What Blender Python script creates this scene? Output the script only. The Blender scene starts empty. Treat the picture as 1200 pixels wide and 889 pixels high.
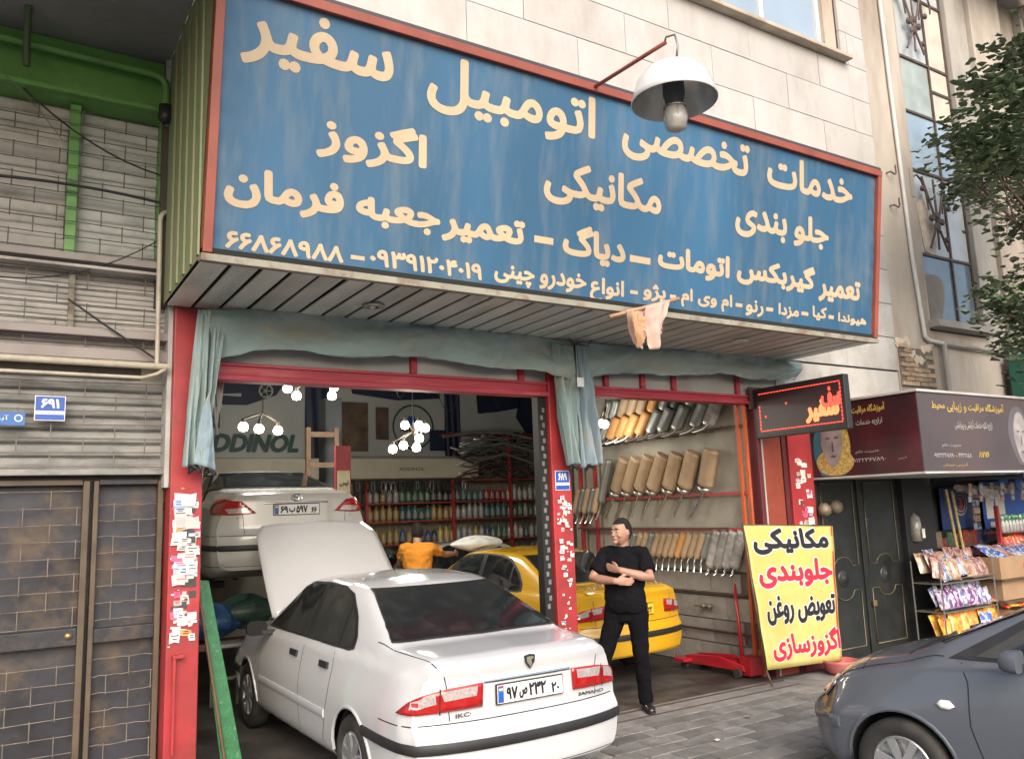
import bpy, bmesh, math, random
import numpy as np
from mathutils import Vector, Matrix
from mathutils.bvhtree import BVHTree
from mathutils import noise as mnoise
from mathutils.geometry import delaunay_2d_cdt

random.seed(7)
S = bpy.context.scene
COL = S.collection
R_ = math.radians

# ---------------------------------------------------------------- camera
cam = bpy.data.cameras.new('camera')
cam.sensor_width = 36.0
cam.lens = 28.91
cam.clip_start = 0.05
cam.clip_end = 2000
camo = bpy.data.objects.new('camera', cam)
COL.objects.link(camo)
_v = lambda a: Vector(a).normalized()
_X = _v((1550, -96, -963.79)); _Y = _v((-610, -173, -963.79)); _Z = _X.cross(_Y).normalized()
rot = Matrix((_X, _Y, _Z))          # camera axes expressed in the world
camo.matrix_world = Matrix.Translation((0, 0, 1.95)) @ rot.to_4x4()
S.camera = camo

# ---------------------------------------------------------------- light
SUN_EL, SUN_AZ = 34, 200            # soft light coming over the street
W = bpy.data.worlds.new('World'); S.world = W; W.use_nodes = True
nt = W.node_tree; bg = nt.nodes['Background']
sky = nt.nodes.new('ShaderNodeTexSky'); sky.sky_type = 'NISHITA'; sky.sun_disc = False
sky.sun_elevation = R_(SUN_EL); sky.sun_rotation = R_(SUN_AZ)
sky.air_density = 1.0; sky.dust_density = 4.0; sky.ozone_density = 1.0
nt.links.new(sky.outputs[0], bg.inputs[0]); bg.inputs[1].default_value = 0.15
sun = bpy.data.lights.new('sun', 'SUN'); sun.energy = 0.9; sun.angle = R_(60); sun.color = (1, .975, .94)
suno = bpy.data.objects.new('sun', sun); COL.objects.link(suno)
_az, _el = R_(SUN_AZ), R_(SUN_EL)
_sd = Vector((math.sin(_az) * math.cos(_el), math.cos(_az) * math.cos(_el), math.sin(_el)))
suno.rotation_euler = _sd.to_track_quat('Z', 'Y').to_euler()
S.view_settings.view_transform = 'Standard'; S.view_settings.look = 'None'
S.view_settings.gamma = 1; S.view_settings.use_curve_mapping = False
S.view_settings.exposure = 1.02
S.cycles.max_bounces = 8

# ---------------------------------------------------------------- materials
MATS = {}
def M(name, col, rough=.6, metal=0, var=.12, scale=5, dirt=None, damt=.5, dscale=2.5, dlo=.5, dhi=.7, stretch=(1, 1, 1),
      bump=0, bscale=30, coat=0, rnd=0, spec=.5, emit=None, estr=0, alpha=1, trans=0):
    if name in MATS: return MATS[name]
    m = bpy.data.materials.new(name); m.use_nodes = True; n = m.node_tree.nodes; l = m.node_tree.links
    b = n['Principled BSDF']
    b.inputs['Roughness'].default_value = rough; b.inputs['Metallic'].default_value = metal
    b.inputs['Specular IOR Level'].default_value = spec
    b.inputs['Coat Weight'].default_value = coat; b.inputs['Coat Roughness'].default_value = .06
    b.inputs['Transmission Weight'].default_value = trans; b.inputs['Alpha'].default_value = alpha
    if emit:
        b.inputs['Emission Color'].default_value = (*emit, 1); b.inputs['Emission Strength'].default_value = estr
    tc = n.new('ShaderNodeTexCoord'); oi = n.new('ShaderNodeObjectInfo')
    sc = n.new('ShaderNodeVectorMath'); sc.operation = 'SCALE'; sc.inputs[0].default_value = (37, 19, 53)
    l.new(oi.outputs['Random'], sc.inputs['Scale'])
    ad = n.new('ShaderNodeVectorMath'); ad.operation = 'ADD'
    l.new(tc.outputs['Object'], ad.inputs[0]); l.new(sc.outputs[0], ad.inputs[1])
    mp = n.new('ShaderNodeMapping'); mp.inputs['Scale'].default_value = stretch; l.new(ad.outputs[0], mp.inputs[0])
    n1 = n.new('ShaderNodeTexNoise'); n1.inputs['Scale'].default_value = scale; n1.inputs['Detail'].default_value = 6
    l.new(mp.outputs[0], n1.inputs[0])
    mr = n.new('ShaderNodeMapRange'); mr.inputs[1].default_value = .3; mr.inputs[2].default_value = .7
    mr.inputs[3].default_value = 1 - var; mr.inputs[4].default_value = 1 + var; l.new(n1.outputs[0], mr.inputs[0])
    mx = n.new('ShaderNodeMixRGB'); mx.blend_type = 'MULTIPLY'; mx.inputs[0].default_value = 1
    mx.inputs[1].default_value = (*col, 1); l.new(mr.outputs[0], mx.inputs[2]); out = mx.outputs[0]
    if rnd:
        m2 = n.new('ShaderNodeMapRange'); m2.inputs[3].default_value = 1 - rnd; m2.inputs[4].default_value = 1 + rnd
        l.new(oi.outputs['Random'], m2.inputs[0])
        x2 = n.new('ShaderNodeMixRGB'); x2.blend_type = 'MULTIPLY'; x2.inputs[0].default_value = 1
        l.new(out, x2.inputs[1]); l.new(m2.outputs[0], x2.inputs[2]); out = x2.outputs[0]
    if dirt:
        n2 = n.new('ShaderNodeTexNoise'); n2.inputs['Scale'].default_value = dscale; n2.inputs['Detail'].default_value = 8
        n2.inputs['Roughness'].default_value = .65; l.new(mp.outputs[0], n2.inputs[0])
        m3 = n.new('ShaderNodeMapRange'); m3.inputs[1].default_value = dlo; m3.inputs[2].default_value = dhi
        m3.inputs[4].default_value = damt; l.new(n2.outputs[0], m3.inputs[0])
        x3 = n.new('ShaderNodeMixRGB'); l.new(m3.outputs[0], x3.inputs[0]); l.new(out, x3.inputs[1])
        x3.inputs[2].default_value = (*dirt, 1); out = x3.outputs[0]
    l.new(out, b.inputs['Base Color'])
    if bump:
        n3 = n.new('ShaderNodeTexNoise'); n3.inputs['Scale'].default_value = bscale; n3.inputs['Detail'].default_value = 5
        l.new(mp.outputs[0], n3.inputs[0]); bp = n.new('ShaderNodeBump'); bp.inputs['Strength'].default_value = bump
        bp.inputs['Distance'].default_value = .01; l.new(n3.outputs[0], bp.inputs['Height']); l.new(bp.outputs[0], b.inputs['Normal'])
    MATS[name] = m
    return m

# ---------------------------------------------------------------- object helpers
def WM(o):
    m = Matrix.LocRotScale(o.location, o.rotation_euler, o.scale)
    return (WM(o.parent) @ o.matrix_parent_inverse @ m) if o.parent else m
def tag(o, label=None, cat=None, group=None, kind=None):
    if label: o['label'] = label
    if cat: o['category'] = cat
    if group: o['group'] = group
    if kind: o['kind'] = kind
    return o
def thing(name, label, cat, loc=(0, 0, 0), group=None):
    o = bpy.data.objects.new(name, None); o.empty_display_size = .1; COL.objects.link(o); o.location = loc
    return tag(o, label, cat, group)
def attach(o, parent):
    if parent is not None:
        o.parent = parent; o.matrix_parent_inverse = WM(parent).inverted()
    return o
def instance(src, parent, mat4, name=None):
    o = bpy.data.objects.new(name or src.name.split('.')[0], src.data); COL.objects.link(o)
    o.matrix_basis = mat4
    return attach(o, parent)
def clone(o, parent=None):
    c = o.copy(); COL.objects.link(c)
    if parent is not None: c.parent = parent
    for ch in list(o.children): clone(ch, c)
    return c

class MB:
    def __init__(s): s.v = []; s.f = []
    def add(s, v, f):
        k = len(s.v); s.v += [tuple(p) for p in v]; s.f += [tuple(i + k for i in q) for q in f]; return s
    def box(s, x0, x1, y0, y1, z0, z1, jit=0):
        v = [(x, y, z) for x in (x0, x1) for y in (y0, y1) for z in (z0, z1)]
        if jit: v = [tuple(c + random.uniform(-jit, jit) for c in p) for p in v]
        return s.add(v, [(0, 1, 3, 2), (4, 6, 7, 5), (0, 4, 5, 1), (2, 3, 7, 6), (0, 2, 6, 4), (1, 5, 7, 3)])
    def obox(s, c, ax, ay, az):     # centre and three half-axes
        c, ax, ay, az = map(Vector, (c, ax, ay, az))
        v = [c + ax * i + ay * j + az * k for i in (-1, 1) for j in (-1, 1) for k in (-1, 1)]
        return s.add(v, [(0, 1, 3, 2), (4, 6, 7, 5), (0, 4, 5, 1), (2, 3, 7, 6), (0, 2, 6, 4), (1, 5, 7, 3)])
    def tube(s, pts, r, n=8, caps=True, up=None):
        pts = [Vector(p) for p in pts]; rs = r if isinstance(r, (list, tuple)) else [r] * len(pts)
        k = len(s.v); prev = None
        for i, p in enumerate(pts):
            t = (pts[min(i + 1, len(pts) - 1)] - pts[max(i - 1, 0)]).normalized()
            if prev is None:
                a = Vector((0, 0, 1)) if abs(t.z) < .9 else Vector((1, 0, 0))
                u = t.cross(a).normalized()
            else: u = (prev - t * prev.dot(t)).normalized()
            w = t.cross(u); prev = u
            for j in range(n):
                a = 2 * math.pi * j / n; s.v.append(tuple(p + (u * math.cos(a) + w * math.sin(a)) * rs[i]))
        for i in range(len(pts) - 1):
            for j in range(n):
                s.f.append((k + i * n + j, k + i * n + (j + 1) % n, k + (i + 1) * n + (j + 1) % n, k + (i + 1) * n + j))
        if caps:
            s.f.append(tuple(k + j for j in reversed(range(n)))); s.f.append(tuple(k + (len(pts) - 1) * n + j for j in range(n)))
        return s
    def lathe(s, prof, o=(0, 0, 0), axis=(0, 0, 1), n=24):   # prof [(r,h)]
        ax = Vector(axis).normalized(); a = Vector((0, 0, 1)) if abs(ax.z) < .9 else Vector((1, 0, 0))
        u = ax.cross(a).normalized(); w = ax.cross(u); o = Vector(o); k = len(s.v)
        for r, h in prof:
            for j in range(n):
                t = 2 * math.pi * j / n; s.v.append(tuple(o + ax * h + (u * math.cos(t) + w * math.sin(t)) * r))
        for i in range(len(prof) - 1):
            for j in range(n):
                s.f.append((k + i * n + j, k + i * n + (j + 1) % n, k + (i + 1) * n + (j + 1) % n, k + (i + 1) * n + j))
        return s
    def grid(s, fn, nu, nv):
        k = len(s.v)
        for i in range(nu + 1):
            for j in range(nv + 1): s.v.append(tuple(fn(i / nu, j / nv)))
        for i in range(nu):
            for j in range(nv):
                a = k + i * (nv + 1) + j; s.f.append((a, a + nv + 1, a + nv + 2, a + 1))
        return s
    def prism(s, poly, d):          # poly list of 3D points, extruded by d
        n = len(poly); d = Vector(d); v = [Vector(p) for p in poly]
        return s.add(v + [p + d for p in v], [tuple(range(n)), tuple(reversed(range(n, 2 * n)))] + [((i + 1) % n, i, n + i, n + (i + 1) % n) for i in range(n)])
    def mesh(s, name='m', smooth=False):
        me = bpy.data.meshes.new(name); me.from_pydata(s.v, [], s.f); me.validate(); me.update()
        if smooth:
            me.polygons.foreach_set('use_smooth', [True] * len(me.polygons))
        return me
    def build(s, name, mat, parent=None, smooth=False, bevel=0, fix=True, solid=0, auto=None):
        me = s.mesh(name, smooth)
        if fix:
            bm = bmesh.new(); bm.from_mesh(me); bmesh.ops.recalc_face_normals(bm, faces=bm.faces)
            if auto:
                for e in bm.edges:
                    if len(e.link_faces) == 2 and e.calc_face_angle(0) > R_(auto): e.smooth = False
            bm.to_mesh(me); bm.free()
        me.materials.append(mat)
        o = bpy.data.objects.new(name, me); COL.objects.link(o)
        if solid:
            md = o.modifiers.new('s', 'SOLIDIFY'); md.thickness = solid; md.offset = 0
        if bevel:
            md = o.modifiers.new('b', 'BEVEL'); md.width = bevel; md.segments = 2; md.limit_method = 'ANGLE'
        return attach(o, parent)
def B(name, mat, parent, x0, x1, y0, y1, z0, z1, bevel=0, jit=0):
    return MB().box(x0, x1, y0, y1, z0, z1, jit).build(name, mat, parent, bevel=bevel)

# ---------------------------------------------------------------- Persian lettering
FORM = {'ا': (0xFE8D, 0xFE8E), 'آ': (0xFE81, 0xFE82), 'د': (0xFEA9, 0xFEAA), 'ر': (0xFEAD, 0xFEAE), 'ز': (0xFEAF, 0xFEB0),
        'ژ': (0xFB8A, 0xFB8B), 'و': (0xFEED, 0xFEEE),
        'ب': (0xFE8F, 0xFE90, 0xFE91, 0xFE92), 'پ': (0xFB56, 0xFB57, 0xFB58, 0xFB59), 'ت': (0xFE95, 0xFE96, 0xFE97, 0xFE98),
        'ج': (0xFE9D, 0xFE9E, 0xFE9F, 0xFEA0), 'چ': (0xFB7A, 0xFB7B, 0xFB7C, 0xFB7D), 'خ': (0xFEA5, 0xFEA6, 0xFEA7, 0xFEA8),
        'ح': (0xFEA1, 0xFEA2, 0xFEA3, 0xFEA4), 'ش': (0xFEB5, 0xFEB6, 0xFEB7, 0xFEB8), 'ق': (0xFED5, 0xFED6, 0xFED7, 0xFED8),
        'س': (0xFEB1, 0xFEB2, 0xFEB3, 0xFEB4), 'ص': (0xFEB9, 0xFEBA, 0xFEBB, 0xFEBC), 'ض': (0xFEBD, 0xFEBE, 0xFEBF, 0xFEC0),
        'ع': (0xFEC9, 0xFECA, 0xFECB, 0xFECC), 'غ': (0xFECD, 0xFECE, 0xFECF, 0xFED0), 'ف': (0xFED1, 0xFED2, 0xFED3, 0xFED4),
        'ک': (0xFB8E, 0xFB8F, 0xFB90, 0xFB91), 'گ': (0xFB92, 0xFB93, 0xFB94, 0xFB95), 'ل': (0xFEDD, 0xFEDE, 0xFEDF, 0xFEE0),
        'م': (0xFEE1, 0xFEE2, 0xFEE3, 0xFEE4), 'ن': (0xFEE5, 0xFEE6, 0xFEE7, 0xFEE8), 'ه': (0xFEE9, 0xFEEA, 0xFEEB, 0xFEEC),
        'ط': (0xFEC1, 0xFEC2, 0xFEC3, 0xFEC4), 'ی': (0xFBFC, 0xFBFD, 0xFBFE, 0xFBFF)}
def shape(t):
    out = []
    for i, c in enumerate(t):
        if c not in FORM: out.append(c); continue
        f = FORM[c]; p = t[i - 1] if i else ' '; q = t[i + 1] if i + 1 < len(t) else ' '
        jp = p in FORM and len(FORM[p]) == 4; jn = len(f) == 4 and q in FORM
        out.append(chr(f[3] if jp and jn else f[1] if jp else f[2] if jn else f[0]))
    if any(c in FORM for c in t): out.reverse()
    return ''.join(out)
_TX = {}
def glyphs(t, bold=.0, shear=0):
    """outline of the whole string, filled by winding number (overlapping contours stay solid)"""
    k = (t, shear)
    if k in _TX: return _TX[k]
    cu = bpy.data.curves.new('lettering', 'FONT'); cu.body = shape(t); cu.resolution_u = 3; cu.shear = shear; cu.fill_mode = 'NONE'
    o = bpy.data.objects.new('lettering', cu); COL.objects.link(o)
    dg = bpy.context.evaluated_depsgraph_get(); me = o.evaluated_get(dg).to_mesh()
    P = [(v.co.x, v.co.y) for v in me.vertices]; E = [tuple(e.vertices) for e in me.edges]; o.evaluated_get(dg).to_mesh_clear()
    bpy.data.objects.remove(o); bpy.data.curves.remove(cu)
    adj = {}
    for a, b in E: adj.setdefault(a, []).append(b); adj.setdefault(b, []).append(a)
    loops = []; seen = set()
    for s0 in range(len(P)):
        if s0 in seen or s0 not in adj: continue
        lp = [s0]; seen.add(s0); prev = None; cur = s0
        nx = s0 + 1 if s0 + 1 in adj[s0] else adj[s0][0]
        while nx != s0 and nx not in seen:
            lp.append(nx); seen.add(nx); prev, cur = cur, nx; c = [q for q in adj[cur] if q != prev]
            if not c: break
            nx = c[0]
        loops.append(lp)
    # letters are grouped by horizontal clusters so that each cluster is filled on its own
    ed = [(lp[i], lp[(i + 1) % len(lp)]) for lp in loops for i in range(len(lp))]
    r = delaunay_2d_cdt([Vector(p) for p in P], ed, [], 0, 1e-6)
    V = np.array([(p.x, p.y) for p in r[0]]); T = np.array([f for f in r[2] if len(f) == 3])
    Pn = np.array(P); A = Pn[[e[0] for e in ed]]; Bn = Pn[[e[1] for e in ed]]
    C_ = V[T].mean(1); cx, cy = C_[:, :1], C_[:, 1:]
    up = (A[:, 1] <= cy) & (Bn[:, 1] > cy); dn = (A[:, 1] > cy) & (Bn[:, 1] <= cy)
    side = (Bn[:, 0] - A[:, 0]) * (cy - A[:, 1]) - (cx - A[:, 0]) * (Bn[:, 1] - A[:, 1])
    wn = ((up & (side > 0)).sum(1) - (dn & (side < 0)).sum(1)); keep = T[wn != 0]
    V3 = np.concatenate([V, np.zeros((len(V), 1))], 1)
    F = [tuple(int(i) for i in f) for f in keep]
    used = sorted({i for f in F for i in f}); mp = {j: i for i, j in enumerate(used)}
    V3 = V3[used]; F = [tuple(mp[i] for i in f) for f in F]
    _TX[k] = (V3, F); return V3, F
def strikes(bold):
    """bold lettering is struck several times round a small circle, in metres"""
    return [(0, 0)] if not bold else [(bold * math.cos(k * math.pi / 4), bold * math.sin(k * math.pi / 4)) for k in range(8)] + [(0, 0)]
def text(t, mat, parent, o, u, v, box, bold=.0, off=.004, step=.00025, name='lettering', shear=0):
    """letters fitted into box=(u0,u1,v0,v1) metres on the plane o + u*.. + v*.."""
    V, F = glyphs(t, 0, shear)
    if not len(V): return None
    o = Vector(o); u = Vector(u).normalized(); v = Vector(v).normalized(); n = u.cross(v)
    x0, x1, y0, y1 = V[:, 0].min(), V[:, 0].max(), V[:, 1].min(), V[:, 1].max()
    u0, u1, v0, v1 = box; bold = min(bold, (v1 - v0) * .06); u0 += bold; u1 -= bold
    if y1 - y0 > .2: v0 += bold; v1 -= bold
    mb = MB()
    for k, (du, dv) in enumerate(strikes(bold)):
        mb.add([o + u * (u0 + (a - x0) / (x1 - x0) * (u1 - u0) + du) + v * (v0 + (b - y0) / max(y1 - y0, 1e-6) * (v1 - v0) + dv) + n * (off + c * step + k * step * .11) for a, b, c in V], F)
    return mb.build(name, mat, parent, fix=False)

# ---------------------------------------------------------------- cars
def keyf(keys, sm=.05):
    xs = [k[0] for k in keys]; ys = [k[1] for k in keys]
    def f(x):
        x = np.asarray(x, float)
        return sum(np.interp(x + d, xs, ys) * w for d, w in ((-sm, .2), (-sm / 2, .2), (0, .2), (sm / 2, .2), (sm, .2)))
    return f
class Car:
    """body surface lofted along the car; x runs from the rear bumper (0) to the nose (L), y to the left"""
    def __init__(s, P):
        s.P = P; L = s.L = P['L']
        F = {k: keyf(P[k], P.get('sm', .05)) for k in ('ztop', 'zbelt', 'ybelt', 'ymax', 'yroof', 'drop', 'zs')}
        N = 60; xs = np.concatenate([np.linspace(0, .3, 9)[:-1], np.linspace(.3, L - .3, 76)[:-1], np.linspace(L - .3, L, 9)])
        rings = []
        for x in xs:
            zt, zb, yb, ym, yr, dr, zs = (float(F[k](x)) for k in ('ztop', 'zbelt', 'ybelt', 'ymax', 'yroof', 'drop', 'zs'))
            zr = zt - dr
            p = [(0, zs), (.6 * ym, zs), (ym - .08, zs), (ym - .02, zs + .08), (ym, zs + .28), (ym, (zs + zb) * .5 + .1), (yb + .01, zb - .03), (yb, zb + .005),
                 (yb - .035, zb + .02), ((yb - .035) * .5 + yr * .5 + .02, (zb + .02) * .5 + (zr - .03) * .5), (yr + .02, zr - .03), (yr - .03, zr + .02), (yr * .5, zt - .008), (0, zt)]
            for _ in range(2):
                q = [p[0]]
                for a, b in zip(p, p[1:]):
                    q.append((a[0] * .78 + b[0] * .22, a[1] * .78 + b[1] * .22)); q.append((a[0] * .22 + b[0] * .78, a[1] * .22 + b[1] * .78))
                q.append(p[-1]); p = q
            p = np.array(p); d = np.concatenate([[0], np.cumsum(np.hypot(*np.diff(p, axis=0).T))]); t = np.linspace(0, d[-1], N + 1)
            rings.append(np.stack([np.interp(t, d, p[:, 0]), np.interp(t, d, p[:, 1])], 1))
        rings = np.array(rings); V = []; Fc = []; idx = {}
        def warp(x, y, z):
            if x < .4:
                w = (1 - x / .4) ** 2; x += w * (np.interp(z, *P['rear']) + P.get('rb', .13) * (abs(y) / .85) ** 3)
            if x > L - .5:
                w = (1 - (L - x) / .5) ** 2; x -= w * (np.interp(z, *P['front']) + P.get('fb', .2) * (abs(y) / .85) ** 2.6)
            return (x, y, z)
        ns = len(xs); full = 2 * N
        for i, x in enumerate(xs):
            for j in range(full):
                y, z = rings[i][j] if j <= N else rings[i][full - j]
                V.append(warp(x, y if j <= N else -y, z))
        for i in range(ns - 1):
            for j in range(full):
                a = i * full + j; b = i * full + (j + 1) % full; Fc.append((a, b, b + full, a + full))
        for end, i in ((0, 0), (1, ns - 1)):
            K = 14; rows = []
            for j in range(N + 1):
                l = i * full + j; r = i * full + (full - j) % full; row = [l]
                if j in (0, N): rows.append([l] * (K + 1)); continue
                y, z = rings[i][j]
                for k in range(1, K):
                    V.append(warp(xs[i], y * (1 - 2 * k / K), z)); row.append(len(V) - 1)
                row.append(r); rows.append(row)
            for a, b in zip(rows, rows[1:]):
                for k in range(K):
                    q = [a[k], a[k + 1], b[k + 1], b[k]]; q = list(dict.fromkeys(q))
                    if len(q) > 2: Fc.append(tuple(q if end == 0 else q[::-1]))
        s.full = BVHTree.FromPolygons([Vector(v) for v in V], [tuple(f) for f in Fc])
        # wheel arches
        Va = np.array(V); kill = set()
        R = P['arch']
        for xw, zw in P['wheels']:
            dx = Va[:, 0] - xw; dz = Va[:, 2] - zw; d = np.hypot(dx, dz); inside = (d < R) & (abs(Va[:, 1]) > .5)
            ins = set(np.nonzero(inside)[0])
            for k, f in enumerate(Fc):
                if all(i in ins for i in f): kill.add(k)
            for i in ins:
                if d[i] > 1e-4: Va[i, 0] = xw + dx[i] / d[i] * R; Va[i, 2] = max(Va[i, 2], zw + dz[i] / d[i] * R) if dz[i] > 0 else Va[i, 2]
        s.V = [tuple(v) for v in Va]; s.F = [f for k, f in enumerate(Fc) if k not in kill]
    def body(s, mat, root):
        mb = MB(); mb.v = s.V; mb.f = s.F
        return mb.build('body', mat, root, smooth=True, auto=42)
    # ---- things laid on the body surface
    def hit(s, o, d):
        h = s.full.ray_cast(Vector(o), Vector(d).normalized(), 20)
        return (h[0], h[1]) if h[0] is not None else (None, None)
    def ray(s, mode, a, b):
        if mode == 'L': return s.hit((a, 3, b), (0, -1, 0))
        if mode == 'R': return s.hit((a, -3, b), (0, 1, 0))
        if mode == 'B': return s.hit((-3, a, b), (1, 0, 0))
        if mode == 'F': return s.hit((s.L + 3, a, b), (-1, 0, 0))
        if mode == 'T': return s.hit((a, b, 5), (0, 0, -1))
        if mode == 'WB':   # a = degrees round the tail, + = left
            t = R_(a); c = s.P.get('cx', 1.0); return s.hit((c - 3 * math.cos(t), 3 * math.sin(t), b), (math.cos(t), -math.sin(t), 0))
        if mode == 'WF':
            t = R_(a); c = s.L - s.P.get('cx', 1.0); return s.hit((c + 3 * math.cos(t), 3 * math.sin(t), b), (-math.cos(t), -math.sin(t), 0))
    def patch(s, name, mat, root, mode, poly, off=.004, g=.05, ka=1, smooth=True, thick=0):
        poly = [Vector((p[0] * ka, p[1])) for p in poly]
        xs = [p.x for p in poly]; ys = [p.y for p in poly]; pts = []
        n = len(poly)
        for i in range(n):
            a, b = poly[i], poly[(i + 1) % n]; k = max(1, int((b - a).length / g)); pts += [a + (b - a) * t / k for t in range(k)]
        m = len(pts); ed = [(i, (i + 1) % m) for i in range(m)]
        def inside(q):
            c = False; j = n - 1
            for i in range(n):
                if (poly[i].y > q.y) != (poly[j].y > q.y) and q.x < (poly[j].x - poly[i].x) * (q.y - poly[i].y) / (poly[j].y - poly[i].y) + poly[i].x: c = not c
                j = i
            return c
        x = min(xs) + g / 2
        while x < max(xs):
            y = min(ys) + g / 2
            while y < max(ys):
                q = Vector((x, y))
                if inside(q) and min((q - p).length for p in pts[:m]) > g * .35: pts.append(q)
                y += g
            x += g
        r = delaunay_2d_cdt(pts, ed, [list(range(m))], 1, 1e-5)
        V = []; ok = []
        for p in r[0]:
            h, nn = s.ray(mode, p.x / ka, p.y)
            ok.append(h is not None); V.append(tuple(h + nn * off) if h is not None else (0, 0, 0))
        F = [f for f in r[2] if all(ok[i] for i in f)]
        mb = MB(); mb.add(V, F)
        o = mb.build(name, mat, root, smooth=smooth, fix=True)
        if thick:
            md = o.modifiers.new('s', 'SOLIDIFY'); md.thickness = thick; md.offset = 1
        return o
    def strip(s, name, mat, root, mode, line, w=.008, off=.0015, h=0, ka=1, seg=.04):
        """narrow band along a line on the surface; h > 0 makes a raised moulding"""
        P = []
        for a, b in zip(line, line[1:]):
            L_ = math.hypot((b[0] - a[0]) * (ka if mode[0] == 'W' else 1), b[1] - a[1]); k = max(1, int(L_ / seg))
            P += [(a[0] + (b[0] - a[0]) * t / k, a[1] + (b[1] - a[1]) * t / k) for t in range(k)]
        P.append(line[-1]); pts = []
        for p in P:
            q, n = s.ray(mode, *p)
            if q is not None: pts.append((q, n))
        mb = MB(); rows = []
        for i, (q, n) in enumerate(pts):
            t = pts[min(i + 1, len(pts) - 1)][0] - pts[max(i - 1, 0)][0]; sd = n.cross(t).normalized()
            if h: pr = [(-w / 2, -.01), (-w / 2, h * .6), (-w * .25, h), (w * .25, h), (w / 2, h * .6), (w / 2, -.01)]
            else: pr = [(-w / 2, off), (w / 2, off)]
            rows.append([tuple(q + sd * a + n * b) for a, b in pr])
        k = len(rows[0]); v = [p for r in rows for p in r]
        mb.add(v, [(i * k + j, i * k + j + 1, (i + 1) * k + j + 1, (i + 1) * k + j) for i in range(len(rows) - 1) for j in range(k - 1)])
        if h: mb.f += [tuple(range(k)), tuple((len(rows) - 1) * k + j for j in reversed(range(k)))]
        return mb.build(name, mat, root, smooth=bool(h), auto=40 if h else None)

PAINT = lambda n, c, r=.28: M(n, c, r, 0, .04, 3, dirt=tuple(x * .75 for x in c), damt=.25, dscale=3, coat=.8)
GLASS = M('tinted car glass', (.012, .015, .017), .06, 0, .1, 3, coat=.5, dirt=(.06, .06, .055), damt=.35, dscale=6)
RUB = M('black rubber trim', (.018, .018, .02), .55, 0, .2, 8, dirt=(.08, .075, .07), damt=.3)
GAP = M('panel gap', (.01, .01, .01), .8)
TYRE = M('tyre rubber', (.018, .018, .018), .8, 0, .2, 12, dirt=(.09, .08, .07), damt=.5)
RED = M('red lamp lens', (.34, .010, .010), .12, 0, .1, 30, coat=.6, dirt=(.50, .05, .04), damt=.4, dscale=14)
CLEAR = M('clear lamp lens', (.50, .45, .44), .12, .3, .3, 60, coat=.6, dirt=(.30, .10, .08), damt=.4, dscale=30)
ALU = M('silver hub cap', (.45, .46, .47), .32, .7, .1, 6, dirt=(.12, .11, .10), damt=.4)
CHROME = M('chrome', (.62, .63, .64), .15, 1, .05)
PLATE = M('white plate', (.72, .73, .72), .35, 0, .05, dirt=(.4, .38, .35), damt=.3)
PBLUE = M('plate blue', (.02, .09, .42), .4)
PGREEN = M('plate green', (.03, .3, .08), .4)
PRED = M('plate red', (.5, .03, .03), .4)
INK = M('black ink', (.015, .015, .018), .5)

def wheel(root, x, y, z, r, rr, style='disc', w=.17):
    sg = 1 if y > 0 else -1
    wh = bpy.data.objects.new('wheel', None); COL.objects.link(wh); wh.location = (x, y, z); wh.empty_display_size = .1; attach(wh, root)
    ax = (0, sg, 0); o = (x, y, z)
    MB().lathe([(rr - .005, -w), (r - .03, -w), (r, -w + .035), (r, -.03), (r - .018, -.006), (r - .05, .003), (rr + .015, -.002), (rr - .004, -.015)], o, ax, 40).build('tyre', TYRE, wh, smooth=True, auto=50)
    hub = MB().lathe([(rr, -.02), (rr - .012, -.008), (rr - .025, -.014), (rr - .03, -.05), (rr * .3, -.055), (0, -.055)], o, ax, 40)
    for k in range(7):
        a = 2 * math.pi * k / 7 + .3; d = Vector((math.cos(a), 0, math.sin(a))); t = Vector((-math.sin(a), 0, math.cos(a))); c = Vector(o) + Vector(ax) * -.026
        w0, w1 = (.026, .016) if style == 'disc' else (.04, .024)
        hub.prism([c + d * .04 + t * w0 * .8, c + d * (rr - .02) + t * w0, c + d * (rr - .02) - t * w0, c + d * .04 - t * w0 * .8], Vector(ax) * .018)
    hub.lathe([(.055, -.05), (.052, -.012), (.03, -.004), (0, -.002)], o, ax, 20)
    hub.build('hub_cap', ALU, wh, smooth=True, auto=35)
def wells(c, root):
    for xw, zw in c.P['wheels']:
        R = c.P['arch'] + .005
        for sg in (1, -1):
            ym = c.P.get('yw', .83); mb = MB()
            mb.grid(lambda u, v: (xw - R * math.cos(u * math.pi * 1.16 - .25), sg * (.48 + v * (ym - .50)), zw + R * math.sin(u * math.pi * 1.16 - .25)), 24, 3)
            mb.build('wheel_well', GAP, root)
            MB().add([(xw - R, sg * .48, .15), (xw + R, sg * .48, .15), (xw + R, sg * .48, zw + R), (xw - R, sg * .48, zw + R)], [(0, 1, 2, 3)]).build('wheel_well', GAP, root)
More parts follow.
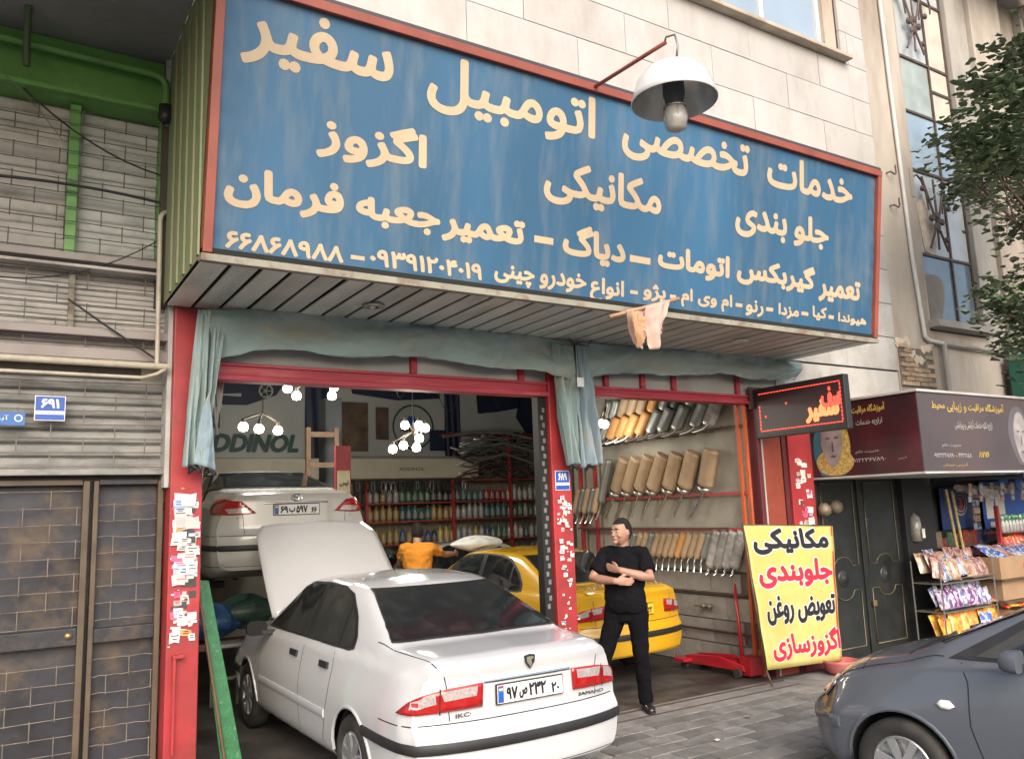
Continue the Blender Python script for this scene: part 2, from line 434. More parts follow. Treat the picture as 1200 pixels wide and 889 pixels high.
def plate(root, c, u, v, w, h, digits, mat=None, parts=True):
    c = Vector(c); u = Vector(u).normalized(); v = Vector(v).normalized(); n = u.cross(v)
    p = MB().obox(c, u * (w / 2 + .008), v * (h / 2 + .008), n * .006).build('number_plate', RUB, root, bevel=.003)
    MB().obox(c + n * .006, u * w / 2, v * h / 2, n * .003).build('plate_face', mat or PLATE, p)
    o = c + n * .0092 - u * w / 2 - v * h / 2
    q = lambda nm, m, a, b, d, e: MB().add([o + n * .0008 + u * a + v * d, o + n * .0008 + u * b + v * d, o + n * .0008 + u * b + v * e, o + n * .0008 + u * a + v * e], [(0, 1, 2, 3)]).build(nm, m, p, fix=False)
    q('country_band', PBLUE, .004, .045, .004, h - .004)
    if parts:
        for m, a in ((PGREEN, .62), (PLATE, .72), (PRED, .82)):
            MB().add([o + n * .0014 + u * .01 + v * (h * a), o + n * .0014 + u * .039 + v * (h * a), o + n * .0014 + u * .039 + v * (h * (a + .1)), o + n * .0014 + u * .01 + v * (h * (a + .1))], [(0, 1, 2, 3)]).build('flag_band', m, p, fix=False)
    for t, a, b, d, e, bold in digits:
        bold = bold * .45; e = min(.9, e + .06) if e > .5 else e; d = max(.09, d - .06)
        text(t, INK, p, o, u, v, (a * w, b * w, d * h, e * h), bold, .0012)
    return p

SEDAN = dict(L=4.5, arch=.335, wheels=[(.96, .30), (3.63, .30)], cx=1.0,
    ztop=[(0, 1.00), (.04, 1.045), (.40, 1.065), (.56, 1.07), (.60, 1.08), (1.32, 1.405), (1.6, 1.445), (2.1, 1.465), (2.5, 1.44), (2.60, 1.41), (3.28, 1.04), (3.35, 1.01), (3.9, .95), (4.2, .88), (4.42, .77), (4.5, .68)],
    yroof=[(0, .66), (.54, .70), (1.32, .575), (1.8, .59), (2.5, .57), (3.28, .70), (3.6, .68), (4.3, .6), (4.5, .52)],
    drop=[(0, .03), (.7, .025), (1.3, .05), (2.5, .05), (3.3, .025), (4.5, .05)],
    zbelt=[(0, .93), (1, .965), (2, .95), (3.2, .93), (3.9, .86), (4.5, .66)],
    ybelt=[(0, .70), (.3, .765), (1.5, .80), (3, .80), (4, .76), (4.5, .62)],
    ymax=[(0, .775), (.15, .83), (.4, .85), (1, .86), (3.5, .86), (4.2, .83), (4.5, .74)],
    zs=[(0, .33), (.35, .25), (.5, .22), (4, .2), (4.5, .24)],
    rear=([.2, .35, .60, .64, .92, .98, 1.04], [.03, -.035, -.045, .0, .0, -.015, .03]), rb=.15,
    front=([.2, .4, .55, .6, .7, .9], [.04, 0, 0, .04, .08, .2]), fb=.25)

def sedan(name, label, cat, paint, digits, group=None, lamp='samand', plate_mat=None, P=None, full=True):
    P = P or SEDAN; c = Car(P); root = thing(name, label, cat, group=group)
    c.body(paint, root); wells(c, root)
    for x, z in P['wheels']:
        for sg in (1, -1): wheel(root, x, sg * (P.get('yw', .83) + .015), z, P.get('tr', .295), P.get('rr', .19))
    # glass
    rw = P.get('rw', [(-.655, 1.09), (-.50, 1.378), (.50, 1.378), (.655, 1.09)])
    c.patch('window_seal', RUB, root, 'B', [(rw[0][0] - .012, rw[0][1] - .01), (rw[1][0] - .012, rw[1][1] + .006), (rw[2][0] + .012, rw[2][1] + .006), (rw[3][0] + .012, rw[3][1] - .01)], .007, .03)
    c.patch('rear_window', GLASS, root, 'B', rw, .011, .04)
    ww = P.get('ww', [(-.68, 1.06), (-.50, 1.375), (.50, 1.375), (.68, 1.06)])
    c.patch('windscreen', GLASS, root, 'F', ww, .005)
    sw = P.get('sw', [[(2.09, .985), (3.10, .985), (2.85, 1.17), (2.62, 1.31), (2.45, 1.365), (2.09, 1.383)], [(1.40, 1.0), (1.99, .987), (1.99, 1.385), (1.72, 1.375), (1.50, 1.33), (1.42, 1.28)], [(1.15, 1.02), (1.20, 1.0), (1.365, 1.0), (1.385, 1.26), (1.27, 1.18), (1.17, 1.08)]])
    seal = P.get('seal', [(1.11, 1.0), (1.17, .983), (3.19, .966), (2.88, 1.18), (2.63, 1.335), (2.45, 1.388), (2.05, 1.403), (1.68, 1.392), (1.48, 1.35), (1.25, 1.20), (1.13, 1.08)])
    for m in 'LR':
        c.patch('window_seal', RUB, root, m, seal, .005, .035)
        for w in sw: c.patch('side_window', GLASS, root, m, w, .009, .04)
        for ln in P.get('gaps', [[(2.05, .97), (2.05, .25)], [(3.16, .95), (3.19, .75), (3.14, .25)], [(1.40, 1.0), (1.36, .86), (1.38, .68), (1.46, .45), (1.54, .27)], [(1.45, .245), (3.2, .245)]]):
            c.strip('panel_gap', GAP, root, m, ln, .007)
        for xw, zw in P['wheels']:
            Rl = P['arch'] + .016; c.strip('arch_lip', paint, root, m, [(xw + Rl * math.cos(t_), zw + Rl * math.sin(t_)) for t_ in [i * math.pi / 14 for i in range(15)]], .022, h=.010)
        for x in P.get('handles', (2.24, 1.52)):
            c.patch('door_handle', RUB, root, m, [(x - .085, .83), (x + .085, .83), (x + .085, .875), (x - .085, .875)], .004, thick=.016, smooth=False)
        mz = P.get('mz', .98); sg = 1 if m == 'L' else -1; mx = P.get('mx', 2.98)
        mb = MB().lathe([(0, -.06), (.045, -.055), (.07, -.03), (.08, .02), (.078, .04), (0, .04)], (0, 0, 0), (1, 0, 0), 24)
        sq = lambda q: math.copysign(abs(q / .08) ** .62 * .08, q)
        mb.v = [(mx - x, sg * (.94 + sq(y) * 1.15), mz + sq(z) * .78) for x, y, z in mb.v]
        mi = mb.build('wing_mirror', M('mirror shell ' + name, tuple(P.get('mcol', (.012, .012, .013))), .6, spec=.25), root, smooth=True, auto=40)
        MB().obox((mx - .02, sg * .84, mz - .04), (.03, 0, 0), (0, .06, 0), (0, 0, .02)).build('mirror_foot', RUB, mi, bevel=.008)
    # boot lid gaps
    c.strip('panel_gap', GAP, root, 'T', [(.8, .70), (.35, .665), (.06, .63)], .007); c.strip('panel_gap', GAP, root, 'T', [(.8, -.70), (.35, -.665), (.06, -.63)], .007)
    c.strip('panel_gap', GAP, root, 'T', [(3.32, -.66), (3.32, .66)], .01)
    for sg in (1, -1):
        c.strip('panel_gap', GAP, root, 'B', [(sg * .60, .99), (sg * .575, .88), (sg * .56, .68)], .006)
        c.strip('panel_gap', GAP, root, 'T', [(3.32, sg * .66), (4.1, sg * .60)], .007)
    c.strip('panel_gap', GAP, root, 'WB', [(-58, .665), (58, .665)], .007, ka=.015)
    k = .0155
    if lamp == 'samand':
        for sg in (1, -1):
            q = lambda pts: [(sg * a, z) for a, z in pts]
            a = c.patch('tail_light', RED, root, 'WB', q([(P.get('li', 19.5), .745), (34, .737), (44, .73), (47, .736), (42.5, .80), (38, .845), (31, .872), (P.get('li', 19.5) - .5, .885)]), .006, .03, k, thick=.012)
            c.patch('clear_lens', CLEAR, a, 'WB', q([(P.get('li', 19.5) + 2, .815), (32, .80), (33, .858), (P.get('li', 19.5) + 1.5, .872)]), .020, .03, k)
            c.patch('clear_lens', CLEAR, a, 'WB', q([(34.5, .79), (42, .76), (41.5, .80), (37, .845), (34.5, .855)]), .020, .03, k)
            c.strip('lamp_seam', GAP, a, 'WB', [(sg * 33.2, .875), (sg * 33.5, .725)], .008, .021)
    c.strip('bumper_strip', RUB, root, 'WB', [(-72, .55), (-40, .535), (0, .53), (40, .535), (72, .55)], .062, h=.018, ka=k, seg=.05)
    c.strip('panel_gap', GAP, root, 'WB', [(-60, .345), (0, .335), (60, .345)], .006, ka=k)
    c.strip('bumper_strip', P.get('fstrip', RUB), root, 'WF', [(-P.get('fs', 70), .5), (P.get('fs', 70), .5)], .07, h=.02, ka=k)
    for sg in (1, -1):
        c.patch('headlight', CLEAR, root, 'WF', [(sg * 20, .64), (sg * 42, .65), (sg * 45, .74), (sg * 20, .74)], .006, .04, k)
    c.patch('grille', RUB, root, 'WF', [(-17, .63), (17, .63), (17, .72), (-17, .72)], .004, .05, k)
    if full:
        for sg in (1, -1):
            c.strip('side_moulding', paint, root, 'L' if sg > 0 else 'R', [(1.45, .52), (3.15, .52)], .06, h=.012)
    if digits: 
        h, n = c.ray('B', 0, P.get('pz', .80)); plate(root, h + Vector((-.012, 0, 0)), (0, -1, 0), (.0, 0, 1), .50, .11, digits, plate_mat)
    return root, c

# ---------------------------------------------------------------- ground
YF = 6.64
ASPH = M('asphalt', (.12, .118, .115), .9, 0, .25, 30, dirt=(.09, .085, .08), damt=.6, dscale=1.5, bump=.6, bscale=220)
PAVE = M('paving bed', (.06, .058, .055), .9, 0, .2, 12)
TILE = M('grey paver', (.185, .178, .168), .8, 0, .22, 9, dirt=(.07, .067, .064), damt=.85, dscale=1.0, dlo=.48, dhi=.66, bump=.35, bscale=60, rnd=.22)
CONC = M('worn concrete', (.22, .21, .20), .85, 0, .2, 6, dirt=(.08, .075, .07), damt=.7, dscale=2, bump=.4, bscale=50)
GFLOOR = M('oily garage floor', (.085, .078, .072), .5, 0, .3, 4, dirt=(.018, .016, .015), damt=.9, dscale=1.6, dlo=.42, dhi=.62, bump=.3, bscale=30)
tag(MB().grid(lambda u, v: (-300 + 600 * u, -300 + 600 * v, -.055), 4, 4).build('road', ASPH), kind='structure')
tag(MB().box(-30, 60, 3.9, 6.02, -.20, -.012).build('sidewalk', PAVE, bevel=.01), kind='structure')
swk = bpy.data.objects['sidewalk']
tag(MB().box(-30, 60, 3.72, 3.898, -.20, -.02).build('kerb', CONC, bevel=.02), kind='structure')
tag(MB().box(-30, 60, 6.022, 6.50, -.2, .0).build('threshold', CONC, bevel=.008), kind='structure')
tag(MB().box(1.0, 10.2, 6.502, 14.4, -.2, -.008).build('floor', GFLOOR, bevel=.004), kind='structure')
B('steel_rail', M('rusty steel', (.12, .085, .065), .6, .6, .3, 12), bpy.data.objects['threshold'], 4.9, 7.4, 6.40, 6.43, -.01, .006)
B('steel_rail', MATS['rusty steel'], bpy.data.objects['threshold'], 4.9, 7.4, 6.18, 6.20, -.01, .005)
pm = MB().box(-.193, .193, -.093, .093, -.02, .0).mesh('paver'); pm.materials.append(TILE)
bm = bmesh.new(); bm.from_mesh(pm); bmesh.ops.bevel(bm, geom=[e for e in bm.edges if all(v.co.z > -.001 for v in e.verts)], offset=.006, segments=1, affect='EDGES'); bm.to_mesh(pm); bm.free()
n = 0
for r in range(10):
    y = 5.92 - r * .2
    for k in range(26):
        x = 3.25 + k * .4 + (.2 if r % 2 else 0)
        if x > 11.2 or (r > 6 and x > 8.5): continue
        o = bpy.data.objects.new('paver', pm); COL.objects.link(o)
        o.location = (x, y, .002 + random.uniform(-.002, .002)); o.rotation_euler = (random.uniform(-.006, .006), random.uniform(-.006, .006), random.uniform(-.006, .006)); attach(o, swk); n += 1

# ---------------------------------------------------------------- building shell
MARB = M('marble slab', (.44, .42, .395), .5, 0, .05, 3, dirt=(.31, .27, .235), damt=.7, dscale=1.8, dlo=.48, dhi=.72, stretch=(1, 1, .45), rnd=.05, bump=.08, bscale=40)
MARBJ = M('marble joint', (.07, .06, .05), .9)
PLAS = M('old plaster', (.44, .37, .30), .9, 0, .12, 3, dirt=(.20, .15, .11), damt=.7, dscale=1.3, dlo=.47, dhi=.7, stretch=(1, 1, .35), bump=.35, bscale=25)
PLASG = M('grey white plaster', (.44, .435, .42), .85, 0, .08, 3, dirt=(.24, .21, .18), damt=.75, dscale=1.6, dlo=.45, dhi=.7, bump=.3, bscale=20)
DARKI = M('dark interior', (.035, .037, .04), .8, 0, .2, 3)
INWALL = M('workshop wall paint', (.34, .32, .27), .8, 0, .12, 3, dirt=(.14, .12, .10), damt=.6, dscale=1.4, bump=.2, bscale=20)
CEIL = M('dirty ceiling', (.17, .16, .145), .85, 0, .15, 2, dirt=(.07, .06, .055), damt=.7, dscale=1.5)
FASC = M('grey fascia panel', (.33, .34, .33), .7, 0, .1, 3, dirt=(.16, .15, .14), damt=.6, dscale=2, stretch=(1, 1, .4))
bld = thing('garage_building', 'pale marble clad building over the open car workshop with the big blue sign', 'building', (6, YF, 0))
for a in ((1.0, 10.5, 3.62, 8.13), (1.0, 6.2, 8.13, 10.05), (9.95, 10.5, 8.13, 10.05), (1.0, 10.5, 10.05, 14)): B('wall_core', MARBJ, bld, a[0], a[1], YF + .04, 7.1, a[2], a[3])
B('window_back', M('room behind window', (.12, .13, .13), .8), bld, 6.2, 9.95, YF + .45, YF + .5, 8.1, 10.1)
B('wall_core', PLASG, bld, 7.98, 10.49, YF + .01, 6.9, 2.6, 3.62)
# marble courses
mcourses = [3.62, 4.10, 4.58, 5.07, 5.57, 6.07, 6.56, 7.06, 7.57, 8.07, 8.57, 9.07, 9.57, 10.07, 10.57, 11.07]
mcourses[0] = 3.64
for i, z in enumerate(mcourses[:-1]):
    z1 = mcourses[i + 1]; x = 1.0 + (.7 if i % 2 else 0) - 1.4
    if z < 5.0: rng = (8.02, 10.5)
    else: rng = (1.0, 10.5)
    while x < 10.5:
        a, b = max(x, rng[0]), min(x + 1.4, rng[1]); x += 1.4
        if b - a < .05: continue
        segs = [(a, b)]
        if z > 8.0 and z < 10: segs = [(p, q) for p, q in ((a, min(b, 6.2)), (max(a, 9.95), b)) if q - p > .04]
        for p, q in segs:
            MB().box(p + .004, q - .004, YF + random.uniform(-.002, .002), YF + .05, z + .005, z1 - .005).build('marble_slab' if z >= 5 else 'plaster_panel', MARB if z >= 5 else PLASG, bld)
# upper window
wd = bpy.data.objects.new('window', None); COL.objects.link(wd); wd.location = (8, YF, 8.2); attach(wd, bld)
WFR = M('white window frame', (.62, .60, .56), .5, 0, .06, 5, dirt=(.35, .32, .28), damt=.4)
WGL = M('sky window glass', (.36, .44, .50), .08, .25, .1, 1, coat=1)
B('window_reveal', PLAS, bld, 9.70, 9.949, YF + .06, YF + .4, 8.08, 10.05)
B('window_sill', PLAS, wd, 6.1, 10.02, YF - .14, YF + .3, 8.075, 8.13, bevel=.008)
for x in (6.25, 7.35, 8.42, 9.62): B('frame', WFR, wd, x, x + .08, YF + .12, YF + .18, 8.135, 10.05)
B('frame', WFR, wd, 6.331, 9.619, YF + .121, YF + .179, 8.135, 8.22)
for x0, x1 in ((6.33, 7.35), (7.43, 8.42), (8.5, 9.62)): B('pane', WGL, wd, x0, x1, YF + .145, YF + .155, 8.22, 10.05)
# interior
B('interior_wall', INWALL, bld, .94, 1.10, YF + .33, 14.4, -.1, 4.6)
B('interior_wall', INWALL, bld, .88, 10.2, 14.3, 14.5, -.1, 4.6)
B('interior_wall', INWALL, bld, 7.50, 7.70, YF + .12, 10.2, 1.12, 3.64)
B('interior_wall', INWALL, bld, 7.70, 10.2, 10.0, 10.2, -.1, 4.6)
B('interior_wall', INWALL, bld, 10.0, 10.2, 10.2, 14.3, -.1, 4.6)
B('interior_ceiling', CEIL, bld, .9, 10.2, YF + .42, 14.5, 4.6, 4.7)
B('interior_wall', CEIL, bld, .9, 10.2, 7.1, 7.2, 3.64, 4.6)
blk = M('concrete block', (.30, .28, .245), .9, 0, .12, 6, dirt=(.13, .11, .09), damt=.6, dscale=2, rnd=.1, bump=.3, bscale=40)
B('block_wall_core', M('mortar', (.13, .12, .105), .95, 0, .2, 8), bld, 7.51, 7.7, YF + .12, 10.2, -.01, 1.11)
bmz = MB().box(-.02, .0, -.235, .235, -.13, .13).mesh('block'); bmz.materials.append(blk)
for r in range(4):
    for k in range(7):
        y = 7.0 + k * .48 + (.24 if r % 2 else 0)
        instance_ = bpy.data.objects.new('concrete_block', bmz); COL.objects.link(instance_); instance_.location = (7.506 + random.uniform(-.003, .003), y, .135 + r * .275); attach(instance_, bld)
# fascia above the beams
B('fascia_panel', FASC, bld, 1.34, 8.1, YF + .03, YF + .09, 3.14, 3.62)

# ---------------------------------------------------------------- red steel frame
REDP = M('red painted steel', (.36, .032, .038), .45, 0, .18, 4, dirt=(.16, .035, .03), damt=.75, dscale=3, dlo=.46, dhi=.70, bump=.15, bscale=25)
REDB = M('faded red beam', (.36, .03, .05), .5, 0, .2, 5, dirt=(.50, .22, .22), damt=.45, dscale=5, stretch=(.25, 1, 2))
ORNG = M('orange rack paint', (.50, .10, .03), .5, 0, .15, 6, dirt=(.25, .07, .04), damt=.5)
BRWN = M('brown red panel', (.27, .055, .03), .5, 0, .1, 4, dirt=(.15, .035, .025), damt=.5)
PAPER = M('sticker paper', (.68, .66, .62), .7, 0, .1, 20, rnd=.15)
PAPERS = [PAPER, M('pale blue sticker', (.40, .50, .62), .6), M('pink sticker', (.62, .12, .25), .6), M('orange sticker', (.72, .28, .10), .6), M('black sticker', (.05, .05, .05), .5), M('grey sticker', (.45, .45, .44), .6)]
def stickers(parent, x0, x1, z0, z1, y, n, seed, w=(.03, .09)):
    rnd = random.Random(seed)
    for k in range(n):
        a = rnd.uniform(*w) / 2; b = a * rnd.uniform(.45, 1.1); cx = rnd.uniform(x0 + a, x1 - a); cz = rnd.uniform(z0, z1); t = rnd.uniform(-.06, .06)
        yy = y - .0008 - k * .00035; c = Vector((cx, yy, cz)); u = Vector((math.cos(t), 0, math.sin(t))); v = Vector((-math.sin(t), 0, math.cos(t)))
        pts = [c + u * (a * i * rnd.uniform(.8, 1.05)) + v * (b * j * rnd.uniform(.7, 1.05)) for i, j in ((-1, -1), (0, -1), (1, -1), (1, .2), (1, 1), (.2, 1), (-1, 1))]
        s_ = MB().add([tuple(p) for p in pts], [tuple(range(7))]).build('sticker', PAPERS[rnd.choices(range(6), (10, 2, 1, 1, 1, 2))[0]], parent, fix=False)
        if b > .018 and rnd.random() < .65:
            for m in range(2):
                zz = cz + b * (.4 - .6 * m); l = a * rnd.uniform(.4, .75)
                MB().add([(cx - l, yy - .0003, zz - .003), (cx + l, yy - .0003, zz - .003), (cx + l, yy - .0003, zz + .004), (cx - l, yy - .0003, zz + .004)], [(0, 1, 2, 3)]).build('printed_line', random.Random(seed + k).choice([INK, PBLUE, PRED]), s_, fix=False)
col = thing('steel_column', 'tall red steel column covered in torn stickers beside the dark gates', 'column', (1.24, YF, 0))
B('column_body', REDP, col, 1.12, 1.35, YF - .02, YF + .22, -.05, 3.6, bevel=.008)
stickers(col, 1.13, 1.34, 1.50, 2.12, YF - .021, 84, 3, (.03, .12)); stickers(col, 1.14, 1.33, 1.10, 1.5, YF - .021, 26, 33, (.02, .08)); stickers(col, 1.13, 1.34, 1.0, 2.2, YF - .021, 30, 41, (.012, .03))
B('pull_handle', REDP, col, 1.165, 1.185, YF - .07, YF - .055, .3, .96, bevel=.004); B('handle_bracket', REDP, col, 1.16, 1.24, YF - .075, YF - .019, .96, .985, bevel=.004)
col2 = thing('steel_column', 'red steel column with peeling stickers between the two workshop openings', 'column', (4.7, YF, 0))
B('column_body', REDP, col2, 4.60, 4.83, YF - .02, YF + .2, -.05, 3.6, bevel=.008)
B('perforated_strip', M('black slotted rail', (.03, .03, .03), .5, .5), col2, 4.49, 4.585, YF + .02, YF + .12, -.02, 3.1)
for k in range(26): B('slot', M('slot pale', (.16, .155, .15), .7), col2, 4.515 + .02 * (k % 2), 4.545 + .02 * (k % 2), YF + .0165, YF + .021, 1.0 + k * .075, 1.045 + k * .075)
_pp = PAPERS[:]; PAPERS[1:4] = [PAPERS[0], PAPERS[5], PAPERS[0]]; stickers(col2, 4.62, 4.81, .8, 2.05, YF - .021, 60, 9, (.012, .06)); PAPERS[:] = _pp
def house_number(x0, x1, z0, z1, y, num, label, parent=None):
    t = thing('house_number_plate', label, 'number plate', ((x0 + x1) / 2, y, z0))
    B('backing', PLATE, t, x0, x1, y - .006, y, z0, z1)
    h = z1 - z0
    B('blue_field', PBLUE, t, x0 + .006, x1 - .006, y - .008, y - .0061, z0 + h * .40, z1 - .006); B('blue_field', PBLUE, t, x0 + .006, x1 - .006, y - .008, y - .0061, z0 + .006, z0 + h * .25)
    text(num, PLATE, t, (x0, y - .008, z0), (1, 0, 0), (0, 0, 1), ((x1 - x0) * .2, (x1 - x0) * .8, h * .50, h * .88), .02, .001)
    text('پلاک شهرداری', INK, t, (x0, y - .0062, z0), (1, 0, 0), (0, 0, 1), ((x1 - x0) * .2, (x1 - x0) * .8, h * .28, h * .37), 0, .0005)
house_number(4.63, 4.80, 2.11, 2.30, YF - .023, '۶۸۹', 'small blue and white house number 689 plate on the middle red column')
col3 = thing('steel_column', 'red steel column with white stickers right of the brown panel', 'column', (8.2, YF, 0))
B('column_body', REDP, col3, 8.02, 8.42, YF - .06, YF + .15, -.05, 2.95, bevel=.008); B('flange', REDP, col3, 8.42, 8.45, YF - .04, YF + .1, -.05, 2.9)
stickers(col3, 8.08, 8.38, 1.55, 2.4, YF - .061, 30, 14, (.05, .12))
def beam(x0, x1, z0, z1, label, posts):
    t = thing('steel_beam', label, 'beam', ((x0 + x1) / 2, YF, z0)); h = z1 - z0
    B('beam_web', REDB, t, x0, x1, YF - .0, YF + .12, z0 + h * .3, z1, bevel=.006); B('beam_flange', REDB, t, x0, x1, YF - .035, YF + .12, z0, z0 + h * .3, bevel=.006)
    B('beam_ridge', REDB, t, x0, x1, YF - .02, YF, z1 - .03, z1 - .005, bevel=.004)
    for x in posts: B('stub_post', REDB, t, x - .03, x + .03, YF - .01, YF + .028, z1, 3.5)
beam(1.36, 4.59, 3.03, 3.18, 'long faded red steel beam over the left workshop opening', (1.45, 3.15, 4.3))
beam(4.84, 7.98, 3.06, 3.17, 'red steel beam over the right workshop opening with muffler racks', (5.35, 5.85, 6.3, 7.3))
jmb = thing('door_jamb', 'brown red steel jamb panels between the muffler rack and the red column', 'door jamb', (7.8, YF, 0))
B('brown_panel', BRWN, jmb, 7.62, 7.93, YF - .02, YF + .08, -.02, 2.9, bevel=.006)
B('brown_post', M('dark maroon paint', (.10, .02, .025), .5, 0, .2), jmb, 7.50, 7.565, YF - .05, YF + .1, -.02, 3.05, bevel=.006); B('brown_post', PLASG, jmb, 7.575, 7.61, YF - .03, YF + .06, -.02, 3.05)
B('brown_post', MATS['dark maroon paint'], jmb, 7.94, 8.01, YF - .03, YF + .06, -.02, 2.95)

# ---------------------------------------------------------------- big sign box
sgn = thing('shop_sign', 'huge blue workshop sign with cream Persian lettering and a red frame above both openings', 'sign', (4.5, 5.3, 3.6))
BLUE = M('blue banner cloth', (.028, .105, .20), .55, 0, .2, 1.1, dirt=(.15, .185, .20), damt=.6, dscale=7, dlo=.47, dhi=.74, stretch=(1, 1, .09), bump=.12, bscale=6)
CREAM = M('cream lettering', (.50, .39, .255), .6, 0, .08, 3, dirt=(.42, .31, .21), damt=.5, stretch=(1, 1, .3))
FRED = M('sign frame red', (.27, .065, .04), .5, 0, .2, 3, dirt=(.22, .07, .05), damt=.5, dscale=4)
FWHT = M('sign edge cream', (.29, .28, .225), .7, 0, .15, 4, dirt=(.16, .09, .06), damt=.75, dscale=7, dlo=.48, dhi=.66)
SX0, SX1 = 1.04, 8.0
SP = lambda u, v, d=0: Vector((SX0 + u, 5.30, 3.60)) + Vector((0, -.1422, .9898)) * v + Vector((0, -.9898, -.1422)) * d
SVV = Vector((0, -.1422, .9898)); SL = SX1 - SX0; SH = 1.84
def sbox(name, mat, u0, u1, v0, v1, d0, d1, bevel=.004):
    c = (SP(u0, v0, d0) + SP(u1, v1, d1)) / 2
    return MB().obox(c, Vector(((u1 - u0) / 2, 0, 0)), SVV * ((v1 - v0) / 2), Vector((0, -.9898, -.1422)) * ((d1 - d0) / 2)).build(name, mat, sgn, bevel=bevel)
_rw = random.Random(4); _wr = [(_rw.uniform(.5, 7), _rw.uniform(1, 8), _rw.uniform(0, 6), _rw.uniform(.0006, .0014)) for _ in range(7)]
def ban(u, v):
    a, b = .05 + u * (SL - .1), .05 + v * (SH - .1)
    d = sum(h * math.sin(p * a + q * b + r) for p, q, r, h in _wr)
    e = max(0, .25 - a) + max(0, a - (SL - .3)) ; d += .004 * e * 4 * math.sin(b * 31 + a * 9)
    return SP(a, b, d)
MB().grid(ban, 150, 50).build('banner_cloth', BLUE, sgn, smooth=True)
sbox('frame_bar', FRED, 0, SL, SH - .055, SH + .01, -.05, .045); sbox('frame_bar', M('sign top flashing', (.05, .05, .055), .5), -.01, SL + .01, SH + .012, SH + .05, -.1, .02)
sbox('frame_bar', FRED, -.0, .06, .03, SH - .057, -.05, .043); sbox('frame_bar', FRED, SL - .06, SL, .03, SH - .057, -.05, .043)
sbox('frame_bar', FWHT, -.01, SL + .01, -.026, .022, -.05, .05)
# side cheek + back
GRNP = M('green painted panel', (.19, .25, .12), .5, 0, .12, 3, dirt=(.30, .26, .17), damt=.8, dscale=2, dlo=.42, dhi=.62, stretch=(1, 1, .3))
MB().add([SP(-.004, 0, -.05), Vector((SX0 - .004, YF, 3.60)), Vector((SX0 - .004, YF, 5.63)), Vector((SX0 - .004, 5.02, 5.63))], [(0, 1, 2, 3)]).build('side_cheek', GRNP, sgn)
for k, (y, m) in enumerate(((5.32, GRNP), (5.55, GRNP), (5.8, GRNP), (6.05, GRNP), (6.3, GRNP))):
    B('cheek_batten', m, sgn, SX0 - .02, SX0 - .006, y, y + .05, 3.62, 5.62)
MB().add([SP(SL, 0, -.05), Vector((SX1, YF, 3.60)), Vector((SX1, YF, 5.5)), SP(SL, SH, -.05)], [(0, 3, 2, 1)]).build('side_cheek', FWHT, sgn)
MB().add([SP(0, SH, -.05), SP(SL, SH, -.05), Vector((SX1, YF, 5.5)), Vector((SX0, YF, 5.5))], [(0, 1, 2, 3)]).build('top_cover', FASC, sgn)
SOFF = M('aluminium soffit slat', (.56, .585, .54), .45, .1, .12, 4, dirt=(.25, .26, .22), damt=.6, dscale=3, dlo=.5, dhi=.7, stretch=(1, .3, 1), rnd=.1)
B('soffit_backing', M('soffit gap', (.012, .014, .012), .9), sgn, SX0, SX1, 5.27, YF, 3.615, 3.66)
sm = MB().box(-.083, .083, -.64, .64, -.006, .006).mesh('slat'); sm.materials.append(SOFF)
x = SX0 + .1
while x < SX1 - .05:
    o = bpy.data.objects.new('soffit_slat', sm); COL.objects.link(o); o.location = (x, 5.96, 3.597 + random.uniform(-.003, .003)); o.rotation_euler = (random.uniform(-.003, .003), random.uniform(-.015, .015), random.uniform(-.004, .004)); attach(o, sgn); x += .2
for x, y in ((2.48, 5.95), (6.47, 5.8)):
    MB().lathe([(.03, -.0), (.075, -.004), (.09, -.012), (.085, -.024), (.05, -.03), (.045, -.012), (0, -.012)], (x, y, 3.592), (0, 0, 1), 20).build('downlight', SOFF if x > 5 else M('chipped chrome', (.4, .4, .38), .3, .8), sgn, smooth=True)
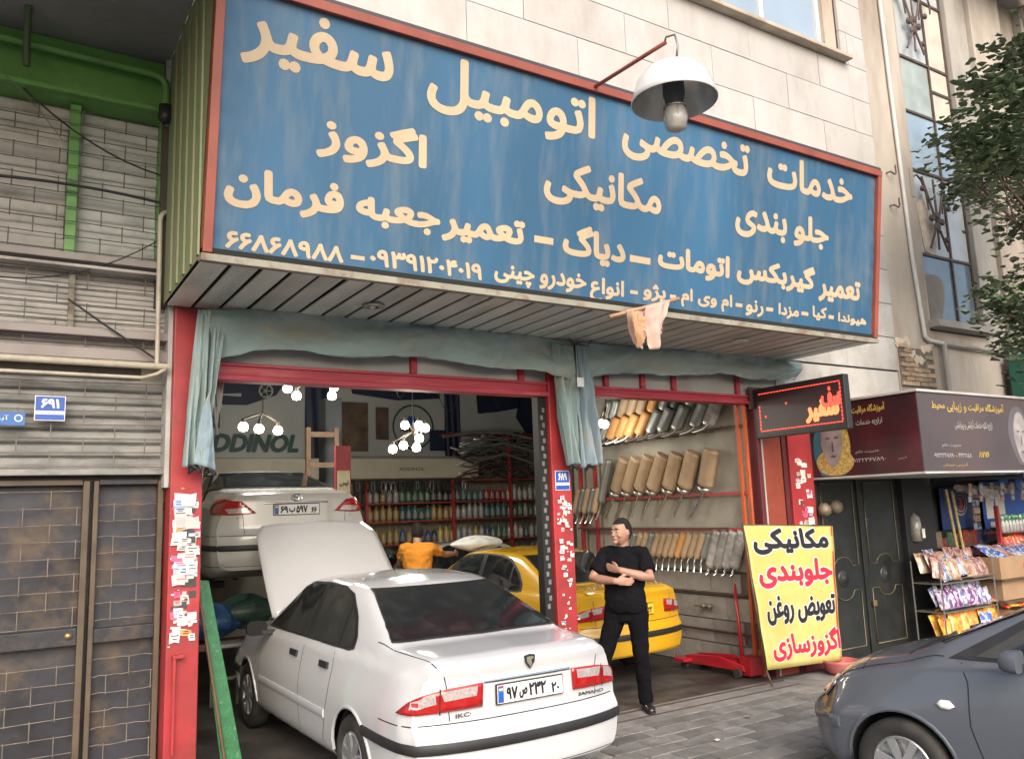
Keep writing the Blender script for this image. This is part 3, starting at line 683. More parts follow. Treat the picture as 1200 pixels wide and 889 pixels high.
# words : (text, u0, u1, v0, v1)
WORDS = [
    ('سفیر', 0.174, 1.249, 1.303, 1.753, 0.014),
    ('اتومبیل', 1.522, 3.086, 1.294, 1.747, 0.014),
    ('تخصصی', 3.373, 4.943, 1.305, 1.719, 0.014),
    ('خدمات', 5.194, 6.516, 1.386, 1.732, 0.014),
    ('اگزوز', 0.708, 1.545, 0.784, 1.134, 0.014),
    ('مکانیکی', 2.59, 3.846, 0.789, 1.17, 0.014),
    ('بندی', 4.775, 5.506, 0.837, 1.135, 0.014),
    ('جلو', 5.606, 6.146, 0.852, 1.184, 0.014),
    ('فرمان', 0.117, 0.926, 0.349, 0.629, 0.014),
    ('جعبه', 1.014, 1.679, 0.366, 0.576, 0.014),
    ('تعمیر', 1.692, 2.427, 0.345, 0.597, 0.014),
    ('دیاگ', 2.796, 3.461, 0.342, 0.66, 0.014),
    ('اتومات', 3.829, 4.725, 0.361, 0.624, 0.014),
    ('گیربکس', 4.819, 5.953, 0.384, 0.675, 0.014),
    ('تعمیر', 6.009, 6.689, 0.337, 0.607, 0.014),
    ('هیوندا', 6.332, 6.806, 0.135, 0.255, 0.007),
    ('کیا', 5.925, 6.154, 0.138, 0.285, 0.007),
    ('مزدا', 5.413, 5.717, 0.113, 0.259, 0.007),
    ('رنو', 4.956, 5.205, 0.092, 0.251, 0.007),
    ('ام وی ام', 4.12, 4.772, 0.094, 0.267, 0.007),
    ('پژو', 3.668, 3.936, 0.092, 0.257, 0.007),
    ('انواع', 3.093, 3.456, 0.04, 0.246, 0.007),
    ('خودرو', 2.584, 3.054, 0.083, 0.253, 0.007),
    ('چینی', 2.163, 2.536, 0.075, 0.237, 0.007),
    ('۰۹۳۹۱۲۰۴۰۱۹', 1.134, 2.055, 0.088, 0.212, 0.007),
    ('۶۶۸۶۸۹۸۸', 0.143, 0.943, 0.077, 0.193, 0.007),
    ('–', 2.518, 2.703, 0.451, 0.506, 0),
    ('–', 3.509, 3.744, 0.422, 0.481, 0),
    ('–', 6.18, 6.264, 0.173, 0.212, 0),
    ('–', 5.755, 5.861, 0.17, 0.208, 0),
    ('–', 5.241, 5.34, 0.163, 0.2, 0),
    ('–', 4.817, 4.911, 0.163, 0.198, 0),
    ('–', 3.985, 4.059, 0.156, 0.189, 0),
    ('–', 3.523, 3.61, 0.145, 0.177, 0),
    ('–', 0.994, 1.097, 0.116, 0.146, 0),
]
def sign_word(t, u0, u1, v0, v1, bold):
    """printed word following the ripples of the cloth"""
    V, F = glyphs(t); x0, x1, y0, y1 = V[:, 0].min(), V[:, 0].max(), V[:, 1].min(), V[:, 1].max(); mb = MB(); bold = min(bold, (v1 - v0) * .06)
    u0 += bold; u1 -= bold
    if y1 - y0 > .2: v0 += bold; v1 -= bold
    for k, (du, dv) in enumerate(strikes(bold)):
        P = []
        for a, b, c in V:
            u = u0 + (a - x0) / (x1 - x0) * (u1 - u0) + du; v = v0 + (b - y0) / max(y1 - y0, 1e-6) * (v1 - v0) + dv
            P.append(ban((u - .05) / (SL - .1), (v - .05) / (SH - .1)) + Vector((0, -.9898, -.1422)) * (.0028 + k * .00005))
        mb.add(P, F)
    mb.build('lettering', CREAM, sgn, fix=False)
for w in WORDS: sign_word(*w)

# ---------------------------------------------------------------- neighbour on the left
GRN = M('green paint', (.13, .33, .08), .45, 0, .12, 3, dirt=(.08, .13, .05), damt=.55, dscale=2.5)
SLATP = M('pink grey shutter slat', (.46, .44, .42), .7, 0, .1, 4, dirt=(.24, .22, .20), damt=.8, dscale=2.5, rnd=.06)
SLATW = M('grey white shutter slat', (.52, .53, .52), .7, 0, .1, 4, dirt=(.26, .26, .25), damt=.8, dscale=3, rnd=.06)
SLATD = M('grey dirty slat', (.27, .27, .255), .55, .2, .2, 4, dirt=(.10, .10, .095), damt=.75, dscale=1.8, dlo=.42, dhi=.62, stretch=(1, 1, 2.5), rnd=.08)
MESHM = M('grille wire', (.13, .13, .105), .6, .5, .2, 12); MESHB = M('light grille wire', (.20, .17, .14), .55, .3, .25, 12, dirt=(.10, .06, .035), damt=.6, dscale=10)
PINK = M('pink rail', (.33, .295, .285), .7, 0, .15, 5, dirt=(.18, .15, .14), damt=.6)
LBD = M('scorched gate sheet', (.034, .035, .044), .5, .2, .4, 2, dirt=(.115, .082, .055), damt=.85, dscale=2.6, dlo=.50, dhi=.68, bump=.2, bscale=20)
LBF = M('brown gate frame', (.10, .075, .05), .6, .1, .2, 5, dirt=(.06, .045, .035), damt=.7, dscale=4)
XL, XR = -4.0, 1.115
nb = thing('shuttered_building', 'neighbouring building at the far left with green beam and grey roller shutters behind wire grilles', 'building', (0, YF + .2, 0))
B('backing_wall', MATS['mortar'], nb, XL, 1.0, YF + .36, YF + .5, -.1, 5.5)
B('green_beam', GRN, nb, XL, 1.03, YF + .06, YF + .35, 5.17, 5.62, bevel=.01); B('beam_lip', GRN, nb, XL, 1.03, YF + .0, YF + .06, 5.17, 5.21, bevel=.006)
B('overhang_slab', M('grey slab underside', (.26, .26, .26), .9, 0, .08, 1.5, dirt=(.15, .14, .13), damt=.5, dscale=1.2), nb, -6, 1.034, 3.2, YF + .34, 5.625, 6.0)
B('overhang_slab', MARB, nb, -6, 1.0, YF + .2, YF + .5, 6.0, 14)
B('green_post', GRN, nb, XR - .12, XR + .0, YF + .12, YF + .3, 3.95, 5.168, bevel=.008); B('green_post', GRN, nb, .35, .425, YF + .16, YF + .24, 3.95, 5.168, bevel=.006)
def slats(x0, x1, z0, z1, y, h, mat, d=.02):
    me = MB().prism([(x0, y + d, 0), (x0, y + d * .2, h * .15), (x0, y, h * .5), (x0, y + d * .2, h * .85), (x0, y + d, h * .97), (x0, y + d * 2, h * .5)], (x1 - x0, 0, 0)).mesh('slat', False); me.materials.append(mat)
    z = z0
    while z < z1 - h * .3:
        o = bpy.data.objects.new('shutter_slat', me); COL.objects.link(o); o.location = (random.uniform(-.004, .004), random.uniform(-.002, .002), z); attach(o, nb); z += h
slats(XL, .349, 3.93, 5.17, YF + .26, .088, SLATP, .012); slats(.426, XR - .121, 3.93, 5.17, YF + .27, .088, SLATW, .012)
slats(XL, XR - .02, 3.17, 3.90, YF + .25, .042, SLATP, .014); slats(XL, XR - .02, 2.34, 3.02, YF + .24, .1, SLATD, .022)
def grille(x0, x1, z0, z1, y, dz, dx, mat, r=.006, name='wire_grille'):
    mb = MB(); z = z0; rw = 0; rnd = random.Random(int(z0 * 100))
    while z < z1:
        ys = [y + rnd.uniform(-.004, .004) for _ in range(9)]
        mb.tube([(x0 + (x1 - x0) * k / 8, ys[k], z + rnd.uniform(-.006, .006)) for k in range(9)], r, 5)
        x = x0 + dx * (.3 + .5 * (rw % 2))
        while x < x1:
            if z + dz < z1: mb.tube([(x, y - .006, z - .01), (x, y - .006, z + dz + .01)], r * 1.1, 5)
            x += dx
        z += dz; rw += 1
    return mb.build(name, mat, nb)
grille(XL, XR - .06, 3.98, 5.14, YF + .13, .112, .30, MESHM, .0042); grille(XL, XR - .05, 3.2, 3.9, YF + .14, .125, .4, MESHM, .004)
grille(XL, XR - .03, 2.36, 3.02, YF + .15, .105, .42, MESHB, .004)
for z0, z1, m, d in ((3.90, 3.955, PINK, .08), (3.84, 3.865, SLATP, .06), (3.33, 3.39, PINK, .08), (3.16, 3.24, PINK, .09), (2.30, 2.345, SLATD, .1)): B('shutter_rail', m, nb, XL, XR - .01, YF + d, YF + .3, z0, z1, bevel=.006)
B('shutter_rail', FWHT, nb, .40, .44, YF + .2, YF + .24, 3.39, 3.84)
B('pale_strip', PLASG, nb, XR - .03, XR + .003, YF + .05, YF + .3, 2.2, 3.9)
gt = bpy.data.objects.new('gate', None); COL.objects.link(gt); gt.location = (.2, YF + .2, 0); attach(gt, nb)
B('gate_sheet', LBD, gt, XL, XR, YF + .26, YF + .3, -.1, 2.30)
for x0, x1 in ((.555, .60), (XR - .05, XR - .01), (.625, .66)): B('gate_frame', LBF, gt, x0, x1, YF + .16, YF + .26, -.08, 2.26, bevel=.006)
for z in (2.23, 1.10): B('gate_frame', LBF if z > 2 else LBD, gt, XL, .554, YF + .17, YF + .262, z, z + (.04 if z > 2 else .12), bevel=.006); B('gate_frame', LBD, gt, .661, XR - .051, YF + .17, YF + .262, z, z + (.04 if z > 2 else .1), bevel=.006)
for a, b, s0 in ((XL, .56, .0), (.665, XR - .05, .02)):
    o = grille(a, b, .02 + s0, 1.08, YF + .19, .118, .30, MESHB, .0036); o2 = grille(a, b, 1.24 + s0, 2.2, YF + .19, .118, .34, MESHB, .0036)
MB().lathe([(0, -.02), (.02, -.018), (.025, 0)], (.5, YF + .165, 1.17), (0, 1, 0), 14).build('gate_lock', M('brass', (.45, .33, .15), .35, .8), gt, smooth=True)
def pipe(name, label, pts, r, mat, cat='pipe', n=10, group=None):
    o = MB().tube(pts, r, n).build(name, mat, None, smooth=True, auto=50); return tag(o, label, cat, group)
def bend(p0, c, p1, k=5):
    p0, c, p1 = map(Vector, (p0, c, p1)); return [tuple(p0.lerp(c, t).lerp(c.lerp(p1, t), t)) for t in [i / k for i in range(k + 1)]]
CRM = M('cream pipe paint', (.46, .42, .34), .5, 0, .12, 5, dirt=(.25, .15, .09), damt=.6, dscale=6)
yP = YF - .02
pipe('gas_pipe', 'cream vertical gas pipe with a bent top left of the red column', bend((1.10, yP + .1, 4.36), (.99, yP, 4.36), (.99, yP, 4.26)) + [(1.0, yP, 3.12)], .018, CRM)
pipe('gas_pipe', 'thick cream horizontal gas pipe across the shutters above the house number', [(XL, yP, 3.12), (1.08, yP, 3.11)], .026, CRM)
pipe('gas_pipe', 'thin white pipe just below the thick cream pipe', [(XL, yP + .02, 3.035), (.9, yP + .02, 3.02), (1.0, yP, 3.05), (1.07, yP, 3.10)], .014, CRM)
pipe('drain_pipe', 'green painted drain pipe running along the green beam', [(-.6, 6.6, 5.48), (.88, 6.6, 5.455)] + bend((.90, 6.6, 5.455), (1.0, 6.6, 5.45), (1.0, 6.6, 5.34)) + [(1.0, 6.6, 5.22)], .028, GRN)
tag(MB().lathe([(.03, .06), (.05, .05), (.055, -.06), (.04, -.09), (.02, -.1)], (1.0, 6.6, 5.16), (0, 0, 1), 14).build('drain_hopper', M('black plastic', (.02, .02, .025), .4), None, smooth=True), 'black plastic pipe mouth at the end of the green drain pipe', 'pipe end')
pipe('drain_pipe', 'grey green down pipe hanging from the overhang slab', [(.03, 6.35, 5.63), (.03, 6.5, 5.45), (.04, 6.52, 5.25)], .025, M('dull green', (.08, .12, .06), .6))
CBL = M('black cable', (.02, .02, .02), .6)
def sag(a, b, s, k=12):
    a, b = Vector(a), Vector(b); return [tuple(a.lerp(b, i / k) - Vector((0, 0, s * 4 * (i / k) * (1 - i / k)))) for i in range(k + 1)]
pipe('cable', 'black cable sagging diagonally across the upper shutter', sag((-.4, 6.72, 5.62), (1.12, 6.72, 4.66), .22), .007, CBL, 'cable')
pipe('cable', 'thick black cable crossing the upper shutter under its middle', sag((-.4, 6.7, 4.42), (1.13, 6.7, 4.42), -.05), .011, CBL, 'cable')
pipe('cable', 'thin cable drooping over the narrow slats and rising to the right', sag((-.4, 6.72, 3.76), (1.1, 6.72, 4.22), .22), .005, CBL, 'cable')
pipe('cable', 'short black cable slanting down to the pipe joint', [(.39, 6.7, 3.59), (.63, 6.69, 3.42), (1.0, 6.66, 3.17)], .008, CBL, 'cable')
pipe('cable', 'pale wire slanting in front of the upper left slats', [(-.1, 6.6, 5.2), (.13, 6.65, 5.0), (.3, 6.68, 4.8)], .003, MESHB, 'cable')
house_number(.215, .41, 2.69, 2.87, YF + .1, '۶۹۱', 'blue and white house number 691 plate wired to the grey grille')
t = thing('utility_plate', 'small blue plate with a white ring emblem left of the 691 plate', 'sign', (.07, YF + .08, 2.65))
B('plate_face', M('bright blue', (.03, .14, .42), .4), t, -.06, .16, YF + .07, YF + .078, 2.65, 2.745); MB().lathe([(.018, 0), (.026, 0), (.026, .002), (.018, .002)], (.12, YF + .069, 2.70), (0, -1, 0), 20).build('ring_emblem', PLATE, t)
text('آبفا', PLATE, t, (0, YF + .07, 2.65), (1, 0, 0), (0, 0, 1), (-.04, .06, .03, .07), 0, .001)
ins = thing('hanging_insulator', 'small porcelain insulator hanging under the grey overhang slab', 'insulator', (.52, 5.8, 5.6))
MB().tube([(.52, 5.8, 5.63), (.525, 5.8, 5.56)], .004, 5).build('hook', CBL, ins); MB().lathe([(0, .04), (.012, .04), (.022, .03), (.012, .02), (.024, .005), (.012, -.005), (.02, -.02), (0, -.03)], (.525, 5.8, 5.53), (0, 0, 1), 12).build('porcelain', M('dirty porcelain', (.35, .33, .3), .3), ins, smooth=True)

# ---------------------------------------------------------------- canvas curtains
CANV = M('faded blue green canvas', (.27, .36, .36), .9, 0, .12, 2.5, dirt=(.34, .29, .22), damt=.65, dscale=2.2, dlo=.5, dhi=.72, stretch=(.6, 1, 1.2), bump=.25, bscale=60)
CANVB = M('pale blue canvas', (.24, .32, .37), .9, 0, .12, 3, dirt=(.30, .26, .20), damt=.6, dscale=3, bump=.2, bscale=60)
def cloth(name, top, bot, mat, label, cat='curtain', fold=9, amp=.03, ph=0, nu=70, nv=16, seed=1, sag_=.0, group=None, belly=.0):
    rnd = random.Random(seed); w = [(rnd.uniform(.5, 1.6) * fold, rnd.uniform(-1.5, 1.5), rnd.uniform(0, 6)) for _ in range(4)]
    def ip(pl, u):
        L = [0]
        for a, b in zip(pl, pl[1:]): L.append(L[-1] + (Vector(b) - Vector(a)).length)
        s = u * L[-1]
        for i in range(len(pl) - 1):
            if s <= L[i + 1] + 1e-9: return Vector(pl[i]).lerp(Vector(pl[i + 1]), (s - L[i]) / max(L[i + 1] - L[i], 1e-6))
        return Vector(pl[-1])
    def fn(u, v):
        p = ip(top, u).lerp(ip(bot, u), v)
        d = sum(math.sin(a * u * 6.28 + b * v * 3 + c) for a, b, c in w) / 4
        W_ = (Vector(top[-1]) - Vector(top[0])).length; q = Vector((u * W_ * 3.2 + seed * 7, v * 2.2 + u * W_ * .8, seed))
        wr = mnoise.fractal(q, .9, 2.1, 4) * 1.2 + (1 - abs(mnoise.noise(q * 1.7))) ** 3 * .9 - abs(mnoise.noise(Vector((q.x * 2 + q.y * 1.5, q.y * 1.2, seed)))) * .6
        cr = abs(math.sin(w[0][0] * u * 3.14 + v * 2)) ** .5
        p.y += amp * (d * (.25 + v) + .5 * (cr - .5)) - belly * math.sin(v * 3.14) * (.05 + .05 * math.sin(u * W_ * 2.6 + v * 2.4 + seed)) + min(1, amp * 22) * .017 * wr
        p.z -= .03 * abs(math.sin(u * W_ * 2.4 + seed)) * v * min(1, W_)
        p.z += .028 * (mnoise.noise(Vector((u * W_ * 2.2, seed, 0))) + .4 * mnoise.noise(Vector((u * W_ * 9, seed, 3)))) * v * min(1, W_) - sag_ * math.sin(u * 3.14) * v
        return p
    o = MB().grid(fn, nu, nv).build(name, mat, None, smooth=True); md = o.modifiers.new('s', 'SOLIDIFY'); md.thickness = .003
    return tag(o, label, cat, group)
y = 6.46
cloth('canvas_valance', [(1.28, y, 3.54), (1.7, y, 3.6), (2.42, y, 3.6), (3.22, y, 3.6), (4.12, y, 3.6), (4.80, y, 3.57)], [(1.42, y, 3.2), (1.70, y, 3.27), (2.42, y, 3.29), (3.21, y, 3.31), (3.92, y, 3.28), (4.3, y, 3.26), (4.80, y, 3.18)], CANV, 'faded blue green canvas valance gathered above the left opening', fold=3, amp=.05, seed=2, belly=.8, nu=200, nv=26)
cloth('canvas_valance', [(4.90, y, 3.57), (5.84, y, 3.59), (6.99, y, 3.60), (8.2, y, 3.58)], [(4.98, y, 3.24), (5.82, y, 3.33), (6.96, y, 3.36), (8.12, y, 3.36)], CANV, 'faded blue green canvas valance above the right opening', fold=2.5, amp=.045, seed=5, belly=.8, nu=180, nv=26)
y = 6.44
cloth('canvas_curtain', [(1.25, y, 3.54), (1.47, y, 3.52)], [(1.17, y, 2.34), (1.27, y, 2.36), (1.29, y, 2.33), (1.335, y, 2.45)], CANV, 'left canvas curtain tied back along the sticker covered red column', fold=3.2, amp=.09, nu=70, nv=60, seed=8)
cloth('canvas_curtain', [(1.29, y - .05, 2.78), (1.34, y - .05, 2.90)], [(1.24, y - .06, 2.36), (1.40, y - .06, 2.31)], CANVB, 'pale blue folded flap at the foot of the left canvas curtain', fold=1, amp=.04, nu=20, nv=20, seed=3)
cloth('canvas_curtain', [(4.52, y, 3.54), (4.80, y, 3.52)], [(4.66, y, 2.34), (4.84, y, 2.36)], CANV, 'left half of the canvas curtain hanging on the middle red column', fold=3, amp=.09, nu=60, nv=60, seed=12)
cloth('canvas_curtain', [(4.80, y - .03, 3.54), (5.0, y - .03, 3.52)], [(4.80, y - .03, 2.32), (5.06, y - .03, 2.36)], CANVB, 'paler right half of the canvas curtain hanging on the middle red column', fold=2.6, amp=.09, nu=60, nv=60, seed=21)
t = thing('paper_tag', 'small white paper tag hanging on wires over the middle curtain', 'tag', (4.76, 6.3, 3.1)); B('tag_card', PLATE, t, 4.72, 4.80, 6.30, 6.306, 3.09, 3.18)
MB().tube([(4.74, 6.31, 3.55), (4.75, 6.305, 3.18)], .003, 5).build('wire', CBL, t); MB().tube([(4.62, 6.28, 3.56), (4.68, 6.26, 3.50), (4.84, 6.26, 3.49), (4.9, 6.28, 3.56)], .004, 5).build('wire', CBL, t)
for k, (x, z) in enumerate(((1.25, 2.33), (1.36, 2.31), (4.72, 2.33), (4.92, 2.33))):
    t = thing('curtain_tie', ('dark knotted tie at the outer foot of the left curtain', 'dark knotted tie at the inner foot of the left curtain', 'dark knotted tie at the left foot of the middle curtain', 'dark knotted tie at the right foot of the middle curtain')[k], 'tie', (x, 6.42, z))
    for q in range(3): MB().tube([(x + .035 * math.cos(a + q), 6.42 + .025 * math.sin(a), z - .01 * q + .02 * math.sin(a * 2 + q)) for a in [i * .6 for i in range(11)]], .011, 5).build('knot_loop', MATS['dark holder'] if 'dark holder' in MATS else CBL, t, smooth=True)
# rag on a stick
t = thing('cloth_rag', 'pink beige rag draped over a short wooden stick under the sign edge', 'rag', (4.6, 5.2, 3.5))
MB().tube([(4.28, 5.22, 3.50), (4.55, 5.18, 3.58), (5.02, 5.16, 3.72)], .017, 7).build('stick', M('bamboo stick', (.45, .25, .14), .6), t, smooth=True)
RAG = M('pink beige rag', (.52, .34, .26), .9, 0, .1, 5, dirt=(.55, .44, .38), damt=.6, dscale=3); RAG2 = M('orange rag', (.48, .28, .16), .9)
def rag(poly_t, poly_b, m, y, seed):
    o = cloth('rag_cloth', poly_t, poly_b, m, None, None, fold=1.5, amp=.04, nu=20, nv=16, seed=seed); attach(o, t)
rag([(4.42, 5.17, 3.56), (4.72, 5.16, 3.645)], [(4.50, 5.17, 3.27), (4.58, 5.17, 3.24), (4.62, 5.16, 3.40)], RAG, 0, 4)
rag([(4.60, 5.13, 3.60), (4.90, 5.12, 3.69)], [(4.60, 5.14, 3.25), (4.72, 5.13, 3.24), (4.76, 5.12, 3.42)], M('pale rag', (.50, .36, .30), .9, 0, .1, 4), 0, 9)
rag([(4.42, 5.11, 3.56), (4.56, 5.11, 3.50)], [(4.45, 5.11, 3.31), (4.50, 5.11, 3.23), (4.55, 5.11, 3.34)], RAG2, 0, 6)
# ---------------------------------------------------------------- street lamp on a bracket
lp = thing('wall_lamp', 'big white enamel dome lamp hanging from a thin red arm in front of the sign', 'lamp', (3.96, 5.1, 5.42))
MB().tube([(4.08, 5.02, 5.40), (4.05, 4.12, 5.32)], .016, 8).build('bracket_arm', FRED, lp, smooth=True)
MB().tube([(4.05, 4.13, 5.32), (4.04, 4.10, 5.35), (4.05, 4.02, 5.33), (4.055, 4.0, 5.24), (4.05, 4.02, 5.13)], .008, 6).build('hook', M('steel wire', (.25, .24, .23), .4, .8), lp, smooth=True)
LC = (4.01, 4.03, 4.80)
ENAM = M('white enamel', (.56, .56, .55), .3, 0, .06, 4, dirt=(.34, .31, .28), damt=.5, dscale=5, coat=.5); REFL = M('dull reflector', (.60, .58, .53), .3, .6, .15, 6, dirt=(.2, .17, .13), damt=.5)
MB().lathe([(.0, .335), (.03, .33), (.045, .30), (.10, .285), (.20, .235), (.265, .15), (.302, .04), (.31, .0), (.306, -.004)], LC, (0, 0, 1), 40).build('lamp_shade', ENAM, lp, smooth=True)
MB().lathe([(.306, -.004), (.295, .03), (.25, .14), (.19, .22), (.08, .26), (0, .262)], LC, (0, 0, 1), 40).build('shade_lining', REFL, lp, smooth=True)
MB().lathe([(0, .26), (.075, .25), (.08, .06), (.065, .0), (.06, -.04), (0, -.04)], LC, (0, 0, 1), 20).build('lamp_holder', M('dark holder', (.10, .10, .11), .5, .3), lp, smooth=True, auto=40)
MB().lathe([(.05, -.03), (.078, -.06), (.085, -.14), (.068, -.21), (.02, -.23), (0, -.23)], LC, (0, 0, 1), 20).build('glass_jar', M('dusty lamp glass', (.40, .38, .35), .25, 0, .25, 10, dirt=(.15, .13, .1), damt=.5, alpha=1), lp, smooth=True)
MB().lathe([(.082, -.055), (.084, -.045), (.07, -.03)], LC, (0, 0, 1), 20).build('cage_ring', MATS['steel wire'], lp)
for k in range(6):
    a = k * 1.047; MB().tube([(LC[0] + .083 * math.cos(a), LC[1] + .083 * math.sin(a), LC[2] - .05), (LC[0] + .088 * math.cos(a), LC[1] + .088 * math.sin(a), LC[2] - .13), (LC[0] + .03 * math.cos(a), LC[1] + .03 * math.sin(a), LC[2] - .215)], .003, 4).build('cage_wire', MATS['steel wire'], lp)

# ---------------------------------------------------------------- LED board
led = thing('led_sign', 'black LED sign with red glowing lettering and a dashed red border beside the red column', 'sign', (7.5, 6, 2.95))
LX = 7.5
B('case', M('black sign case', (.02, .02, .022), .4), led, LX, LX + .09, 5.37, 6.60, 2.65, 3.23, bevel=.008)
B('screen', M('led screen', (.035, .018, .02), .35, 0, .1, 30), led, LX - .004, LX, 5.39, 6.54, 2.70, 3.19)
LRED = M('red led', (.9, .05, .03), .5, emit=(1, .07, .04), estr=1.0); LORG = M('orange led', (.9, .2, .05), .5, emit=(1, .17, .07), estr=1.2)
mb = MB(); 
for k in range(26):
    yy = 5.42 + k * .0425
    if k < 26: mb.box(LX - .007, LX - .004, yy, yy + .031, 3.155, 3.165); mb.box(LX - .007, LX - .004, yy, yy + .031, 2.725, 2.735)
for k in range(10):
    zz = 2.745 + k * .041
    mb.box(LX - .007, LX - .004, 5.415, 5.427, zz, zz + .028)
    if k < 7: mb.box(LX - .007, LX - .004, 6.505, 6.517, zz, zz + .028)
mb.build('led_border', LRED, led)
lu, lv = (0, -1, 0), (0, 0, 1)     # seen from the street (from -X): right is -Y
text('سفیر', LORG, led, (LX - .004, 5.42, 2.7), lu, lv, (-.46, -.03, .05, .30), .016, .003)
text('سف', LRED, led, (LX - .004, 5.42, 2.7), lu, lv, (-.24, -.0, .2, .42), .01, .006)
for yy, zz in ((6.12, 3.0), (6.42, 2.88)): B('led_dot', LRED, led, LX - .008, LX - .004, yy, yy + .02, zz, zz + .02)
B('bracket', M('dark bracket', (.06, .03, .03), .5), led, LX - .06, LX + .15, 6.60, YF - .02, 3.0, 3.26)

# ---------------------------------------------------------------- yellow banner on its stand
YEL = M('yellow banner vinyl', (.50, .435, .13), .5, 0, .10, 2, dirt=(.62, .56, .28), damt=.6, dscale=2.5, bump=.1, bscale=8)
bn = thing('banner_stand', 'yellow banner on a frame with black and red Persian words leaning by the dark door', 'banner', (7.8, 6.42, 0))
TL, TR, BR_, BL = Vector((7.0, 6.43, 1.68)), Vector((8.50, 6.43, 1.61)), Vector((8.27, 6.30, .12)), Vector((7.04, 6.30, .17))
def bq(u, v, d=0): 
    p = TL.lerp(TR, u).lerp(BL.lerp(BR_, u), 1 - v); return p + Vector((0, -d - .006 * math.sin(u * 9 + v * 4) - .004 * math.sin(v * 17), 0))
MB().grid(lambda u, v: bq(u, v), 24, 24).build('banner_cloth', YEL, bn, smooth=True, solid=.003)
for a, b in ((TL, BL), (TR, BR_), (TL, TR)): MB().tube([a + Vector((0, .02, 0)), b + Vector((0, .02, 0))], .014, 6).build('frame_tube', MATS['rusty steel'], bn, smooth=True)
MB().tube([BL + Vector((.0, .02, 0)), (7.08, 6.28, 0)], .014, 6).build('stand_leg', MATS['rusty steel'], bn); MB().tube([BR_ + Vector((0, .02, 0)), (8.26, 6.28, 0)], .014, 6).build('stand_leg', MATS['rusty steel'], bn)
MB().add([bq(.965, 0, .003), bq(.975, 0, .003), bq(.99, 1, .003), bq(.975, 1, .003)], [(0, 1, 2, 3)]).build('red_edge', PRED, bn)
def btext(t, mat, box, bold, k):
    V, F = glyphs(t); x0, x1, y0, y1 = V[:, 0].min(), V[:, 0].max(), V[:, 1].min(), V[:, 1].max()
    for m, r, off in ((PLATE, bold * 1.9, .004), (mat, bold, .009)):
        mb = MB()
        for q, (du, dv) in enumerate(strikes(r)):
            mb.add([bq(box[0] + (a - x0) / (x1 - x0) * (box[1] - box[0]) + du / 1.4, box[2] + (b - y0) / (y1 - y0) * (box[3] - box[2]) + dv / 1.5, off + c * .0003 + q * .00003) for a, b, c in V], F)
        mb.build('lettering', m, bn, fix=False)
REDI = M('red ink', (.55, .02, .04), .5)
btext('مکانیکی', INK, (.07, .92, .80, .975), .016, 0); btext('جلوبندی', REDI, (.08, .95, .56, .75), .016, 1)
btext('تعویض روغن', INK, (.10, .95, .30, .49), .012, 0); btext('اگزوزسازی', REDI, (.10, .98, .055, .24), .012, 1)

# ---------------------------------------------------------------- parked cars
WHITE = PAINT('white car paint', (.53, .54, .555), .16)
samand, sc_ = sedan('white_sedan', 'white saloon parked half inside the left opening with its bonnet raised', 'car', WHITE,
    [('۹۷', .13, .30, .2, .78, .01), ('ص', .32, .45, .1, .62, .01), ('۲۳۲', .47, .74, .2, .82, .01), ('۲۰', .82, .95, .15, .62, .01), ('ایران', .82, .96, .74, .92, 0), ], lamp='samand', P=dict(SEDAN))
MB().obox((4.5, 0, 0), (0, 0, 0), (0, 0, 0), (0, 0, 0))
h, n = sc_.ray('B', -.335, .8)
MB().box(h.x - .012, h.x - .008, -.005 + .25, .004 + .25 - .5 + .15, .75, .85) if 0 else None
# badge, chrome strip, antenna, lettering
h, n = sc_.ray('B', 0, .975)
bd = MB().prism([(h.x - .004, y, .975 + z) for y, z in ((-.042, .036), (0, .044), (.042, .036), (.036, -.006), (0, -.048), (-.036, -.006))], (-.01, 0, 0)).build('emblem', INK, samand, bevel=.003)
MB().prism([(h.x - .0155, y, .975 + z) for y, z in ((-.030, .022), (.0, .032), (.028, .026), (.026, -.002), (0, -.036), (-.014, -.012), (-.006, .006))], (-.002, 0, 0)).build('horse_head', M('pale gold', (.6, .55, .42), .25, .8), bd)
sc_.strip('boot_chrome', CHROME, samand, 'B', [(-.33, .885), (.33, .885)], .018, h=.008)
h, n = sc_.ray('B', .52, .70)
text('IKCO', CHROME, samand, (h.x - .004, h.y, .695), (0, -1, 0), (0, 0, 1), (-.01, .14, 0, .026), .02, .012); h, n = sc_.ray('B', -.5, .70)
text('SAMAND', CHROME, samand, (h.x - .004, h.y, .695), (.04, -1, 0), (0, 0, 1), (-.1, .12, 0, .022), .02, .012)
MB().tube([(2.1, 0, 1.46), (1.9, 0, 1.60)], .005, 6).build('antenna', RUB, samand)
# raised bonnet and engine bay
HX = 3.36; ang = R_(61)
def hd(u, v, t=0):
    w = .69 - .08 * v ** 1.5; w *= 1 - .12 * max(0, v - .85) / .15
    l = 1.02 * v; return Vector((HX + l * math.cos(ang) - (.03 + .07 * (1 - (2 * u - 1) ** 2) + t) * math.sin(ang), (2 * u - 1) * w + .13 * v, 1.0 + l * math.sin(ang) + (.03 + .07 * (1 - (2 * u - 1) ** 2) + t) * math.cos(ang) - .05 * max(0, v - .8) / .2 * 1))
MB().grid(lambda u, v: hd(u, v), 20, 20).build('bonnet', WHITE, samand, smooth=True, solid=.03)
sc_.patch('engine_bay', GAP, samand, 'T', [(3.4, -.62), (3.4, .62), (4.2, .56), (4.2, -.56)], .004, .08)
samand.location = (3.0, 4.68, .0); samand.rotation_euler = (0, 0, R_(90.3))

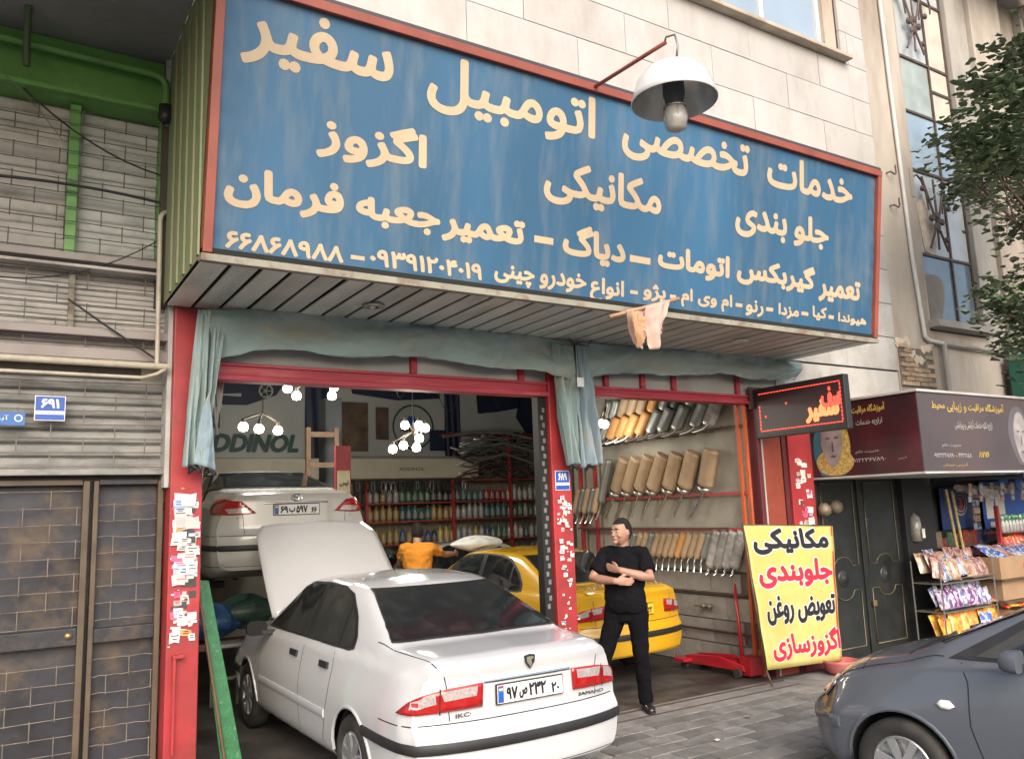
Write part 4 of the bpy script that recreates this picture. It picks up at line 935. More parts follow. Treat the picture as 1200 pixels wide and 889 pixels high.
YELC = PAINT('taxi yellow paint', (.62, .35, .014), .25)
taxi, tc_ = sedan('yellow_taxi', 'yellow taxi with a black chequered band parked in the right half of the workshop', 'car', YELC,
    [('۴۵', .13, .30, .2, .78, .01), ('ت', .32, .45, .1, .62, .01), ('۳۲۲', .47, .74, .2, .82, .01), ('۲۲', .82, .95, .15, .62, .01)], P=dict(SEDAN, mcol=(.6, .35, .02), li=25), plate_mat=M('yellow plate', (.75, .48, .04), .4))
for row in range(2):
    for k in range(40):
        if (k + row) % 2: continue
        x = 1.18 + k * .045; z = .86 + row * .035
        for m in 'L': tc_.patch('check_square', INK, taxi, m, [(x, z), (x + .045, z), (x + .045, z + .035), (x, z + .035)], .003, .06, smooth=False)
taxi.location = (6.10, 7.26, -.005); taxi.rotation_euler = (0, 0, R_(93.7))

CAMP = dict(SEDAN, L=4.81, arch=.35, wheels=[(1.06, .32), (3.84, .32)], tr=.315, rr=.21, yw=.87, pz=.93, mz=1.05, mx=3.1, cx=1.0,
    ztop=[(0, 1.10), (.04, 1.135), (.5, 1.16), (.62, 1.17), (1.45, 1.42), (1.7, 1.455), (2.3, 1.47), (2.7, 1.44), (3.5, 1.08), (4.2, .97), (4.6, .85), (4.81, .70)],
    yroof=[(0, .66), (.6, .70), (1.4, .57), (1.9, .60), (2.7, .57), (3.5, .74), (4.4, .64), (4.81, .52)],
    drop=[(0, .03), (.7, .025), (1.4, .05), (2.7, .05), (3.5, .025), (4.81, .05)],
    zbelt=[(0, 1.0), (1, 1.03), (3.3, .98), (4.2, .9), (4.81, .66)], ybelt=[(0, .74), (.3, .81), (1.5, .85), (3.2, .85), (4.3, .80), (4.81, .62)],
    ymax=[(0, .83), (.15, .88), (.4, .90), (1, .91), (3.8, .91), (4.5, .87), (4.81, .76)],
    zs=[(0, .30), (.35, .22), (.5, .19), (4.3, .19), (4.81, .25)],
    rear=([.2, .4, .66, .72, 1.05, 1.12, 1.17], [.03, -.05, -.05, -.01, .01, -.005, .03]),
    rw=[(-.70, 1.20), (-.52, 1.405), (.52, 1.405), (.70, 1.20)], ww=[(-.70, 1.12), (-.5, 1.39), (.5, 1.39), (.7, 1.12)],
    sw=[[(2.25, 1.05), (3.35, 1.03), (2.75, 1.37), (2.25, 1.4)], [(1.25, 1.08), (2.15, 1.05), (2.15, 1.4), (1.7, 1.38)]],
    seal=[(1.15, 1.06), (3.42, 1.01), (2.76, 1.39), (2.2, 1.42), (1.66, 1.40)],
    gaps=[[(2.2, 1.03), (2.2, .25)], [(3.4, 1.0), (3.4, .25)], [(1.3, 1.03), (1.6, .27)]], handles=(2.4, 1.6))
SILV = PAINT('pearl white paint', (.52, .52, .495), .25)
camry, cc_ = sedan('white_sedan', 'pearl white saloon raised on the lift behind the open bonnet', 'car', SILV,
    [('۶۹', .13, .30, .2, .78, .01), ('ب', .32, .46, .1, .62, .01), ('۵۹۷', .48, .74, .2, .82, .01), ('۶۶', .82, .95, .15, .62, .01)], lamp='none', P=CAMP)
k = .0155
for sg in (1, -1):
    q = lambda pts: [(sg * a, z) for a, z in pts]
    a = cc_.patch('tail_light', RED, camry, 'WB', q([(24, .90), (36, .885), (52, .90), (56, .98), (54, 1.05), (44, 1.055), (32, 1.03)]), .006, .03, k, thick=.012)
    cc_.patch('clear_lens', CLEAR, a, 'WB', q([(27, .905), (38, .90), (40, .95), (30, .96)]), .02, .03, k)
h, n = cc_.ray('B', 0, 1.05)
for rx, rz, dz in ((.06, .04, 0), (.025, .04, 0), (.045, .016, .018)):
    MB().tube([(h.x - .008, rx * math.cos(t_ * .3142), 1.06 + dz + rz * math.sin(t_ * .3142)) for t_ in range(21)], .005, 5).build('emblem', CHROME, camry)
cc_.strip('boot_chrome', CHROME, camry, 'B', [(-.36, 1.005), (.36, 1.005)], .02, h=.01)
camry.location = (2.882, 9.17, 1.10); camry.rotation_euler = (0, 0, R_(88.4))

WH3, w3_ = sedan('white_sedan', 'white car standing crosswise at the back behind the man in orange', 'car', WHITE, None, full=False)
WH3.location = (8.9, 13.0, -.005); WH3.rotation_euler = (0, 0, R_(180))

# grey hatchback
GREY_ = PAINT('dusty blue grey paint', (.085, .095, .115), .35)
HAT = dict(SEDAN, L=3.83, arch=.335, wheels=[(.60, .29), (3.04, .29)], tr=.29, rr=.19, yw=.81, cx=.9, sm=.07, mx=2.30, mz=1.03, mcol=(.085, .095, .115), fstrip=GREY_, fs=57,
    ztop=[(0, .98), (.05, 1.05), (.35, 1.33), (.7, 1.40), (1.3, 1.43), (1.9, 1.41), (2.1, 1.38), (2.90, 1.02), (2.98, .985), (3.25, .925), (3.5, .85), (3.7, .75), (3.83, .60)],
    yroof=[(0, .55), (.35, .53), (1.3, .54), (2.0, .52), (2.8, .66), (3.2, .62), (3.6, .55), (3.83, .45)],
    drop=[(0, .04), (1, .05), (2.1, .05), (2.8, .03), (3.3, .05), (3.83, .08)],
    zbelt=[(0, .94), (1, .99), (2.2, .97), (2.8, .93), (3.3, .83), (3.6, .72), (3.83, .55)],
    ybelt=[(0, .66), (.3, .74), (1.3, .78), (2.5, .775), (3.2, .74), (3.6, .66), (3.83, .50)],
    ymax=[(0, .74), (.3, .81), (1, .825), (3.2, .825), (3.6, .77), (3.83, .62)],
    zs=[(0, .30), (.4, .22), (3.5, .2), (3.83, .22)],
    rear=([.2, .5, .6, 1.0], [0, -.05, 0, .05]), front=([.15, .25, .40, .50, .56, .7, .9], [.10, .03, -.01, .0, .045, .09, .2]), fb=.35,
    rw=[(-.55, 1.08), (-.46, 1.32), (.46, 1.32), (.55, 1.08)], ww=[(-.64, 1.05), (-.47, 1.34), (.47, 1.34), (.64, 1.05)],
    sw=[[(1.60, 1.01), (2.56, .995), (2.06, 1.32), (1.60, 1.35)], [(.75, 1.03), (1.53, 1.01), (1.53, 1.35), (.95, 1.33)]],
    seal=[(.68, 1.01), (2.72, .975), (2.10, 1.34), (1.55, 1.37), (.92, 1.35)],
    gaps=[[(1.52, .97), (1.52, .25)], [(2.64, .96), (2.60, .85), (2.60, .6), (2.50, .25)], [(.7, .97), (.92, .6), (.95, .3)]], handles=(1.75, .95), pz=.5)
GREY = PAINT('dusty blue grey paint', (.085, .095, .115), .35)
hat, hc_ = sedan('grey_hatchback', 'dusty blue grey hatchback in the right foreground with its nose towards the shop', 'car', GREY, None, lamp='hatch', P=HAT, full=False)
for m, sg in (('L', 1), ('R', -1)):
    hc_.strip('side_moulding', GREY, hat, m, [(1.5, .50), (2.30, .49)], .06, h=.016)
    hc_.patch('side_repeater', M('white repeater', (.75, .75, .72), .2, coat=.5), hat, m, [(2.68, .705), (2.71, .685), (2.76, .685), (2.79, .71), (2.76, .735), (2.71, .735)], .003, .03, thick=.01)
    hc_.strip('panel_gap', GAP, hat, 'T', [(2.75, sg * .71), (3.0, sg * .665), (3.35, sg * .60), (3.60, sg * .52)], .008)
    hc_.patch('headlight', M('headlight lens', (.35, .37, .38), .08, .4, .2, 20, coat=1), hat, 'WF', [(sg * 18, .58), (sg * 38, .60), (sg * 50, .72), (sg * 44, .76), (sg * 20, .69)], .006, .04, .0155, thick=.01)
hc_.strip('wiper', RUB, hat, 'F', [(-.5, 1.02), (-.1, 1.05)], .02, h=.02); hc_.strip('wiper', RUB, hat, 'F', [(0, 1.02), (.5, 1.06)], .02, h=.02)
hc_.strip('panel_gap', GAP, hat, 'T', [(3.0, -.60), (3.0, .60)], .03)
hat.location = (6.45, .64, -.055); hat.rotation_euler = (0, 0, R_(102))

# ---------------------------------------------------------------- neighbour on the right
rb = thing('apartment_building', 'weathered plaster building on the right with tall ironwork windows and a patch of bare brick', 'building', (13, YF, 0))
PLAS2 = M('beige plaster', (.42, .375, .32), .9, 0, .1, 2.5, dirt=(.23, .175, .135), damt=.8, dscale=1.2, dlo=.46, dhi=.7, stretch=(1, 1, .3), bump=.3, bscale=25)
PLGR = M('grey cement render', (.33, .31, .28), .9, 0, .12, 3, dirt=(.20, .17, .14), damt=.6, dscale=1.4, stretch=(1, 1, .4), bump=.3, bscale=25)
def RB(n_, m, x0, x1, y0, y1, z0, z1, b=.01): return B(n_, m, rb, x0, x1, y0, y1, z0, z1, bevel=b)
RB('wall_pier', PLAS2, 10.502, 11.38, YF - .0, 7.3, 2.9, 14); RB('wall_pier', PLAS2, 11.382, 11.52, YF + .06, 7.3, 4.36, 14)
RB('wall_below_window', PLAS2, 11.382, 13.35, YF + .03, 7.3, 2.9, 4.30)
RB('window_ledge', PLGR, 11.36, 13.0, YF - .16, YF + .3, 4.32, 4.43)
RB('wall_pier', PLGR, 13.0, 13.6, YF + .06, 7.5, 4.30, 14); RB('wall_pier', PLAS2, 13.602, 14.6, YF - .02, 7.5, 2.9, 14); RB('wall_pier', PLAS2, 14.602, 18.5, YF + .1, 7.5, 2.9, 14); RB('wall_pier', PLGR, 15.3, 15.6, YF - .05, YF + .099, 2.9, 14)
RB('roof_eave', PLGR, 13.2, 20, YF - .9, YF + .2, 10.6, 10.8)
RB('pier_crack_lip', PLGR, 11.30, 11.40, YF - .012, YF + .0, 6.3, 6.75)
# bare brick patch as single bricks
BRK = M('bare brick', (.34, .25, .17), .9, 0, .2, 8, dirt=(.22, .17, .13), damt=.5, dscale=5, rnd=.25, bump=.4, bscale=40)
me = MB().box(-.095, .095, -.02, .012, -.028, .028, .003).mesh('brick'); me.materials.append(BRK)
B('mortar_bed', MATS['mortar'], rb, 10.53, 11.36, YF - .012, YF - .001, 3.42, 3.98)
for r in range(9):
    for k in range(5):
        x = 10.63 + k * .2 + (.09 if r % 2 else 0); z = 3.47 + r * .066
        if random.random() < .08: continue
        if z > 3.84 + .16 * math.sin(x * 9) or x > 11.3: continue
        o = bpy.data.objects.new('brick', me); COL.objects.link(o); o.location = (x, YF - .012 + random.uniform(-.006, .004), z); o.rotation_euler = (0, random.uniform(-.02, .02), random.uniform(-.03, .03)); attach(o, rb)
FLK = M('flaking plaster', (.50, .43, .34), .9, 0, .2, 10, bump=.5)
for k in range(18):
    cx = 10.55 + k % 9 * .1; cz = 3.90 + .14 * math.sin(cx * 9) + random.uniform(.0, .1); pts = [(cx + random.uniform(.05, .12) * math.cos(b), YF - .014 - .006 * math.sin(b * 2), cz + random.uniform(.03, .08) * math.sin(b)) for b in [i * .9 for i in range(7)]]
    MB().prism(pts, (0, .012, 0)).build('plaster_flake', FLK, rb)
# tall window strip
IRON = M('rusty window iron', (.10, .07, .06), .6, .4, .2, 10)
wn = bpy.data.objects.new('window', None); COL.objects.link(wn); wn.location = (12.2, YF, 6); attach(wn, rb)
B('recess_back', DARKI, wn, 11.52, 13.0, YF + .35, YF + .4, 4.43, 14)
def WB_(n_, m, x0, x1, z0, z1, y0=YF + .14, y1=YF + .19, b=0): return B(n_, m, wn, x0, x1, y0, y1, z0, z1, bevel=b)
zs = [4.43, 5.52, 6.86, 7.83, 8.75, 9.9, 11.0, 12]
for x in (11.53, 12.42, 12.96): WB_('mullion', IRON, x, x + .04, 4.43, 12)
for z in zs: WB_('transom', IRON, 11.571, 12.419, z - .02, z + .02); WB_('transom', IRON, 12.461, 12.959, z - .02 + (.5 if z == 7.83 else 0), z + .02 + (.5 if z == 7.83 else 0))
PANES = [M('green grey pane', (.30, .34, .30), .2, 0, .2, 3, coat=.6), M('blue grey pane', (.28, .36, .42), .12, 0, .15, 2, coat=.8), M('cream covered pane', (.50, .46, .38), .5, 0, .15, 4), M('slate pane', (.10, .14, .17), .15, 0, .2, 3, coat=.8), M('pale pane', (.42, .45, .45), .25, 0, .1, 3, coat=.4)]
pk = [3, 4, 1, 0, 4, 4, 1]; pk2 = [3, 4, 1, 2, 2, 4, 1]
for i in range(7):
    WB_('pane', PANES[pk[i]], 11.571, 12.419, zs[i] + .021, zs[i + 1] - .021, YF + .165, YF + .172); WB_('pane', PANES[pk2[i]], 12.461, 12.959, zs[i] + .021, zs[i + 1] - .021, YF + .163, YF + .170)
MB().prism([(11.58, YF + .15, 4.46), (11.95, YF + .15, 4.46), (12.12, YF + .15, 4.85), (12.13, YF + .15, 5.12), (11.98, YF + .15, 5.22), (11.6, YF + .15, 5.20)], (0, .01, 0)).build('cardboard_patch', M('grey board', (.22, .20, .17), .8), wn)
MB().prism([(11.75, YF + .15, 5.58), (11.65, YF + .15, 6.3), (11.85, YF + .15, 6.5), (12.1, YF + .15, 5.9), (12.0, YF + .15, 5.5)], (0, .01, 0)).build('dusty_patch', MATS['flaking plaster'], wn)
def ironwork(z, s=1):
    mb = MB()
    for dx in (-.28, .02, .3): mb.tube([(12.0 + dx, YF + .06, z + .62), (12.0 + dx * .2, YF + .05, z), (12.0 - dx * .8, YF + .06, z - .5)], .018, 5)
    for dx in (-.36, .36): mb.tube([(12.0 + dx * (1 - .5 * math.cos(t)), YF + .06, z + .1 + .35 * math.sin(t) + .1 * t) for t in [i * .6 for i in range(7)]], .015, 5)
    for (cx, cz, r) in ((-.02, -.15, .085), (.12, -.05, .06), (-.14, -.02, .06), (0, .04, .07), (-.3, .42, .05), (.2, -.32, .05), (.34, .2, .05)): mb.lathe([(0, -.03), (r * .7, -.025), (r, 0), (r * .7, .025), (0, .03)], (12 + cx, YF + .05, z + cz), (0, 1, 0), 9)
    mb.build('ornamental_ironwork', IRON, wn)
ironwork(6.1); ironwork(9.35); ironwork(10.6)
PVC = M('grey white pvc', (.55, .55, .52), .5, 0, .1, 5, dirt=(.35, .32, .28), damt=.4)
pipe('rain_pipe', 'long white rain pipe running down the beige pier right of the sign', [(10.95, YF - .04, 12), (11.0, YF - .04, 8), (11.07, YF - .04, 5.3), (11.14, YF - .05, 4.25)] + bend((11.14, YF - .05, 4.2), (11.15, YF - .05, 4.12), (11.3, YF - .05, 4.11)) + [(11.6, YF - .05, 4.10)], .028, PVC)
pipe('ledge_pipe', 'grey pipe running level under the broken window ledge', [(11.6, YF - .05, 4.10), (13.2, YF - .05, 4.08), (15.5, YF - .05, 4.05)], .028, PLGR)
pipe('ledge_pipe', 'short grey pipe dropping from the level pipe to the salon sign', [(11.6, YF - .05, 4.10), (11.6, YF - .05, 3.3)], .04, PLGR)
t = thing('wall_hook', 'two rusty iron hooks on the beige pier by the top right corner of the sign', 'hook', (10.75, YF, 6.2))
for z in (6.55, 6.05): MB().tube([(10.72, YF, z), (10.72, YF - .07, z), (10.78, YF - .1, z - .04), (10.84, YF - .08, z), (10.84, YF - .08, z + .12)], .012, 5).build('iron_hook', IRON, t)
B('wall_below', PLGR, rb, 10.9, 18.5, YF + .4, YF + .6, -.1, 2.9)
tag(MB().box(13.2, 13.7, YF - .4, YF - .1, 2.9, 4.02).build('green_awning', M('green tarpaulin', (.02, .12, .08), .6), None, bevel=.02), 'dark green rolled awning at the right edge behind the leaves', 'awning')
# facade strip between sign and salon box
B('wall_core', PLASG, bld, 8.46, 8.5, YF - .0, YF + .3, -.05, 2.9)

# ---------------------------------------------------------------- salon sign box
ss = thing('salon_sign', 'maroon box sign of a beauty school with a face picture projecting above the dark door', 'sign', (9, 5.9, 2.17))
MAR = M('maroon print', (.085, .012, .018), .45, 0, .5, .8, dirt=(.025, .012, .014), damt=.9, dscale=1.1, dlo=.4, dhi=.6)
GRYP = M('grey maroon print', (.075, .06, .065), .45, 0, .2, 1, dirt=(.10, .05, .035), damt=.7, dscale=1.0)
B('sign_body', MAR, ss, 8.50, 8.52, 5.215, YF, 2.19, 3.06); B('sign_body', GRYP, ss, 8.50, 10.86, 5.2, 5.214, 2.19, 3.06); B('sign_body', GRYP, ss, 10.845, 10.86, 5.215, YF, 2.19, 3.06)
B('top_cap', PLASG, ss, 8.48, 10.88, 5.18, YF, 3.061, 3.09, bevel=.004); B('bottom_cap', PLASG, ss, 8.48, 10.88, 5.18, YF, 2.165, 2.189, bevel=.004)
GOLD = M('yellow print', (.42, .29, .06), .6); WPR = M('white print', (.36, .34, .33), .6)
fo = (10.86 - 2.36, 5.2, 2.19)
tx = lambda t_, m, b, bo=.003: text(t_, m, ss, fo, (1, 0, 0), (0, 0, 1), b, bo, .002)
tx('محیط', GOLD, (.26, .52, .68, .78)); tx('و زیبایی', GOLD, (.56, .95, .66, .79)); tx('آموزشگاه مراقبت', GOLD, (.99, 1.76, .67, .79))
tx('ارائه کلیه خدمات آرایشی و پیرایشی', WPR, (.68, 1.46, .46, .58), .001); tx('مدیریت خانم', WPR, (.38, .75, .26, .31), 0); tx('۰۹۱۲۲۳۶۷۸۹۰ - ۴۴۲۲۱۵۸', WPR, (.20, .95, .15, .20), .001); tx('آدرس میدان', GOLD, (.35, .85, .05, .09), 0); tx('۸۷۷۶', GOLD, (1.10, 1.32, .15, .22), .003)
SKN = M('printed grey face', (.30, .27, .27), .5, 0, .3, 6); SKN2 = M('printed face shade', (.11, .10, .11), .5); HAIRG = M('printed gold hair', (.45, .33, .10), .5, 0, .5, 30)
def disc(cx, cz, rx, rz, m, o, u, d, name='printed_face', n=22, sq=0):
    o = Vector(o); u = Vector(u); nn = u.cross(Vector((0, 0, 1)))
    cl = lambda q: min(.855, max(.012, q))
    pts = [o + u * (cx + rx * math.cos(t_) * (1 - sq * max(0, -math.sin(t_)))) + Vector((0, 0, cl(cz + rz * math.sin(t_)))) + nn * d for t_ in [i * 2 * math.pi / n for i in range(n)]]
    return MB().add(pts, [tuple(range(n))]).build(name, m, ss, fix=False)
U1 = (1, 0, 0)
disc(2.05, .42, .25, .36, SKN2, fo, U1, .002, 'printed_hair', sq=.3); disc(2.08, .40, .165, .31, SKN, fo, U1, .004, sq=.35)
for a, b, c, d in ((2.02, .47, .035, .012), (2.14, .47, .035, .012), (2.08, .22, .04, .014), (2.08, .36, .012, .07)): disc(a, b, c, d, SKN2, fo, U1, .006, 'printed_feature')
so = (8.50, YF, 2.19); U2 = (0, -1, 0)     # the side seen from the street, u runs toward the street
tx2 = lambda t_, m, b, bo=.003: text(t_, m, ss, so, U2, (0, 0, 1), b, bo, .002)
tx2('آموزشگاه مراقبت', GOLD, (.62, 1.05, .70, .81)); tx2('ارائه خدمات', WPR, (.66, 1.0, .56, .64), .001); tx2('مدیریت خانم', WPR, (.62, .92, .24, .29), 0); tx2('۰۹۱۲۲۳۶۷۸۹۰', WPR, (.55, 1.0, .15, .195), .001); tx2('آدرس', WPR, (1.15, 1.25, .15, .18), 0)
TEAL = M('printed teal veil', (.05, .17, .24), .5, 0, .2, 5)
disc(.30, .34, .26, .42, TEAL, so, U2, .002, 'printed_veil'); disc(.33, .17, .26, .16, HAIRG, so, U2, .003, 'printed_hair'); disc(.42, .36, .14, .31, HAIRG, so, U2, .004, 'printed_hair'); disc(.31, .40, .155, .29, SKN, so, U2, .006, sq=.3)
for a, b, c, d in ((.26, .46, .035, .012), (.38, .46, .035, .012), (.32, .24, .04, .018), (.32, .35, .014, .07)): disc(a, b, c, d, SKN2, so, U2, .008, 'printed_feature')

# ---------------------------------------------------------------- dark double door
DOOR = M('dark iron door', (.022, .026, .026), .4, .2, .2, 5, dirt=(.06, .055, .05), damt=.5, dscale=3, coat=.15)
DGOLD = M('dull gold edging', (.16, .14, .09), .4, .5, .2, 8)
dr = thing('double_door', 'dark iron double door with ornamental mouldings under the maroon salon sign', 'door', (9.4, 6.75, 0))
yd = 6.70
B('door_frame', DOOR, dr, 8.452, 8.56, yd - .04, yd + .1, -.02, 2.32, bevel=.006); B('door_frame', DOOR, dr, 8.56, 10.25, yd - .04, yd + .1, 2.24, 2.34, bevel=.006)
for x0, x1 in ((8.56, 9.40), (9.41, 10.25)):
    lf = B('door_leaf', DOOR, dr, x0, x1, yd, yd + .05, -.0, 2.23, bevel=.004); cx = (x0 + x1) / 2; s_ = 1 if x0 < 9 else -1
    def mould(pts): MB().tube(pts, .009, 5, True).build('moulding', DGOLD if 1 else DOOR, lf, smooth=True)
    a, b = x0 + .11, x1 - .11
    for z0, z1, fl in ((1.10, 2.12, -1), (.12, .80, 1)):
        edge = z0 if fl < 0 else z1; L_ = [(a, yd - .006, z1 if fl < 0 else z0), (b, yd - .006, z1 if fl < 0 else z0), (b, yd - .006, edge)]
        arc = [(cx + .17 * math.cos(t_), yd - .006, edge + fl * -.0 + (-fl) * .10 * math.sin(t_) * -1) for t_ in [i * math.pi / 8 for i in range(9)]]
        arc = [(p[0], p[1], edge - .0 + (.11 * math.sin(i * math.pi / 8)) * (1 if fl < 0 else -1)) for i, p in enumerate(arc)]
        mould(L_ + [(cx + .20, yd - .006, edge)] + arc + [(cx - .20, yd - .006, edge), (a, yd - .006, edge), L_[0]])
    MB().lathe([(.0, .03), (.03, .03), (.04, .018), (.07, .022), (.085, .008), (.10, .014), (.11, 0)], (cx, yd, .95), (0, -1, 0), 20).build('rosette', DOOR, lf, smooth=True)
B('meeting_stile', DOOR, dr, 9.37, 9.44, yd - .025, yd - .001, 0, 2.22, bevel=.005)
MB().tube([(9.46, yd - .03, 1.66), (9.50, yd - .05, 1.66), (9.56, yd - .03, 1.66)], .012, 6).build('latch', MATS['chrome'], dr); B('padlock', M('brass', (.45, .33, .15), .35, .8), dr, 9.46, 9.53, yd - .05, yd - .02, .58, .65, bevel=.006)
B('dark_panel', M('black side panel', (.018, .019, .02), .6, 0, .2), dr, 10.252, 10.92, yd - .08, yd + .1, -.02, 2.17, bevel=.005)
t = thing('hanging_bag', 'small clear plastic bag with a card hanging on the black side panel', 'bag', (10.4, 6.55, 1.5)); CLB = M('cloudy plastic', (.26, .25, .22), .25, 0, .3, 12, coat=.5)
MB().lathe([(0, .24), (.012, .22), (.07, .16), (.085, .02), (.075, -.14), (0, -.15)], (10.42, 6.60, 1.48), (0, 0, 1), 12).build('bag_body', CLB, t, smooth=True); B('card', PAPER, t, 10.40, 10.46, 6.49, 6.50, 1.38, 1.5)
t = thing('meter_valve', 'two corroded pipe valves on the wall beside the dark door', 'valve', (8.6, 6.6, 1.9))
for x, z in ((8.50, 1.80), (8.72, 1.83)): MB().lathe([(0, .08), (.05, .07), (.085, .03), (.085, -.03), (.05, -.06), (0, -.07)], (x + .05, 6.56, z), (.3, -1, 0), 12).build('valve_body', M('corroded brass', (.20, .17, .12), .6, .4, .3, 12), t, smooth=True)

# ---------------------------------------------------------------- kiosk: snack racks, boxes, posters
def blob(parent, name, mat, c, sx, sy, sz, seed, rz=0, rx=0):
    rnd = random.Random(seed); mb = MB()
    nx, nz = 5, 7
    def pt(s_, u, v):
        a = (u - .5) * 2; b = (v - .5) * 2; th = (1 - abs(a) ** 2.4) * (1 - abs(b) ** 3)
        return Vector((a * sx / 2 * (1 - .06 * (1 - abs(b))), s_ * (th * sy / 2 + .001), b * sz / 2 + .004 * math.sin(9 * a + seed)))
    M_ = Matrix.Rotation(rz, 3, 'Z') @ Matrix.Rotation(rx, 3, 'X')
    for s_ in (-1, 1): mb.grid(lambda u, v: Vector(c) + M_ @ pt(s_, u, v), nx, nz)
    return mb.build(name, mat, parent, smooth=True)
def pmat(n_, c, c2): return M(n_, c, .25, .1, .1, 10, dirt=c2, damt=.9, dscale=14, dlo=.5, dhi=.54, coat=.4)
ORD_ = ('first', 'second', 'third', 'fourth', 'fifth', 'sixth', 'seventh', 'eighth', 'ninth')
PK = [pmat('pink biscuit wrapper', (.42, .26, .22), (.20, .08, .08)), pmat('beige wrapper', (.46, .36, .25), (.32, .14, .09)), pmat('white blue wrapper', (.42, .45, .50), (.08, .12, .28)),
      pmat('purple wrapper', (.16, .05, .20), (.60, .55, .60)), pmat('orange wrapper', (.75, .22, .03), (.75, .50, .08)), pmat('red wrapper', (.60, .04, .03), (.70, .35, .10)), pmat('blue wrapper', (.05, .12, .45), (.6, .6, .62)), pmat('yellow wrapper', (.75, .50, .08), (.70, .15, .04)), pmat('green bottle', (.04, .35, .12), (.6, .62, .6))]
WIRE = M('rack wire', (.35, .33, .30), .4, .7)
rk = thing('snack_rack', 'three tier wire rack of snack packets beside the black panel at the kiosk', 'rack', (10.7, 6.3, 0))
for x in (10.08, 11.3):
    for y in (6.12, 6.5): MB().tube([(x, y, 0), (x, y, 1.1)], .01, 5).build('upright', WIRE, rk)
for z in (.10, .47, .82): B('shelf', WIRE, rk, 10.08, 11.3, 6.12, 6.5, z, z + .012); MB().tube([(10.08, 6.1, z + .06), (11.3, 6.1, z + .06)], .006, 5).build('shelf_rail', WIRE, rk)
CN = {'pink biscuit wrapper': 'pink', 'beige wrapper': 'beige', 'white blue wrapper': 'white and blue', 'purple wrapper': 'purple', 'orange wrapper': 'orange', 'red wrapper': 'red', 'blue wrapper': 'blue', 'yellow wrapper': 'yellow', 'green bottle': 'green'}
def packets(label, cat, group, x0, x1, y, z, mats, w, h, nrow, seed, tilt=.3, jz=.02):
    rnd = random.Random(seed); k = 0
    for r in range(nrow):
        x = x0 + rnd.uniform(0, w * .3)
        while x < x1:
            m = mats[rnd.randrange(len(mats))]; hh = h * rnd.uniform(.85, 1.1)
            o = blob(None, 'snack_packet', m, (0, 0, 0), w * rnd.uniform(.9, 1.1), .05, hh, k + seed)
            o.location = (x, y + r * .09, z + hh / 2 + r * .05 + rnd.uniform(0, jz)); o.rotation_euler = (-tilt, rnd.uniform(-.2, .2), rnd.uniform(-.5, .3))
            cn = CN[m.name]; tag(o, cn + ' ' + label, cat, cn + ' ' + group); x += w * .8; k += 1
packets('crinkled snack packet on the top tier of the wire rack', 'packet', 'packets on the top rack tier', 10.14, 11.25, 6.2, .84, [PK[0], PK[1], PK[0], PK[2]], .15, .26, 3, 5, .35, .06)
packets('snack packet on the middle tier of the wire rack', 'packet', 'packets on the middle rack tier', 10.14, 11.25, 6.2, .49, [PK[3], PK[3], PK[2]], .11, .24, 2, 15)
packets('snack packet on the bottom tier of the wire rack', 'packet', 'packets on the bottom rack tier', 10.14, 10.95, 6.2, .12, [PK[4], PK[4], PK[4], PK[7]], .15, .32, 2, 25, .2)
packets('snack packet at the right of the bottom tier', 'packet', 'packets right of centre on the bottom tier', 10.97, 11.10, 6.15, .12, [PK[6]], .12, .26, 1, 35, .2)
packets('snack packet at the right end of the bottom tier', 'packet', 'packets at the end of the bottom tier', 11.1, 11.45, 6.2, .12, [PK[7], PK[4]], .16, .34, 2, 45, .2)
CRD = M('corrugated cardboard', (.34, .22, .13), .85, 0, .08, 4, dirt=(.22, .14, .08), damt=.4)
def carton(x0, x1, y0, y1, z0, z1, label):
    t = thing('cardboard_box', label, 'box', ((x0 + x1) / 2, y0, z0))
    for n_, a in (('front_wall', (x0, x1, y0, y0 + .008, z0, z1)), ('back_wall', (x0, x1, y1 - .008, y1, z0, z1)), ('side_wall', (x0, x0 + .008, y0 + .009, y1 - .009, z0, z1)), ('side_wall', (x1 - .008, x1, y0 + .009, y1 - .009, z0, z1)), ('bottom', (x0 + .009, x1 - .009, y0 + .009, y1 - .009, z0, z0 + .01))): B(n_, CRD, t, *a)
    return t
cb = carton(11.35, 12.65, 6.05, 6.55, .80, 1.08, 'open cardboard carton full of small packets on top of the kiosk stand')
MB().lathe([(.05, 0), (.07, 0), (.07, .002), (.05, .002)], (12.0, 6.049, .93), (0, -1, 0), 16).build('red_print', PRED, cb)
packets('small packet lying in the upper cardboard carton', 'packet', 'packets in the upper carton', 11.45, 12.55, 6.15, 1.0, [PK[2], PK[6], PK[0]], .15, .16, 3, 55, 1.0)
carton(11.40, 12.7, 6.08, 6.58, .52, .78, 'closed brown carton under the open cardboard carton')
carton(11.45, 12.8, 5.95, 6.5, .06, .40, 'cardboard carton of red and orange packets nearest the grey car')
packets('snack packet heaped in the lowest carton', 'packet', 'packets in the lowest carton', 11.4, 12.7, 6.1, .38, [PK[5], PK[5], PK[7]], .2, .16, 3, 65, 1.1)
st = thing('kiosk_stand', 'dark wooden stand carrying the cartons at the kiosk', 'stand', (12.1, 6.3, 0)); WOOD = M('dark stained wood', (.10, .06, .04), .7, 0, .2, 6)
B('shelf_board', WOOD, st, 11.32, 13.4, 6.0, 6.6, .78, .80); B('shelf_board', WOOD, st, 11.32, 13.4, 6.0, 6.6, .49, .515); B('leg', WOOD, st, 11.32, 11.36, 6.5, 6.6, -.02, .78); B('leg', WOOD, st, 13.3, 13.36, 6.5, 6.6, -.02, .78)
